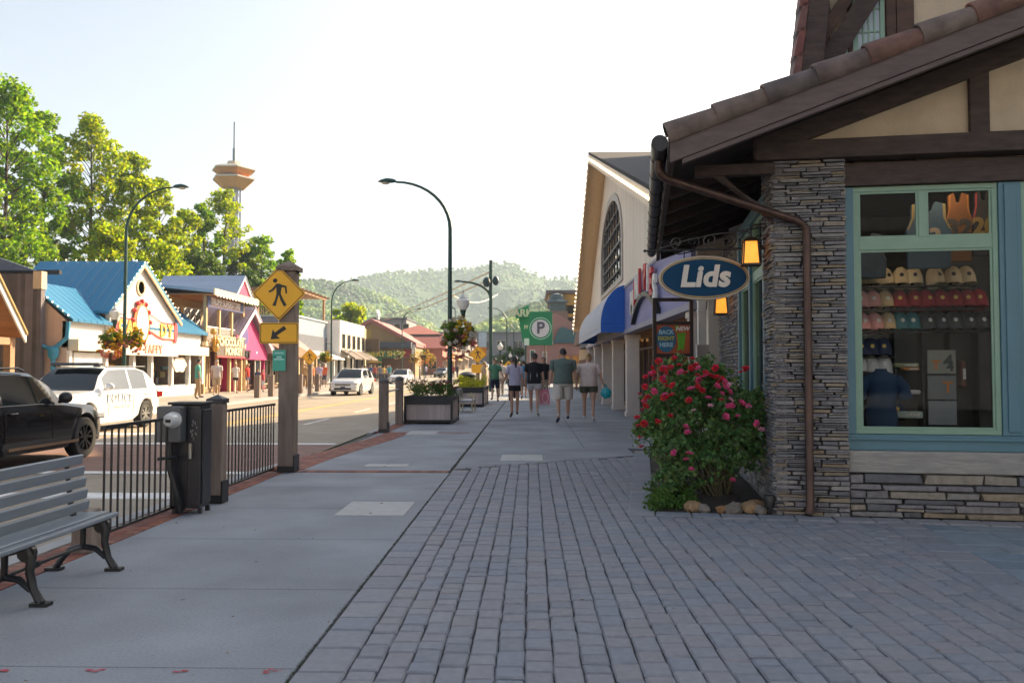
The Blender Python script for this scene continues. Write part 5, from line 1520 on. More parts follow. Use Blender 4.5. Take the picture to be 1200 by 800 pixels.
for (x, y, L_, h, wc, rc, lab) in specs:
    t = thing('street_shop', lab, 'shop building', (x, y, 0), group='shops up the right side of the street')
    key = lab[:14].replace(' ', '_')
    part(t, 'wall', M('w_' + key, wc, .8, var=.15), (x, x + 9, y, y + L_, 0, h - 1.4))
    m = MB(); m.prism([(y - .4, h - 1.5), (y + L_ + .4, h - 1.5), (y + L_ / 2, h + .3)], x - .5, x + 9, 'yz'); m.build('roof', M('r_' + key, rc, .8, var=.15), t, True)
    for k in range(4):
        m = MB(); m.box(x - .05, x - .002, y + .6 + k * L_ / 4.2, y + 2.6 + k * L_ / 4.2, .3, 2.4); m.build('window', winpane, t, True)
t = thing('hotel_block', 'unseen tall cream block added behind the gabled shops to shade the road', 'hotel', (20, 30, 0))  # tall block added out of view to keep sun off the near road
part(t, 'wall', M('hotel_cream', (.42, .36, .28), .8, var=.08), (14, 28, 30, 40, 0, 20))
part(t, 'roof_edge', M('block_roof', (.12,.12,.14), .8), (13.7, 28.3, 29.7, 40.3, 20.01, 20.6))
for f_ in range(5):
    for k in range(4): ywin(t, 30, 15 + k * 3.2, 16.6 + k * 3.2, 4 + f_ * 3.1, 5.8 + f_ * 3.1, tr, winpane, 2)
t = thing('facing_building', 'unseen pale blue grey building added behind the viewpoint to bounce sunlight', 'building', (0, -17, 0))  # added out of view to bounce sunlight onto faces turned to the viewpoint
fw_ = M('facing_wall', (.54, .57, .64), .8, var=.08)
part(t, 'wall', fw_, (-30, 24, -20, -17, 0, 9))
for k in range(9):
    for z in (.6, 5): m = MB(); m.box(-28 + k * 5.6, -25.4 + k * 5.6, -17, -16.96, z, z + 2.2); m.build('window', winpane, t, True)
# long low block closing the street
yb = 235.0; gz = road_z(yb)
t = thing('low_block', 'long low grey block crossing the head of the street below the hills', 'building', (-6, yb, gz))
part(t, 'wall', M('block_grey', (.17,.17,.19), .8, var=.15), (-34, 30, yb, yb + 20, gz, gz + 9.5))
part(t, 'roof_edge', M('block_roof', (.12,.12,.14), .8), (-34.5, 30.5, yb - .5, yb + 20.5, gz + 9.51, gz + 10.1))
for k in range(12): ywin(t, yb, -30 + k * 5, -27.4 + k * 5, gz + 4.5, gz + 7.5, tr, winpane, 2)
# ------------------------------------------------------------------ hills with their woods, air, trees
def noise2(x, y, s):
    return (math.sin(x * s * 1.3 + y * s * .7 + 1.7) + math.sin(x * s * -.6 + y * s * 1.5 + 4.1) + .5 * math.sin(x * s * 2.9 - y * s * 2.3 + .3) + .5 * math.sin(x * s * 3.7 + y * s * 3.1 + 2.2)) / 3
hillm = M('hill_floor', (.045, .12, .02), .95, var=.3, vs=.02)
def hill(label, Y, pts, depth_f, depth_b, base, spur, seed, nx=120, ny=46):
    """ridge line given as (pixel x, pixel y) at distance Y; returns the height function and the mesh"""
    W = [(pix(px, py, Y).x, pix(px, py, Y).z) for px, py in pts]
    xs = np.array([w[0] for w in W]); zs = np.array([w[1] for w in W])
    def h(x, y):
        yr = Y + spur * math.sin(x / 160.0 + seed)          # wandering ridge
        top = float(np.interp(x, xs, zs))
        if y < yr: s = (yr - y) / depth_f
        else: s = (y - yr) / depth_b
        s = min(1.0, max(0.0, s))
        f = (1 - s) ** 1.25 * (1 - s * s * .1)
        n = noise2(x + seed * 77, y * .6, .016) * .20 + noise2(x, y + seed * 31, .045) * .06
        return base + (top - base) * max(0.0, f + n * s * (1 - s) * 3.0)
    vs = []; fs = []
    X0, X1 = xs[0], xs[-1]
    for j in range(ny + 1):
        y = Y - depth_f + (depth_f + depth_b) * j / ny
        for i in range(nx + 1):
            x = X0 + (X1 - X0) * i / nx
            vs.append((x, y, h(x, y)))
    for j in range(ny):
        for i in range(nx):
            a = j * (nx + 1) + i; fs.append((a, a + 1, a + nx + 2, a + nx + 1))
    o = sun_mesh_raw('hill', vs, fs, hillm); o['kind'] = 'structure'
    o.data.polygons.foreach_set('use_smooth', [True] * len(fs))
    return h, X0, X1
ICO_V = None
def blob_template(sub=1):
    bm = bmesh.new(); bmesh.ops.create_icosphere(bm, subdivisions=sub, radius=1.0)
    v = np.array([q.co[:] for q in bm.verts]); f = np.array([[q.index for q in p.verts] for p in bm.faces]); bm.free()
    return v, f
BV, BF = blob_template(2)
CV, CF = blob_template(1)
def forest(name, h, X0, X1, ya, yb, n, r0, r1, mat, label, seed):
    rg = np.random.default_rng(seed)
    V = []; F = []; k = 0
    for i in range(n):
        x = rg.uniform(X0, X1); y = rg.uniform(ya, yb); r = rg.uniform(r0, r1)
        if abs(x) > y * .78 + 30: continue
        z = h(x, y)
        if z < 3: continue
        d = 1 + rg.normal(0, .2, len(CV))[:, None]
        v = CV * d * np.array([r, r, r * rg.uniform(.75, 1.1)]) + np.array([x, y, z + r * .55])
        V.append(v); F.append(CF + k); k += len(CV)
    o = sun_mesh_raw(name, np.concatenate(V), np.concatenate(F), mat)
    tag(o, label, 'woods', kind='stuff')
    return o
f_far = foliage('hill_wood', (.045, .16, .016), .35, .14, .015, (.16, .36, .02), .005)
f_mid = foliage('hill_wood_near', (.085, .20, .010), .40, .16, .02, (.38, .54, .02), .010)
hA = hill('far', 1750, [(-900, 330), (-300, 325), (100, 322), (270, 332), (330, 336), (400, 336), (440, 325), (480, 319), (520, 315), (550, 312), (575, 306), (592, 304), (610, 309), (630, 318), (645, 323), (662, 320), (690, 326), (760, 338), (900, 330), (1300, 318), (2000, 320)], 620, 700, 8, 60, 1.3)
hB = hill('left', 980, [(-900, 330), (-200, 318), (100, 315), (250, 322), (320, 325), (352, 324), (385, 327), (420, 335), (455, 350), (480, 366), (520, 392), (560, 416), (600, 428)], 480, 420, 8, 50, 2.9)
hC = hill('right', 760, [(470, 428), (510, 412), (545, 392), (580, 374), (610, 360), (650, 350), (690, 343), (760, 335), (900, 318), (1200, 300), (1700, 300)], 420, 420, 8, 40, .4)
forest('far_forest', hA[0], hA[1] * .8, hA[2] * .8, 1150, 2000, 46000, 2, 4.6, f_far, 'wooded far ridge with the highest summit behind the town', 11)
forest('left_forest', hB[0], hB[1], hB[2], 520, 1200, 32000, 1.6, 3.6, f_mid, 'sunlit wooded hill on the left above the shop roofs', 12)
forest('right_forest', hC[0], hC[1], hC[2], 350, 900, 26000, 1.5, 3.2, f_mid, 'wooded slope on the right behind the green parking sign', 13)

hz = MB(); hz.box(-2500, 2500, -60, 3150, -2, 330)
hm = bpy.data.materials.new('haze'); hm.use_nodes = True
hn = hm.node_tree.nodes; hn.clear()
ho = hn.new('ShaderNodeOutputMaterial'); hp = hn.new('ShaderNodeVolumePrincipled')
hp.inputs['Color'].default_value = (.70, .86, 1.0, 1); hp.inputs['Density'].default_value = .00036; hp.inputs['Anisotropy'].default_value = 0
hm.node_tree.links.new(hp.outputs[0], ho.inputs['Volume'])
tag(hz.build('haze', hm), kind='stuff')

# --- leafy trees: tapered trunk, limbs, and a crown of many leaf-sized faces
bark = M('bark', (.075, .055, .042), .9, var=.35, vs=4, bump=.6, bs=14, stretch=(1, 1, .25))
leafA = foliage('leaf_green', (.065, .15, .012), .5, .40, .03, (.30, .50, .015))
leafB = foliage('leaf_yellow_green', (.095, .17, .010), .5, .40, .035, (.50, .60, .012))
leafC = foliage('leaf_dark', (.04, .10, .02), .4, .40, .03, (.10, .16, .02))
def leaf_cloud(centres, radii, per, size, rg, flat=.75):
    V = []
    for c, r, n in zip(centres, radii, per):
        # clumps hollow-ish, ragged
        d = rg.normal(0, 1, (n, 3)); d /= np.linalg.norm(d, axis=1)[:, None] + 1e-9
        rad = r * rg.uniform(.25, 1.0, (n, 1)) ** .6
        p = np.array(c) + d * rad * np.array([1, 1, flat])
        V.append(p)
    P = np.concatenate(V); n = len(P)
    a = rg.normal(0, 1, (n, 3)); a /= np.linalg.norm(a, axis=1)[:, None]
    b = rg.normal(0, 1, (n, 3)); b -= a * (a * b).sum(1)[:, None]; b /= np.linalg.norm(b, axis=1)[:, None]
    s = size * rg.uniform(.55, 1.25, (n, 1))
    v = np.stack([P - a * s, P + b * s * .55, P + a * s, P - b * s * .55], 1).reshape(-1, 3)
    f = np.arange(4 * n).reshape(-1, 4)
    return v, f
def tree(name, label, loc, H, crown_r, mat, seed, trunk_r=.28, crown_from=.3, shape=1.0, nl=5200, leaf=.32, nclump=46, group=None, lean=0):
    rg = np.random.default_rng(seed); rd = random.Random(seed)
    t = thing(name, label, 'tree', loc, 0, group)
    m = MB()
    pts = [(0, 0, -.5)]; rs = [trunk_r * 1.25]
    for i in range(1, 9):
        q = i / 8; pts.append((rd.gauss(0, .03) * H * .12 + lean * q * H * .1, rd.gauss(0, .03) * H * .12, H * .93 * q)); rs.append(trunk_r * (1 - q) ** .8 + .03)
    m.tube(pts, rs, 8)
    cs = []; rr = []
    for k in range(nclump):
        q = crown_from + (1 - crown_from) * (k + rd.random()) / nclump
        env = crown_r * (math.sin(math.pi * min(1, max(0.0, (q - crown_from) / (1 - crown_from) * .86 + .13))) ** .7) * shape
        a = k * 2.399 + rd.uniform(-.5, .5); rad = env * rd.uniform(.35, 1.0)
        ti = min(7, int(q * 8)); fr_ = q * 8 - ti
        base = Vector(pts[ti]).lerp(Vector(pts[ti + 1]), min(1, fr_)) if ti < 8 else Vector(pts[-1])
        c = (base.x + rad * math.cos(a), base.y + rad * math.sin(a), H * q * .97 + rd.uniform(-.3, .5))
        cs.append(c); rr.append(crown_r * rd.uniform(.14, .30))
        b0 = base - Vector((0, 0, rad * .45))
        mid = b0.lerp(Vector(c), .5) + Vector((0, 0, rad * .1))
        m.tube([b0, mid, c], [max(.03, trunk_r * .35 * (1 - q) + .03), .04, .015], 5, cap=False)
    m.build('trunk', bark, t, smooth=60)
    w = np.array(rr) ** 2; per = np.maximum(20, (nl * w / w.sum())).astype(int)
    v, f = leaf_cloud(cs, rr, per, leaf, rg)
    sun_mesh_raw('crown', v, f, mat, t)
    return t
def tree_at(px, pytop, Y, crown_r, mat, seed, label, base=0.0, **kw):
    p = pix(px, pytop, Y)
    if kw.get('group') == G1: kw['nclump'] = int(kw.get('nclump', 46) * 1.25); kw['leaf'] = kw['leaf'] * .8; kw['nl'] = int(kw['nl'] * 1.35); crown_r *= .92
    return tree('tall_tree', label, (p.x, p.y, base), p.z - base, crown_r, mat, seed, **kw)
G1 = 'tall trees behind the shops across the street'
tree_at(10, 92, 72, 6.0, leafA, 1, 'tallest dense green tree at the left edge above the barn board shop', crown_from=.36, group=G1, nl=8500, leaf=.30, nclump=64)
tree_at(-40, 105, 76, 6.0, leafA, 21, 'green tree cut off by the left edge of the view', crown_from=.3, group=G1, nl=5000, leaf=.34)
tree_at(55, 128, 80, 4.6, leafA, 2, 'slender green tree just right of the tallest one at the left edge', crown_from=.38, group=G1, nl=5500, leaf=.3)
tree_at(108, 132, 84, 5.6, leafB, 3, 'tall rounded yellow green tree left of the curved street lamp', crown_from=.30, group=G1, nl=8500, leaf=.31, nclump=60)
tree_at(155, 178, 88, 4.6, leafB, 4, 'yellow green tree behind the curved street lamp head', crown_from=.22, group=G1, nl=6500, leaf=.31)
tree_at(188, 205, 92, 4.4, leafB, 5, 'bright yellow green tree right of the curved street lamp head', crown_from=.18, group=G1, nl=6500, leaf=.31)
tree_at(216, 240, 98, 4.2, leafB, 6, 'yellow green tree between the lamp head and the tower', crown_from=.18, group=G1, nl=5200, leaf=.33)
tree_at(240, 236, 104, 3.4, leafA, 7, 'slim green tree just left of the tower shaft', crown_from=.2, group=G1, nl=4200, leaf=.33)
tree_at(264, 220, 108, 4.8, leafB, 8, 'slim light green tree hiding the shaft of the tower', crown_from=.25, group=G1, nl=4800, leaf=.33)
tree_at(282, 290, 110, 3.6, leafC, 9, 'dark bushy tree right of the tower foot', crown_from=.1, group=G1, nl=4200, leaf=.33)
tree_at(306, 275, 112, 4.6, leafA, 10, 'rounded green tree behind the top of the crossing sign', crown_from=.15, group=G1, nl=5200, leaf=.34)
tree_at(338, 290, 116, 3.4, leafA, 19, 'green tree peeping out right of the crossing sign post', crown_from=.15, group=G1, nl=3600, leaf=.34)
tree_at(292, 322, 96, 4.4, leafC, 20, 'dark shrubby tree above the pink gable', crown_from=.05, group=G1, nl=4200, leaf=.34)
tree_at(130, 262, 70, 4.0, leafB, 23, 'low yellow green tree right behind the blue roof', crown_from=.2, group=G1, nl=4200, leaf=.3)
tree_at(190, 285, 78, 4.5, leafB, 24, 'low yellow green tree behind the balcony shop', crown_from=.15, group=G1, nl=4200, leaf=.3)
tree_at(232, 292, 84, 4.2, leafC, 25, 'low dark tree behind the small pink gable', crown_from=.12, group=G1, nl=4200, leaf=.3)
tree_at(411, 356, 140, 5.2, leafB, 27, 'round yellow green tree beyond the white shop', crown_from=.1, base=2, nl=4500, leaf=.45)
tree_at(470, 392, 210, 6, leafC, 28, 'dark tree beside the red hipped roof', crown_from=.1, base=2, nl=2500, leaf=.6)
for i, (px, py, Y, lab) in enumerate([(548, 420, 225, 'far dark street tree left of the low grey block'), (585, 417, 228, 'far dark street tree before the low grey block'), (604, 408, 120, 'round green street tree left of the parking sign'), (520, 418, 222, 'far street tree beyond the dark car')]):
    tree_at(px, py, Y, 2.6, leafC, 40 + i, lab, crown_from=.2, base=road_z(Y) + .1, nl=2200, leaf=.3, trunk_r=.16, nclump=24)
# low shrubs under the tall trees
V = []; F = []
rg = np.random.default_rng(99)
cs = [(rg.uniform(-75, -30), rg.uniform(62, 110), rg.uniform(.5, 3.5)) for _ in range(90)]
v, f = leaf_cloud(cs, [rg.uniform(1.5, 3.2) for _ in cs], [110] * len(cs), .38, rg)
tag(sun_mesh_raw('undergrowth', v, f, leafC), 'leafy undergrowth below the tall trees behind the shops', 'undergrowth', kind='stuff')

# --- the observation tower
Yt = 260.0
p = pix(274, 200, Yt); tz = lambda py: pix(274, py, Yt).z
t = thing('observation_tower', 'slender observation tower with two stacked hexagonal ochre decks and a mast', 'tower', (p.x, p.y, 0))
och = M('tower_ochre_deck', (.58, .27, .03), .6, var=.15, vs=.4); steel = M('tower_steel', (.28, .30, .36), .5, var=.1, vs=.5); twh = M('tower_cream', (.55, .50, .40), .6, var=.06)
mpx = Yt / 930
m = MB()
for k in range(6):
    a = k * math.pi / 3 + .26
    x, y = 2.1 * math.cos(a), 2.1 * math.sin(a)
    m.tube([(x * 1.15, y * 1.15, 0), (x, y, tz(215))], .28, 6)
    a2 = a + math.pi / 3
    for z0 in np.arange(4, tz(222), 6.0):
        m.tube([(x * 1.05, y * 1.05, z0), (2.2 * math.cos(a2), 2.2 * math.sin(a2), z0 + 3)], .12, 4)
        m.tube([(x * 1.05, y * 1.05, z0 + 6), (2.2 * math.cos(a2), 2.2 * math.sin(a2), z0 + 3)], .12, 4)
m.tube([(0, 0, 0), (0, 0, tz(215))], .9, 8)
m.build('shaft', steel, t)
def hexd(prof, mat, name):
    mm = MB(); mm.lathe([(r * mpx, z) for r, z in prof], 6, (0, 0, 0))
    return mm.build(name, mat, t)
hexd([(9, tz(221)), (14, tz(221)), (25, tz(211.2)), (25, tz(210.8)), (8, tz(210.6))], och, 'lower_deck')
hexd([(25.3, tz(211.2)), (25.4, tz(209.4)), (25.2, tz(209.4)), (25.1, tz(211.2))], twh, 'deck_rail')
hexd([(10, tz(211)), (10, tz(204))], M('tower_glass', (.10,.11,.13), .2), 'cabin')
hexd([(12, tz(205.5)), (19, tz(205)), (26, tz(200)), (20, tz(197)), (7, tz(196.5))], och, 'upper_deck')
hexd([(26.2, tz(200.4)), (26.3, tz(199.2)), (20.2, tz(196.4)), (20, tz(196.8))], twh, 'deck_rim')
hexd([(8, tz(196.6)), (8, tz(190)), (7.4, tz(190)), (7.2, tz(194))], twh, 'top_drum')
m = MB(); m.tube([(0, 0, tz(196)), (0, 0, tz(174))], .45, 6); m.tube([(0, 0, tz(174)), (0, 0, tz(143))], .24, 6); m.build('mast', M('mast_grey', (.10,.15,.17), .5), t)
# ------------------------------------------------------------------ street furniture
postwood = M('post_wood', (.20, .152, .122), .8, var=.4, vs=3, bump=.4, bs=22, stretch=(3, 3, .5))
greywood = M('grey_slat', (.175, .20, .23), .42, var=.12, vs=4, stretch=(3, .3, 3), bump=.15, bs=30)
planterw = ribbed('planter_board', (.46, .38, .355), 0, 8.5, .7, .015, .7, .14, 3)
rust = M('rusty_foot', (.035,.03,.03), .6, var=.3)

# --- the bench at the left edge (its back to the fence)
BX, BE = -3.27, 6.28            # front edge of the seat, far end
bench = thing('park_bench', 'grey slatted park bench with black cast iron legs, cut by the left edge', 'bench', (-3.45, 5.3, 0))
bl = 2.45; y0b, y1b = BE - bl, BE
for i, (x, z) in enumerate(((BX - .035, .405), (BX - .125, .412), (BX - .205, .410), (BX - .28, .404))):
    m = MB(); m.cbox((x, (y0b + y1b) / 2, z), (.085 if i else .07, bl, .034), (0, R(-4 + 3 * i), 0)); m.build('seat_slat', greywood, bench, True, bevel=.010, seg=3)
for i in range(5):
    z = .475 + i * .090; x = BX - .275 - i * .014
    m = MB(); m.cbox((x, (y0b + y1b) / 2 + .02, z), (.030, bl + .02, .078), (0, R(9), 0)); m.build('back_slat', greywood, bench, True, bevel=.009, seg=3)
iron = M('cast_iron', (.014, .014, .016), .38, var=.3, vs=20, bump=.2, bs=60)
for y in (y1b - .16, y1b - 1.08, y1b - 2.25):
    m = MB()
    m.tube([(BX - .05, y, .385), (BX - .02, y, .32), (BX - .03, y, .22), (BX + .00, y, .10), (BX + .05, y, .02)], [.030, .034, .028, .026, .030], 8)
    m.cbox((BX + .05, y, .012), (.12, .07, .024))
    m.tube([(BX - .02, y, .10), (BX - .10, y, .17), (BX - .2, y, .185), (BX - .30, y, .16), (BX - .37, y, .08), (BX - .41, y, .02)], [.020, .024, .026, .024, .024, .028], 8)
    m.cbox((BX - .42, y, .012), (.12, .07, .024))
    m.tube([(BX - .05, y, .375), (BX - .17, y, .35), (BX - .27, y, .38), (BX - .30, y, .50), (BX - .345, y, .84)], [.022, .028, .028, .022, .016], 8)
    m.tube([(BX - .2, y, .19), (BX - .2, y, .36)], .022, 8)
    m.lathe([(.02, -.02), (.06, -.02), (.06, .02), (.02, .02)], 12, (BX - .05, y, .345), 'y')
    m.build('leg', iron, bench, True, smooth=45)
m = MB(); m.tube([(BX - .2, y0b + .2, .185), (BX - .2, y1b - .16, .185)], .012, 6)
for y in (y1b - 1.08 - .28, y1b - .75): m.ball((BX - .2, y, .187), .03, 8, 6, (1, 1.8, .8))
m.build('stretcher', iron, bench, True)

# --- iron fence panels between wooden posts
def fence(y0, y1, label):
    t = thing('iron_fence', label, 'fence', (FX, (y0 + y1) / 2, 0), group='black iron fence panels along the kerb')
    m = MB()
    m.box(FX - .018, FX + .018, y0, y1, 1.015, 1.045); m.box(FX - .015, FX + .015, y0, y1, .065, .09)
    m.build('rail', blackmetal, t, True)
    n = int((y1 - y0) / .118)
    for i in range(n + 1):
        y = y0 + .03 + (y1 - y0 - .06) * i / n
        m = MB(); m.box(FX - .0075, FX + .0075, y - .0075, y + .0075, .0905, 1.0145); m.build('bar', blackmetal, t, True)
    return t
fence(7.08, 8.48, 'black iron fence panel between the bench and the black utility cabinet')
fence(9.45, 11.86, 'black iron fence panel between the short wooden post and the crossing sign post')
def wood_post(name, label, x, y, w, h, cap, group=None, shoe=False, rz=0):
    t = thing(name, label, 'post', (x, y, 0), rz, group)
    m = MB(); m.box(-w/2, w/2, -w/2, w/2, 0, h); m.build('shaft', postwood, t, bevel=.012)
    if cap == 'black':
        m = MB(); m.box(-w*.58, w*.58, -w*.58, w*.58, h + .001, h + .05); m.add([(-w*.55,-w*.55,h+.05),(w*.55,-w*.55,h+.05),(w*.55,w*.55,h+.05),(-w*.55,w*.55,h+.05),(0,0,h+.10)], [(0,1,4),(1,2,4),(2,3,4),(3,0,4)]); m.build('cap', M('cap_black', (.03,.03,.035), .4), t)
    if cap == 'round':
        m = MB(); m.lathe([(w*.60, h + .001), (w*.62, h + .04), (w*.45, h + .10), (.01, h + .13)], 14); m.build('cap', M('cap_grey', (.10,.095,.09), .7, var=.2), t, smooth=40)
    if shoe:
        m = MB(); m.box(w/2 + .002, w/2 + .02, -w/2 - .01, w/2 + .01, 0.005, .26); m.box(-w/2, w/2 + .02, -w/2 - .018, -w/2 - .002, 0.005, .10); m.build('steel_shoe', blackmetal, t)
    return t
wood_post('fence_post', 'short wooden fence post with black cap beside the utility cabinet', -3.67, 9.24, .17, 1.16, 'black', shoe=True)
wood_post('post_stub', 'low wooden post stub under the far end of the bench', -3.80, 6.75, .17, .36, None)
m = None
bq = wood_post('bollard_post', 'rounded top wooden bollard on the kerb, nearer one left of the planter', -3.62, 19.5, .215, 1.22, 'round', 'wooden bollards by the planter', shoe=True)
wood_post('bollard_post', 'greyer wooden bollard just behind, touching the planter corner', -3.70, 22.3, .20, 1.24, 'round', 'wooden bollards by the planter')
t = thing('parking_rail', 'thin pale rail joining the two wooden bollards', 'rail', (-3.66, 21, .9))
m = MB(); m.tube([(-3.62, 19.62, 1.0), (-3.70, 22.2, 1.0)], .025, 6); m.build('tube', M('rail_grey', (.3,.3,.28), .5), t, True)

# --- utility cabinet with meter
t = thing('utility_cabinet', 'black street utility cabinet with a padlocked latch, in front of the fence', 'utility box', (-3.62, 8.62, 0))
pb = M('cabinet_black', (.022, .022, .026), .38, var=.25, vs=5, bump=.08, bs=60)
m = MB(); m.box(-3.80, -3.47, 8.50, 8.78, .06, 1.17); m.build('body', pb, t, True, bevel=.012)
m = MB(); m.box(-3.60, -3.455, 8.478, 8.498, .10, 1.12); m.box(-3.468, -3.452, 8.53, 8.76, .10, 1.12); m.build('door', pb, t, True, bevel=.008)
m = MB(); m.box(-3.82, -3.45, 8.47, 8.80, 1.172, 1.20); m.build('lid', pb, t, True, bevel=.006)
m = MB(); m.box(-3.57, -3.54, 8.44, 8.477, .66, .76); m.tube([(-3.555, 8.45, .66), (-3.555, 8.45, .60)], .02, 8); m.build('padlock', M('padlock_steel', (.35,.34,.32), .35, metal=.8), t, True)
m = MB(); m.box(-3.50, -3.46, 8.52, 8.56, 0, .058); m.box(-3.78, -3.74, 8.52, 8.56, 0, .058); m.box(-3.50, -3.46, 8.72, 8.76, 0, .058); m.box(-3.78, -3.74, 8.72, 8.76, 0, .058); m.build('foot', blackmetal, t, True)
m = MB()
for q in range(14): 
    x_ = -3.56 + random.uniform(-.02, .06); z_ = random.uniform(.78, .98); m.box(x_, x_ + .012, 8.4765, 8.478, z_, z_ + random.uniform(.01, .04))
m.build('scuff_marks', M('scuff_grey', (.25,.25,.25), .6), t, True)
t = thing('electric_meter', 'grey electric meter box with a round white glass dial, beside the black cabinet', 'electric meter', (-3.78, 8.42, 0))
m = MB(); m.box(-3.92, -3.66, 8.34, 8.50, .78, 1.16); m.build('housing', M('meter_box_grey', (.10,.10,.105), .5, var=.15), t, True, bevel=.014)
m = MB(); m.lathe([(.085, 0), (.085, -.03), (.075, -.035), (.072, -.11), (.055, -.135), (.002, -.14)], 20, (-3.725, 8.338, 1.02), 'y', cap=False); m.build('dial', M('dial_white', (.55,.56,.55), .25, var=.1, vs=12), t, True, smooth=40)
m = MB(); m.box(-3.75, -3.70, 8.19, 8.200, 1.00, 1.03); m.build('dial_plate', blackmetal, t, True)
m = MB(); m.tube([(-3.80, 8.42, .78), (-3.80, 8.42, .5), (-3.72, 8.44, .2), (-3.70, 8.46, .02)], .035, 8); m.tube([(-3.92, 8.40, .60), (-3.72, 8.40, .62)], .02, 6); m.build('conduit', blackmetal, t, True)

for o_ in bpy.data.objects:
    if o_.name in ('utility_cabinet', 'electric_meter'): o_.location.x -= .09 if o_.name[0] == 'u' else .05
# --- crossing sign post
SX, SY = -3.70, 12.05
t = wood_post('sign_post', 'tall weathered wooden post carrying the crossing signs', SX, SY, .24, 3.05, None, shoe=True)
m = MB(); m.box(-.16, .16, -.16, .16, 3.052, 3.12); m.add([(-.15,-.15,3.12),(.15,-.15,3.12),(.15,.15,3.12),(-.15,.15,3.12),(0,0,3.22)], [(0,1,4),(1,2,4),(2,3,4),(3,0,4)]); m.build('cap', postwood, t)
yel = M('sign_yellow', (.85, .43, .012), .45, var=.05, vs=3)
blk = M('sign_black', (.012,.012,.012), .5, var=.05)
def rr_poly(cx, cz, hw, hh, r, diamond=False, n=5):
    pts = []
    for (sx, sz, a0) in ((1, 1, 0), (-1, 1, 90), (-1, -1, 180), (1, -1, 270)):
        for k in range(n + 1):
            a = R(a0 + 90 * k / n); pts.append((sx * (hw - r) + r * math.cos(a), sz * (hh - r) + r * math.sin(a)))
    if diamond: pts = [((p[0] - p[1]) * .70711, (p[0] + p[1]) * .70711) for p in pts]
    return [(cx + p[0], cz + p[1]) for p in pts]
def crossing(cx, cz, y, s, label, arrow=True, post=None, group=None):
    t = thing('crossing_sign', label, 'road sign', (cx, y, cz), 0, group)
    m = MB(); m.prism(rr_poly(cx, cz, s, s, s*.1, True), y - .004, y); m.build('plate', yel, t, True)
    m = MB()
    o = rr_poly(cx, cz, s*.95, s*.95, s*.09, True); i = rr_poly(cx, cz, s*.915, s*.915, s*.075, True); k = len(o)
    for q in range(k):
        j = (q + 1) % k; m.prism([o[q], o[j], i[j], i[q]], y - .0062, y - .0045)
    m.build('border', blk, t, True)
    # walking figure
    u = s
    def P(x, z): return (cx + x * u, cz + z * u)
    m = MB()
    m.prism([P(-.20 + .115 * math.cos(a), .68 + .115 * math.sin(a)) for a in np.linspace(0, 6.2832, 19)[:-1]], y - .0075, y - .0046)
    m.prism([P(-.16, .52), P(.05, .52), P(.16, .44), P(.12, .20), P(.10, -.02), P(-.12, -.02), P(-.13, .2), P(-.14, .40)], y - .0075, y - .0046)
    m.prism([P(.05, .52), P(.16, .46), P(.38, .40), P(.40, .31), P(.15, .33), P(.1, .4)], y - .0081, y - .0078)
    m.prism([P(.40, .39), P(.44, .02), P(.36, -.02), P(.31, .34)], y - .0087, y - .0084)
    m.prism([P(-.14, .50), P(-.13, .34), P(-.28, .16), P(-.50, .05), P(-.54, .13), P(-.36, .24)], y - .0081, y - .0078)
    m.prism([P(-.12, .0), P(.02, .0), P(-.08, -.34), P(-.16, -.66), P(-.34, -.62), P(-.20, -.34)], y - .0081, y - .0078)
    m.prism([P(-.02, .0), P(.10, .0), P(.24, -.30), P(.42, -.60), P(.28, -.68), P(.10, -.36)], y - .0087, y - .0084)
    m.build('walking_figure', blk, t, True)
    m = MB()
    for dz in (-1.15, 1.15): m.lathe([(s*.03, 0), (s*.03, -.004), (s*.01, -.008)], 8, (cx, y - .0045, cz + dz * s), 'y')
    m.build('bolt', M('bolt_steel', (.3,.28,.2), .4, metal=.7), t, True)
    return t
p = pix(327, 344, SY - .15); half = .36 * 1.0
crossing(p.x, p.z, SY - .155, .265 * 12 / 11.0, 'yellow diamond sign with a black walking figure on the tall wooden post')
t = thing('arrow_sign', 'yellow rectangular sign with a black arrow pointing down left, below the diamond', 'road sign', (SX, SY - .15, 2.1))
a_ = pix(304.5, 378, SY - .15); b_ = pix(349.5, 402.5, SY - .15)
cx, cz = (a_.x + b_.x) / 2, (a_.z + b_.z) / 2; hw_, hh_ = (b_.x - a_.x) / 2, (a_.z - b_.z) / 2
m = MB(); m.prism(rr_poly(cx, cz, hw_, hh_, .03), SY - .155, SY - .150); m.build('plate', yel, t, True)
m = MB(); o = rr_poly(cx, cz, hw_ - .012, hh_ - .012, .025); i = rr_poly(cx, cz, hw_ - .022, hh_ - .022, .02); k = len(o)
for q in range(k): m.prism([o[q], o[(q+1)%k], i[(q+1)%k], i[q]], SY - .1572, SY - .1552)
m.build('border', blk, t, True)
m = MB()
ar = [(-.13, -.10), (.02, -.085), (-.035, -.04), (.12, .065), (.08, .115), (-.065, .01), (-.10, .06)]
m.prism([(cx + x * .95, cz + z * .95) for x, z in ar], SY - .158, SY - .1553); m.build('arrow', blk, t, True)
t = thing('notice_plate', 'small green white lettered notice plate lower on the wooden sign post', 'notice', (SX, SY - .14, 1.8))
a_ = pix(319.5, 410, SY - .145); b_ = pix(334.5, 434.5, SY - .145)
gp = M('notice_green', (.06, .38, .28), .5, var=.08)
m = MB(); m.box(a_.x, b_.x, SY - .145, SY - .140, b_.z, a_.z); m.build('plate', gp, t, True)
pl = M('notice_pale', (.35,.62,.55), .5)
m = MB(); w_ = b_.x - a_.x; h_ = a_.z - b_.z
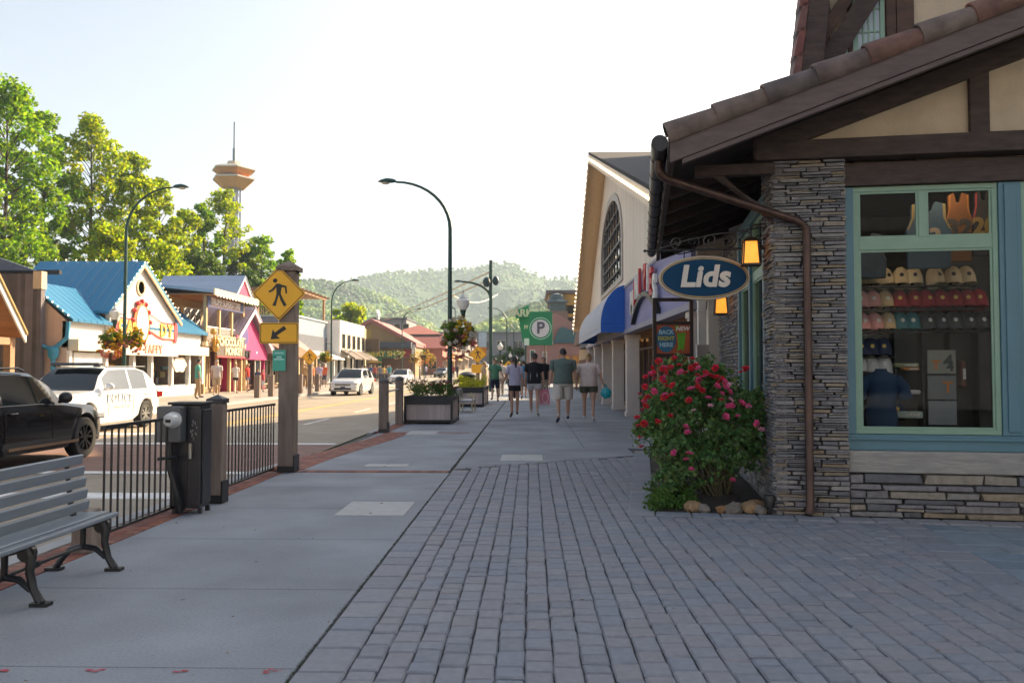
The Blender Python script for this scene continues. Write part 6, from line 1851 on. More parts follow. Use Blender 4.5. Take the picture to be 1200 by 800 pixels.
for (fx0, fx1, fz) in ((.15, .85, .82), (.3, .7, .62), (.12, .88, .52)): m.box(a_.x + w_ * fx0, a_.x + w_ * fx1, SY - .147, SY - .1455, b_.z + h_ * fz, b_.z + h_ * (fz + .07))
m.build('printed_lines', pl, t, True)
m = MB(); m.box(a_.x + .01, a_.x + w_*.28, SY - .147, SY - .1455, b_.z + h_*.62, b_.z + h_*.72); m.box(a_.x + w_*.72, b_.x - .01, SY - .147, SY - .1455, b_.z + h_*.62, b_.z + h_*.72); m.build('dark_blocks', M('notice_dark', (.01,.20,.13), .5), t, True)

# far crossing signs on small posts
def far_crossing(px, py, s, Y, label, x=None):
    p = pix(px, py, Y)
    t = thing('small_sign_post', 'wooden post under ' + label, 'post', (p.x, Y + .1, 0), group='posts of the distant crossing signs')
    m = MB(); m.box(p.x - .12, p.x + .12, Y + .03, Y + .27, 0, p.z + s * .6); m.build('shaft', postwood, t, True)
    crossing(p.x, p.z, Y, s, label, group='distant yellow crossing signs')
    return p
p = far_crossing(560, 415, .42, 52, 'the yellow crossing sign beyond the second planter')
m = MB(); m.prism(rr_poly(p.x, p.z - .95, .42, .28, .05), 51.99, 51.995); o = m.build('arrow_sign', yel, None); tag(o, 'small yellow arrow plate under the crossing sign beyond the second planter', 'road sign', 'small yellow arrow plates')
p = far_crossing(363, 418, .36, 49, 'the small yellow crossing sign left of the silver white car')
p = far_crossing(596, 428, .34, 75, 'the tiny yellow crossing sign behind the walkers')

# --- slatted planters with shrubs
def planter(x0, x1, y0, y1, h, label, leafm, topcol, seed, flower=None, leafh=.35, n=2600):
    t = thing('street_planter', label, 'planter', ((x0+x1)/2, (y0+y1)/2, 0), group='slatted street planters')
    m = MB(); m.box(x0 + .04, x1 - .04, y0 + .035, y1 - .035, .10, h - .06); m.build('box', planterw, t, True)
    pside = ribbed('planter_board_side', (.44, .36, .33), 1, 8.5, .7, .015, .7, .14, 3)
    m = MB(); m.box(x1 - .039, x1 - .03, y0 + .06, y1 - .06, .10, h - .14); m.build('side_boards', pside, t, True)
    f = MB()
    for x in (x0, x1 - .07):
        for y in (y0, y1 - .07): f.box(x, x + .07, y, y + .07, 0, h)
    for z0, z1 in ((.05, .12),):
        f.box(x0 + .071, x1 - .071, y0 + .005, y0 + .05, z0, z1); f.box(x0 + .071, x1 - .071, y1 - .05, y1 - .005, z0, z1); f.box(x0 + .005, x0 + .05, y0 + .071, y1 - .071, z0, z1); f.box(x1 - .05, x1 - .005, y0 + .071, y1 - .071, z0, z1)
    f.build('frame', blackmetal, t, True)
    f = MB()
    f.box(x0 + .071, x1 - .071, y0 - .004, y0 + .034, h - .24, h - .01); f.box(x1 - .029, x1 + .004, y0 + .071, y1 - .071, h - .12, h - .01); f.box(x0 - .004, x0 + .03, y0 + .071, y1 - .071, h - .12, h - .01)
    f.build('top_band', M('band_black', (.018,.018,.02), .5, var=.4, vs=14, bump=.3, bs=30), t, True)
    f = MB(); f.box(x0 + .05, x1 - .05, y0 + .05, y1 - .05, h - .12, h - .05); f.build('soil', M('planter_soil', (.03,.022,.015), .95), t, True)
    rg = np.random.default_rng(seed)
    k = 60
    cs = np.stack([rg.uniform(x0 + .1, x1 - .1, k), rg.uniform(y0 + .1, y1 - .1, k), h + rg.uniform(-.02, leafh, k)], 1)
    v, fa = leaf_cloud([tuple(c) for c in cs], [.16] * k, [n // k] * k, .035, rg)
    v = v - np.array(t.location)
    sun_mesh_raw('shrubs', v, fa, leafm, t)
    if flower is not None:
        k = 40
        cs = np.stack([rg.uniform(x0 + .0, x1 - .0, k), rg.uniform(y0 + .05, y1 - .05, k), h + leafh + rg.uniform(-.10, .12, k)], 1)
        v, fa = leaf_cloud([tuple(c) for c in cs], [.09] * k, [18] * k, .03, rg)
        v = v - np.array(t.location); sun_mesh_raw('blossom', v, fa, flower, t)
    return t
PL = gnd(477, 495); 
planter(-3.62, -2.22, 22.6, 24.6, .80, 'black framed planter box with grey boards and dark green shrubs, nearer one', leafC, None, 31, foliage('dark_red_bloom', (.14, .03, .035), .3, .4, .03), .30)
planter(-3.35, -1.95, 33.0, 36.5, .82, 'planter box with bright yellow green foliage, behind the dark shrub one', foliage('lime_leaf', (.20, .24, .01), .5, .3, .03, (.5, .5, .02)), None, 32, None, .40)
t = thing('litter_bin', 'dark rounded litter bin standing behind the yellow green planter', 'bin', (-3.1, 39, 0))
m = MB(); m.box(-3.5, -2.75, 38.7, 39.3, 0, 1.15); m.build('body', M('bin_brown', (.06,.04,.03), .6, var=.2), t, True, bevel=.03)
m = MB(); m.lathe([(.42, 1.152), (.42, 1.3), (.25, 1.42), (.01, 1.45)], 14, (-3.12, 39, 0)); m.build('lid', blackmetal, t, True, smooth=40)
# far small bench beside the planters
t = thing('side_bench', 'small pale bench with curled ends between the two planters', 'bench', (-2.25, 30, 0))
m = MB(); m.box(-2.6, -2.1, 28.6, 30.2, .40, .44); m.build('seat', greywood, t, True)
for y in (28.7, 30.1):
    m = MB(); m.tube([(-2.1, y, 0), (-2.13, y, .25), (-2.1, y, .42), (-2.12, y, .62), (-2.3, y, .66)], .03, 6); m.tube([(-2.58, y, 0), (-2.56, y, .4), (-2.64, y, .85)], .03, 6); m.build('leg', M('bench_cream', (.5,.42,.25), .5), t, True)
m = MB(); m.box(-2.68, -2.62, 28.6, 30.2, .55, .85); m.build('backrest', greywood, t, True)

# --- street lamps with curved arms
def arc_pts(p0, p1, rise, n=10):
    P = []
    for i in range(n + 1):
        q = i / n; x = p0.x + (p1.x - p0.x) * (1 - math.cos(q * math.pi / 2)); z = p0.z + (p1.z - p0.z) * math.sin(q * math.pi / 2)
        P.append((x, p0.y + (p1.y - p0.y) * q, z))
    return P
def street_lamp(base, H, reach, label, basket=None, lantern=None, r=.075, arm_up=None, name='street_lamp', banner=None, group='curved arm street lamps', extra_top=0.0, seed=1):
    b = Vector(base); t = thing(name, label, 'street lamp', b, 0, group)
    m = MB()
    if extra_top > 0: m.tube([(0, 0, 0), (0, 0, H + extra_top)], [r, r * .8], 10)
    arm0 = H * .80 if extra_top == 0 else H - 1.2
    if extra_top == 0: m.tube([(0, 0, 0), (0, 0, H * .4), (0, 0, arm0)], [r, r * .85, r * .72], 10)
    m.lathe([(r * 1.9, 0), (r * 1.9, .12), (r * 1.3, .25), (r * 1.05, .6)], 12)
    m.build('pole', greenmetal, t, smooth=50)
    m = MB(); a = arc_pts(Vector((0, 0, arm0)), Vector((reach, 0, H)), 0); m.tube(a, [r * .72 - (r * .3) * i / 10 for i in range(11)], 8)
    arm = m.build('arm', greenmetal, t, smooth=60)
    s = 1 if reach > 0 else -1
    m = MB()
    pts = [(0, .0, .06), (.10, .07, .10), (.30, .13, .12), (.48, .12, .07), (.58, .05, .0)]
    n = 10; vs = []; fs = []
    for (x, w, h) in pts:
        for k in range(n):
            q = 2 * math.pi * k / n; vs.append((reach + s * x, w * math.cos(q), H + .01 + h * math.sin(q) * (1.0 if math.sin(q) > 0 else .35)))
    for i in range(len(pts) - 1):
        for k in range(n): fs.append((i*n+k, i*n+(k+1)%n, (i+1)*n+(k+1)%n, (i+1)*n+k))
    fs.append(tuple(range(n))); m.add(vs, fs); m.build('lamp_head', greenmetal, t, smooth=60)
    m = MB(); m.ball((reach + s * .33, 0, H - .02), .11, 10, 6, (1.3, .9, .55)); m.build('lamp_glass', M('lamp_lens', (.5,.48,.42), .25), t)
    if basket is not None:
        side, z = basket
        m = MB(); m.tube([(0, 0, z + .78), (side * .2, 0, z + .86), (side * .42, 0, z + .80)], .018, 6); m.tube([(side * .42, 0, z + .8), (side * .42, 0, z + .2)], .01, 5); m.build('basket_bracket', greenmetal, t)
    if lantern is not None:
        side, z = lantern
        m = MB(); m.tube([(0, 0, z - .45), (side * .25, 0, z - .40), (side * .42, 0, z - .28)], .022, 6); m.lathe([(.03, z - .3), (.09, z - .05), (.10, z)], 10, (side * .42, 0, 0)); m.build('lantern_bracket', greenmetal, t)
        m = MB(); m.lathe([(.10, z + .001), (.19, z + .16), (.20, z + .30), (.12, z + .36)], 12, (side * .42, 0, 0)); m.build('lantern_globe', M('globe_white', (.80,.78,.72), .3, var=.05), t, smooth=50)
        m = MB(); m.lathe([(.14, z + .361), (.09, z + .42), (.02, z + .52), (.03, z + .56), (.004, z + .66)], 10, (side * .42, 0, 0)); m.build('lantern_cap', M('globe_cap', (.6,.6,.56), .4), t, smooth=40)
    return t
def flower_basket(c, r, label, seed, pal=('w', 'y', 'p'), n=1500, group='hanging flower baskets'):
    t = thing('flower_basket', label, 'hanging basket', c, 0, group)
    m = MB(); m.lathe([(.02, -.42 * r / .5), (.22 * r / .5, -.36 * r / .5), (.34 * r / .5, -.1), (.34 * r / .5, 0)], 12); m.build('basket', M('coir_basket', (.09,.05,.03), .95, var=.3, vs=12), t)
    rg = np.random.default_rng(seed)
    k = 40; d = rg.normal(0, 1, (k, 3)); d /= np.linalg.norm(d, axis=1)[:, None]; d[:, 2] = d[:, 2] * .85 - .02
    cs = d * r * rg.uniform(.5, .95, (k, 1))
    v, f = leaf_cloud([tuple(q) for q in cs], [r * .3] * k, [n // k] * k, .05, rg)
    sun_mesh_raw('leaves', v, f, foliage('basket_leaf', (.10, .20, .015), .45, .35, .03, (.22, .28, .02)), t)
    cols = {'w': foliage('petal_white', (.72, .68, .58), .3, .15, .01, (.7, .62, .45)), 'y': foliage('petal_yellow', (.65, .42, .03), .3, .2, .02, (.7, .45, .03)), 'p': foliage('petal_pink', (.60, .22, .18), .3, .25, .03, (.65, .25, .15)), 'o': foliage('petal_orange', (.6, .22, .03), .3, .25, .03, (.65, .28, .03))}
    for ci, q in enumerate(pal):
        k = 34; d = rg.normal(0, 1, (k, 3)); d /= np.linalg.norm(d, axis=1)[:, None]
        if q in 'po': d[:, 2] -= .6
        if q == 'y': d[:, 0] = abs(d[:, 0])
        cs = d * r * rg.uniform(.85, 1.1, (k, 1))
        v, f = leaf_cloud([tuple(x) for x in cs], [r * .12] * k, [14] * k, .06, rg)
        sun_mesh_raw('flowers', v, f, cols[q], t)
    return t
# right side of the street, arm over the road
Yl = 25.0; xl_ = pix(527, 440, Yl).x; Hl = pix(527, 213, Yl).z
rl = pix(464, 213, Yl).x - xl_
street_lamp((xl_, Yl, 0), Hl, rl, 'tall green street lamp with curved arm and flower basket behind the near planter', lantern=(1, pix(542, 363, Yl).z), basket=(.4, pix(533, 392, Yl).z), r=.085)
p = pix(536, 391, Yl - .1); flower_basket((p.x, Yl - .1, p.z), .52, 'big hanging flower basket with white and yellow blooms on the green lamp', 5, ('w', 'y', 'p', 'w'), 2600)
p = pix(575, 440, 56); H_ = pix(575, 330, 56).z; street_lamp((p.x, 56, 0), H_, pix(541, 328, 56).x - p.x, 'green utility pole with curved lamp arm to the left, rising past the hill', r=.15, extra_top=pix(575, 305, 56).z - H_, lantern=(1.6, pix(585, 410, 56).z))
t = thing('pole_clamp', 'dark transformer drum clamped high on the green utility pole', 'drum', (p.x, 55.8, pix(575, 331, 56).z))
m = MB(); m.ball((-.28, 0, 0), .28, 8, 6, (1, 1, 1.3)); m.ball((.36, 0, .1), .24, 8, 6, (1, 1, 1.4)); m.build('drum', M('drum_green', (.02,.05,.06), .5), t)
t = thing('street_banner', 'blue and orange street banner hanging from the green utility pole', 'banner', (p.x - .8, 56, pix(570, 415, 56).z))
for z0_, z1_, c, nm in ((pix(0, 433 - 15, 56).z, pix(0, 407, 56).z, (.50,.20,.04), 'lower_panel'), (pix(0, 406.9, 56).z, pix(0, 390, 56).z, (.40,.52,.60), 'upper_panel')):
    m = MB(); m.box(p.x - .85, p.x - .30, 55.98, 56.0, z0_, z1_); m.build(nm, M('banner_' + nm, c, .7, var=.2, vs=2), t, True)
for (px, py0, Y, pxh, pyh, lab) in ((594, 440, 88, 573, 361, 'third green street lamp with its arm to the left, before the parking sign'), (602, 440, 110, 585, 376, 'far thin street lamp just left of the parking sign')):
    p = pix(px, py0, Y); gz = road_z(Y) + .12
    H_ = pix(px, pyh, Y).z - gz; street_lamp((p.x, Y, max(0, gz)), H_, pix(pxh + 4, pyh, Y).x - p.x, lab, r=.09, lantern=(.9, 2.9))
# across the street, arms toward the road
for i, (px, Y, pxh, pyh, lab, bz, ln) in enumerate((
    (145, 28.5, 203, 220, 'tall street lamp with a curved arm over the road before the candy shop', 398, 375),
    (388, 57.0, 412, 329, 'street lamp with curved arm behind the silver white car', 418, None),
    (471, 92.0, 489, 362, 'smaller street lamp with curved arm in front of the tan gable building', 416, None))):
    p = pix(px, 440, Y); H_ = pix(px, pyh, Y).z
    t = street_lamp((p.x, Y, 0), H_, pix(pxh, pyh, Y).x - p.x, lab, r=.075, lantern=((-.85, pix(0, ln, Y).z) if ln else None), basket=(-1, pix(0, bz, Y).z + .1))
    q = pix(px - 12 / (1 + i * .3), bz, Y)
    flower_basket((p.x - .45, Y - .05, q.z), .48 if i else .42, ['hanging basket of orange and yellow flowers on the lamp before the candy shop', 'green trailing hanging basket on the lamp behind the silver white car', 'dark green hanging basket on the small lamp by the tan gable'][i], 60 + i, (('o', 'y', 'p'), ('y',), ('w',))[i], 1300)
q = pix(133, 398, 28.3)
flower_basket((pix(157, 398, 28.3).x, 28.3, q.z + .05), .36, 'second flower clump on the road side of the lamp before the candy shop', 66, ('y', 'p'), 1000)
for (px, py, Y, lab) in ((497, 416, 98, 'gold and orange flower basket left of the dark car'), (486, 419, 104, 'gold flower basket before the ochre shop'), (505, 420, 125, 'distant flower basket up the street')):
    p = pix(px, py, Y); flower_basket((p.x, Y, p.z), .75, lab, 70 + px, ('y', 'o'), 800)
    m = MB(); t = thing('basket_pole', 'thin green pole holding the ' + lab, 'pole', (p.x, Y + .1, max(0, road_z(Y) + .1)), group='thin poles for the far flower baskets'); m.tube([(p.x, Y + .1, max(0, road_z(Y) + .1)), (p.x, Y + .1, p.z + 1.2)], .06, 6); m.tube([(p.x, Y + .1, p.z + 1.2), (p.x, Y, p.z + .5)], .03, 5); m.build('pole', greenmetal, t, True)
# small posts along the far sidewalk
for i, (px, py, Y, c, lab) in enumerate(((318, 470, 41, 'w', 'timber bollard with white rail posts left of the sign post'), (302, 470, 43, 'b', 'timber bollard beside the woman in red'), (372, 465, 47, 'b', 'timber bollard left of the small crossing sign'), (352, 465, 50, 'b', 'timber bollard just right of the sign post'))):
    x = pixX(px, 440, RX0 - .8); 
    t = thing('bollard_post', lab, 'post', (RX0 - .8, x.y, 0), group='timber bollards on the far kerb')
    m = MB(); m.box(RX0 - .95, RX0 - .65, x.y - .15, x.y + .15, 0, 1.25); m.build('shaft', postwood, t, True, bevel=.02)
# overhead cables with pale strands
t = thing('overhead_cables', 'two pale overhead cables slanting up across the hill toward the utility pole', 'cable', (-20, 160, 20))
for a, b in (((430, 372, 180), (575, 318, 56)), ((431, 375, 180), (575, 327, 56)), ((524, 343, 75), (583, 345, 100))):
    P0, P1 = pix(*a), pix(*b); m = MB(); m.tube([P0.lerp(P1, q / 12) - Vector((0, 0, 1.0 * math.sin(math.pi * q / 12))) for q in range(13)], .07, 5); m.build('cable', M('cable_pale', (.5,.48,.38), .6), t, True)

# --- green parking signs
Ys = 62.0
gs = M('parking_green', (.015, .22, .09), .5, var=.06)
t = thing('parking_sign', 'square green sign with a white disc and grey letter P', 'parking sign', (pix(632, 380, Ys).x, Ys, 0))
a_, b_ = pix(620, 365, Ys), pix(647.5, 404.5, Ys)
m = MB(); m.box(a_.x, b_.x, Ys, Ys + .14, b_.z, a_.z); m.build('board', gs, t, True, bevel=.02)
cx, cz = (a_.x + b_.x) / 2 - .02, (a_.z + b_.z) / 2; rr_ = 13 * Ys / 930
m = MB(); m.lathe([(rr_ * .93, 0), (rr_ * .93, -.03), (rr_, -.03), (rr_, 0)], 32, (cx, Ys - .002, cz), 'y', cap=False); m.build('ring', M('pale_green_ring', (.45,.75,.55), .5), t, True)
m = MB(); m.lathe([(.001, -.025), (rr_ * .80, -.025), (rr_ * .80, 0)], 32, (cx, Ys - .002, cz), 'y', cap=False); m.build('disc', M('disc_white', (.70,.68,.68), .5), t, True)
letters('letter', 'P', M('letter_grey', (.10,.10,.14), .5), (cx + .0, Ys - .06, cz), FACE_NY, t, True, size=rr_ * 1.45, extrude=.02, bold=.03)
m = MB(); m.tube([(cx + .35, Ys + .2, 0), (cx + .35, Ys + .2, b_.z + .3)], .07, 8); m.build('pole', M('pole_brown', (.2,.15,.10), .6), t, True)
t = thing('angled_parking_sign', 'slanted green sign reading PARKING, partly behind the square P sign', 'parking sign', (pix(618, 385, Ys + 2).x, Ys + 2, 0))
Yq = Ys + 2
P = lambda x, y: (pix(x, y, Yq).x, pix(x, y, Yq).z)
m = MB(); m.prism([P(604, 364), P(619.5, 357), P(621, 403), P(612.5, 401), P(608, 373), P(604.5, 372)], Yq, Yq + .2); m.build('board', gs, t, True)
m = MB(); m.prism([P(604, 366), P(640, 364.6), P(640, 367.5), P(604.5, 373.5)], Yq - .3, Yq - .05); m.build('band', gs, t, True)
letters('sign_letters', 'PARKING', M('parking_cream', (.62,.62,.42), .5), (pix(620, 368, Yq).x, Yq - .33, pix(0, 368.3, Yq).z), FACE_NY, t, True, size=.80, extrude=.02, bold=.03)
letters('sign_letters', 'P/', M('parking_cream', (.62,.62,.42), .5), (pix(616.5, 384, Yq).x, Yq - .03, pix(0, 384, Yq).z), FACE_NY, t, True, size=.40, extrude=.02, bold=.02)
m = MB(); m.box(P(614, 0)[0], P(621, 0)[0], Yq - .1, Yq - .01, P(0, 405)[1], P(0, 397)[1]); m.build('white_plate', white, t, True)
m = MB(); m.tube([(pix(616, 400, Yq).x, Yq + .3, 0), (pix(616, 400, Yq).x, Yq + .3, P(0, 362)[1])], .08, 8); m.build('pole', greenmetal, t, True)
# ------------------------------------------------------------------ cars: a lofted body (y forward, nose at +y), glass cut from the same surface
def mk_car(name, label, loc, rz, paint, L=4.8, W=1.92, H=1.72, hood=1.05, belt=1.08, wheel_r=.37, fa=None, ra=None, clad=None, rim='silver', rails=True, group=None, grille=(.03,.03,.03), detail=1, roof_drop=.10, tail='suv'):
    t = thing(name, label, 'car', loc, rz, group)
    hl = L / 2; fa = fa if fa is not None else hl - .92; ra = ra if ra is not None else -hl + .98
    A = wheel_r + .06
    cowl, wtop, rtop, tailw = hl - 1.45, hl - 2.25, -hl + .70, -hl + .12
    ys = {hl, hl - .06, hl - .2, hl - .45, hl - .8, hl - 1.1, cowl, cowl - .12, (cowl + wtop) / 2, wtop, wtop - .35, wtop - .95, wtop - 1.03, wtop - 1.6, wtop - 1.98, wtop - 2.06, rtop + .25, rtop, (rtop + tailw) / 2, tailw, -hl + .04, -hl}
    for c in (fa, ra):
        for d in (-1, -.92, -.75, -.5, -.25, 0, .25, .5, .75, .92, 1): ys.add(c + d * A)
    ys = sorted(ys, reverse=True)
    yy = []
    for y in ys:
        if not yy or yy[-1] - y > .018: yy.append(y)
    I = lambda y, xs, vs: float(np.interp(-y, [-q for q in xs], vs))
    def width(y): return W / 2 * I(y, [hl, hl - .08, hl - .3, hl - .8, 0, -hl + .6, -hl + .12, -hl], [.70, .80, .93, .985, 1.0, .985, .93, .86])
    def hoodz(y): return I(y, [hl, hl - .06, hl - .2, hl - .5, hl - 1.1, cowl], [.72, .84, .93, hood - .06, hood - .01, hood + .02])
    def roofz(y):
        return I(y, [cowl, cowl - .12, (cowl + wtop) / 2, wtop, wtop - .6, wtop - 1.6, rtop + .25, rtop, (rtop + tailw) / 2, tailw, -hl + .04, -hl],
                 [hood + .02, hood + .10, (hood + H) / 2 + .08, H - .04, H, H - .01, H - roof_drop * .6, H - roof_drop, (H + belt) / 2 + .02, belt + .02, belt - .04, belt - .10])
    def botz(y): return I(y, [hl, hl - .3, fa, ra, -hl + .3, -hl], [.34, .24, .23, .24, .30, .40])
    rings = []; kinds = []
    for y in yy:
        w = width(y); zb = botz(y)
        za = 0
        for c in (fa, ra):
            d = abs(y - c)
            if d < A + .005: za = max(za, wheel_r + math.sqrt(max(0, A * A - d * d)))
        cab = y <= cowl + 1e-6
        top = roofz(y) if cab else hoodz(y)
        bl = (belt if y < wtop else I(y, [hl, hl - .06, hl - .3, cowl, wtop], [.62, .74, .86, hood - .045, belt])) if cab or True else 0
        bl = min(bl, top - .02)
        zl = max(zb, za)
        tw = W / 2 * (.80 if cab else .86)
        if cab:
            f = min(1, max(0, (top - belt) / (H - belt))); tw = w * (.93 - .17 * f); 
            p7 = (tw, max(bl + .01, top - .075)); p8 = (tw * .90, max(bl + .012, top - .018)); p9 = (tw * .5, top + .004); p10 = (0, top + .012)
        else:
            p7 = (w * .86, top - .012); p8 = (w * .70, top + .004); p9 = (w * .40, top + .012); p10 = (0, top + .016)
        zmid = lambda q: max(zl + .03 * q, zb + q * (bl - zb))
        pts = [(0, zl), (w * .80, zl), (w * .965, max(zb + .03, zl)), (w * .99, max(zmid(.28), zl + .012)), (w * 1.0, max(zmid(.55), zl + .03)), (w * .985, max(zmid(.82), zl + .05)), (w * .955, bl), (w * .925 if cab else w * .91, bl + .008 if cab else min(bl + .01, top - .012)), p7, p8, p9, p10]
        rings.append([(p[0], y, p[1]) for p in pts])
    n = len(rings[0])
    # vertex indices: right side (x>0) then mirrored left
    full = []
    for r in rings: full.append(r + [(-p[0], p[1], p[2]) for p in r[1:-1]])
    m = n + n - 2
    vs = [p for r in full for p in r]
    order = list(range(n)) + [n + k for k in range(n - 3, -1, -1)]     # loop round the section
    faces = {'body': [], 'cladding': [], 'windshield': [], 'rear_window': []}
    for i in range(len(yy) - 1):
        yc = (yy[i] + yy[i+1]) / 2
        for q in range(m):
            a, b = order[q], order[(q + 1) % m]
            f = (i * m + a, i * m + b, (i + 1) * m + b, (i + 1) * m + a)
            seg = q if q < n - 1 else 2 * n - 3 - q      # 0..n-2 mirrored
            key = 'body'
            if seg == 7 and yc < cowl and yc > rtop:
                pil = (wtop - 1.03 < yc < wtop - .95) or (wtop - 2.06 < yc < wtop - 1.98)
                if not pil and yc < (cowl + wtop) / 2: key = 'window%d%d' % (q < n - 1, (yc > wtop - 1) + (yc > wtop - 2.02)); faces.setdefault(key, [])
            if seg in (9, 10) and wtop < yc < cowl: key = 'windshield'
            if seg == 8 and wtop < yc < cowl - .0: key = 'windshield' if False else 'body'
            if seg in (9, 10) and tailw < yc < rtop: key = 'rear_window'
            if clad is not None and seg in (1, 2): key = 'cladding'
            faces[key].append(f[::-1])
    faces['body'].append(tuple(order[::1])); faces['body'].append(tuple((len(yy) - 1) * m + k for k in order[::-1]))
    cg = M('car_glass', (.012, .016, .018), .04, var=0, spec=.9)
    for key, mt in [('body', paint), ('cladding', clad), ('windshield', cg), ('rear_window', cg)] + [(k, cg) for k in faces if k[:6] == 'window']:
        if not faces[key]: continue
        b = MB(); used = sorted({k for f in faces[key] for k in f}); mp = {k: j for j, k in enumerate(used)}
        b.add([vs[k] for k in used], [tuple(mp[k] for k in f) for f in faces[key]])
        b.build(key.rstrip('0123456789'), mt, t, smooth=38)
    w = W / 2
    # dark tunnel for the wheels
    tyre_m = M('tyre', (.018, .018, .019), .75, var=.2, bump=.2); 
    rim_m = M('rim_black', (.02, .02, .022), .3, metal=.4, var=0) if rim == 'black' else M('rim_silver', (.42, .43, .44), .3, metal=.8, var=.05)
    for (c, s) in ((fa, 1), (fa, -1), (ra, 1), (ra, -1)):
        cx = s * (w - .13)
        k = MB(); r = wheel_r
        k.lathe([(r * .66, -.11), (r * .93, -.115), (r * .99, -.09), (r, -.03), (r, .03), (r * .99, .09), (r * .93, .115), (r * .66, .11)], 30, (cx, c, r), 'x', cap=False)
        wh = k.build('wheel', tyre_m, t, smooth=40)
        k = MB(); o = s * .085
        k.lathe([(r * .68, o * .3), (r * .685, o * 1.25), (r * .62, o * 1.2), (r * .60, o * .6)], 28, (cx, c, r), 'x', cap=False)
        k.lathe([(.002, o * 1.15), (r * .13, o * 1.15), (r * .16, o * .8), (.002, o * .8)], 16, (cx, c, r), 'x', cap=False)
        for q in range(5):
            a0 = q * 2 * math.pi / 5 + .3
            for da in (-.16, .16):
                a = a0 + da; a2 = a0 + da * 1.6
                k.bar((cx + o * .95, c + r * .12 * math.cos(a), r + r * .12 * math.sin(a)), (cx + o * 1.0, c + r * .64 * math.cos(a2), r + r * .64 * math.sin(a2)), r * .11, .03, up=(s, 0, 0))
        k.build('rim', rim_m, wh, smooth=40)
        k = MB(); k.lathe([(.002, 0), (r * .66, 0)], 24, (cx + s * .015, c, r), 'x', cap=False); k.build('brake_disc', M('brake_dark', (.015,.015,.015), .5, var=0), wh)
    k = MB(); k.box(-w * .82, w * .82, -hl + .4, hl - .4, .24, .42); k.box(-w * .7, w * .7, fa - .4, fa + .4, .42, .74); k.box(-w * .7, w * .7, ra - .4, ra + .4, .42, .74)
    k.build('underbody', M('underbody', (.01,.01,.01), .9, var=0), t)
    # front: grille, intake, lamps, plate
    gm_ = M(name + '_grille', grille, .35, var=.1)
    k = MB(); k.cbox((0, hl - .035, .70), (W * .52, .09, .15), (R(-8), 0, 0)); k.build('grille', gm_, t, bevel=.015)
    k = MB()
    for z in (.66, .70, .74): k.cbox((0, hl + .012, z), (W * .50, .012, .012))
    k.build('grille_bar', M('chrome', (.55,.55,.55), .15, metal=1.0, var=0), t)
    k = MB(); k.cbox((0, hl - .05, .44), (W * .56, .11, .13)); k.build('air_intake', M('underbody', (.01,.01,.01)), t, bevel=.015)
    hlm = M('headlight_glass', (.55, .57, .60), .12, var=.1, vs=8, spec=.8)
    for s in (1, -1):
        k = MB(); k.cbox((s * w * .74, hl - .16, .775), (.34, .20, .13), (0, 0, R(-s * 24))); k.build('headlight', hlm, t, bevel=.03)
        k = MB(); k.cbox((s * w * .66, hl - .13, .47), (.16, .10, .10), (0, 0, R(-s * 16))); k.build('fog_lamp', gm_, t, bevel=.02)
        k = MB(); k.cbox((s * w * .90, -hl + .14, .95), (.16, .26, .20), (0, 0, R(s * 12))); k.build('tail_lamp', M('tail_lamp_red', (.25,.01,.01), .2, var=0), t, bevel=.03)
        k = MB(); k.ball((s * (w + .10), wtop + .48, belt + .10), .13, 12, 8, (1.0, .62, .78)); k.tube([(s * (w * .95), wtop + .52, belt + .02), (s * (w + .08), wtop + .50, belt + .05)], .03, 6)
        k.build('mirror', gm_ if clad is not None else paint, t, smooth=60)
        if detail:
            for y in (wtop - .78, wtop - 1.80):
                k = MB(); k.cbox((s * (w * .992 + .008), y, belt - .13), (.03, .20, .03)); k.build('door_handle', paint, t, bevel=.01)
            k = MB()
            for y in (wtop - .99, wtop - 2.02, wtop + .30): k.cbox((s * (w * .999), y, .74), (.006, .008, .55))
            k.build('door_seam', M('underbody', (.01,.01,.01)), t)
        if rails:
            k = MB(); k.tube([(s * w * .70, wtop - .15, H - .01), (s * w * .70, wtop - .3, H + .035), (s * w * .69, rtop + .5, H + .02), (s * w * .69, rtop + .35, H - .04)], .018, 6); k.build('roof_rail', blackmetal, t)
    k = MB(); k.cbox((0, hl + .008, .52), (.31, .012, .155)); k.build('number_plate', M('plate_dark', (.05,.06,.10), .5, var=.3, vs=20), t)
    return t, dict(hl=hl, fa=fa, ra=ra, cowl=cowl, wtop=wtop, rtop=rtop, w=w, H=H)
ZR = -0.12
black_p = M('car_black', (.006, .006, .007), .18, var=0, coat=.35, spec=.25)
white_p = M('car_white', (.74, .74, .73), .3, var=0, coat=.8)
silver_p = M('car_silver_white', (.66, .67, .68), .28, metal=.1, var=0, coat=.8)
cladm = M('car_cladding', (.030, .032, .036), .6, var=.15, vs=30)
# black SUV, close on the left, nose pointing away
fw = gnd(100, 536, ZR)
c, I_ = mk_car('parked_car', 'glossy black SUV with dark wheels cut off by the left edge', (fw.x - .93 + .0, fw.y - 1.48, ZR), 0, black_p, L=4.75, W=1.9, H=1.66, hood=1.06, belt=1.07, wheel_r=.385, fa=1.48, ra=-1.33, clad=cladm, rim='black')
# chrome-like sill strip and badge plate under the mirror
m = MB(); m.cbox((.955, .2, .36), (.02, 2.0, .05)); m.build('sill_trim', M('sill_bronze', (.16,.10,.06), .4, var=.1), c)
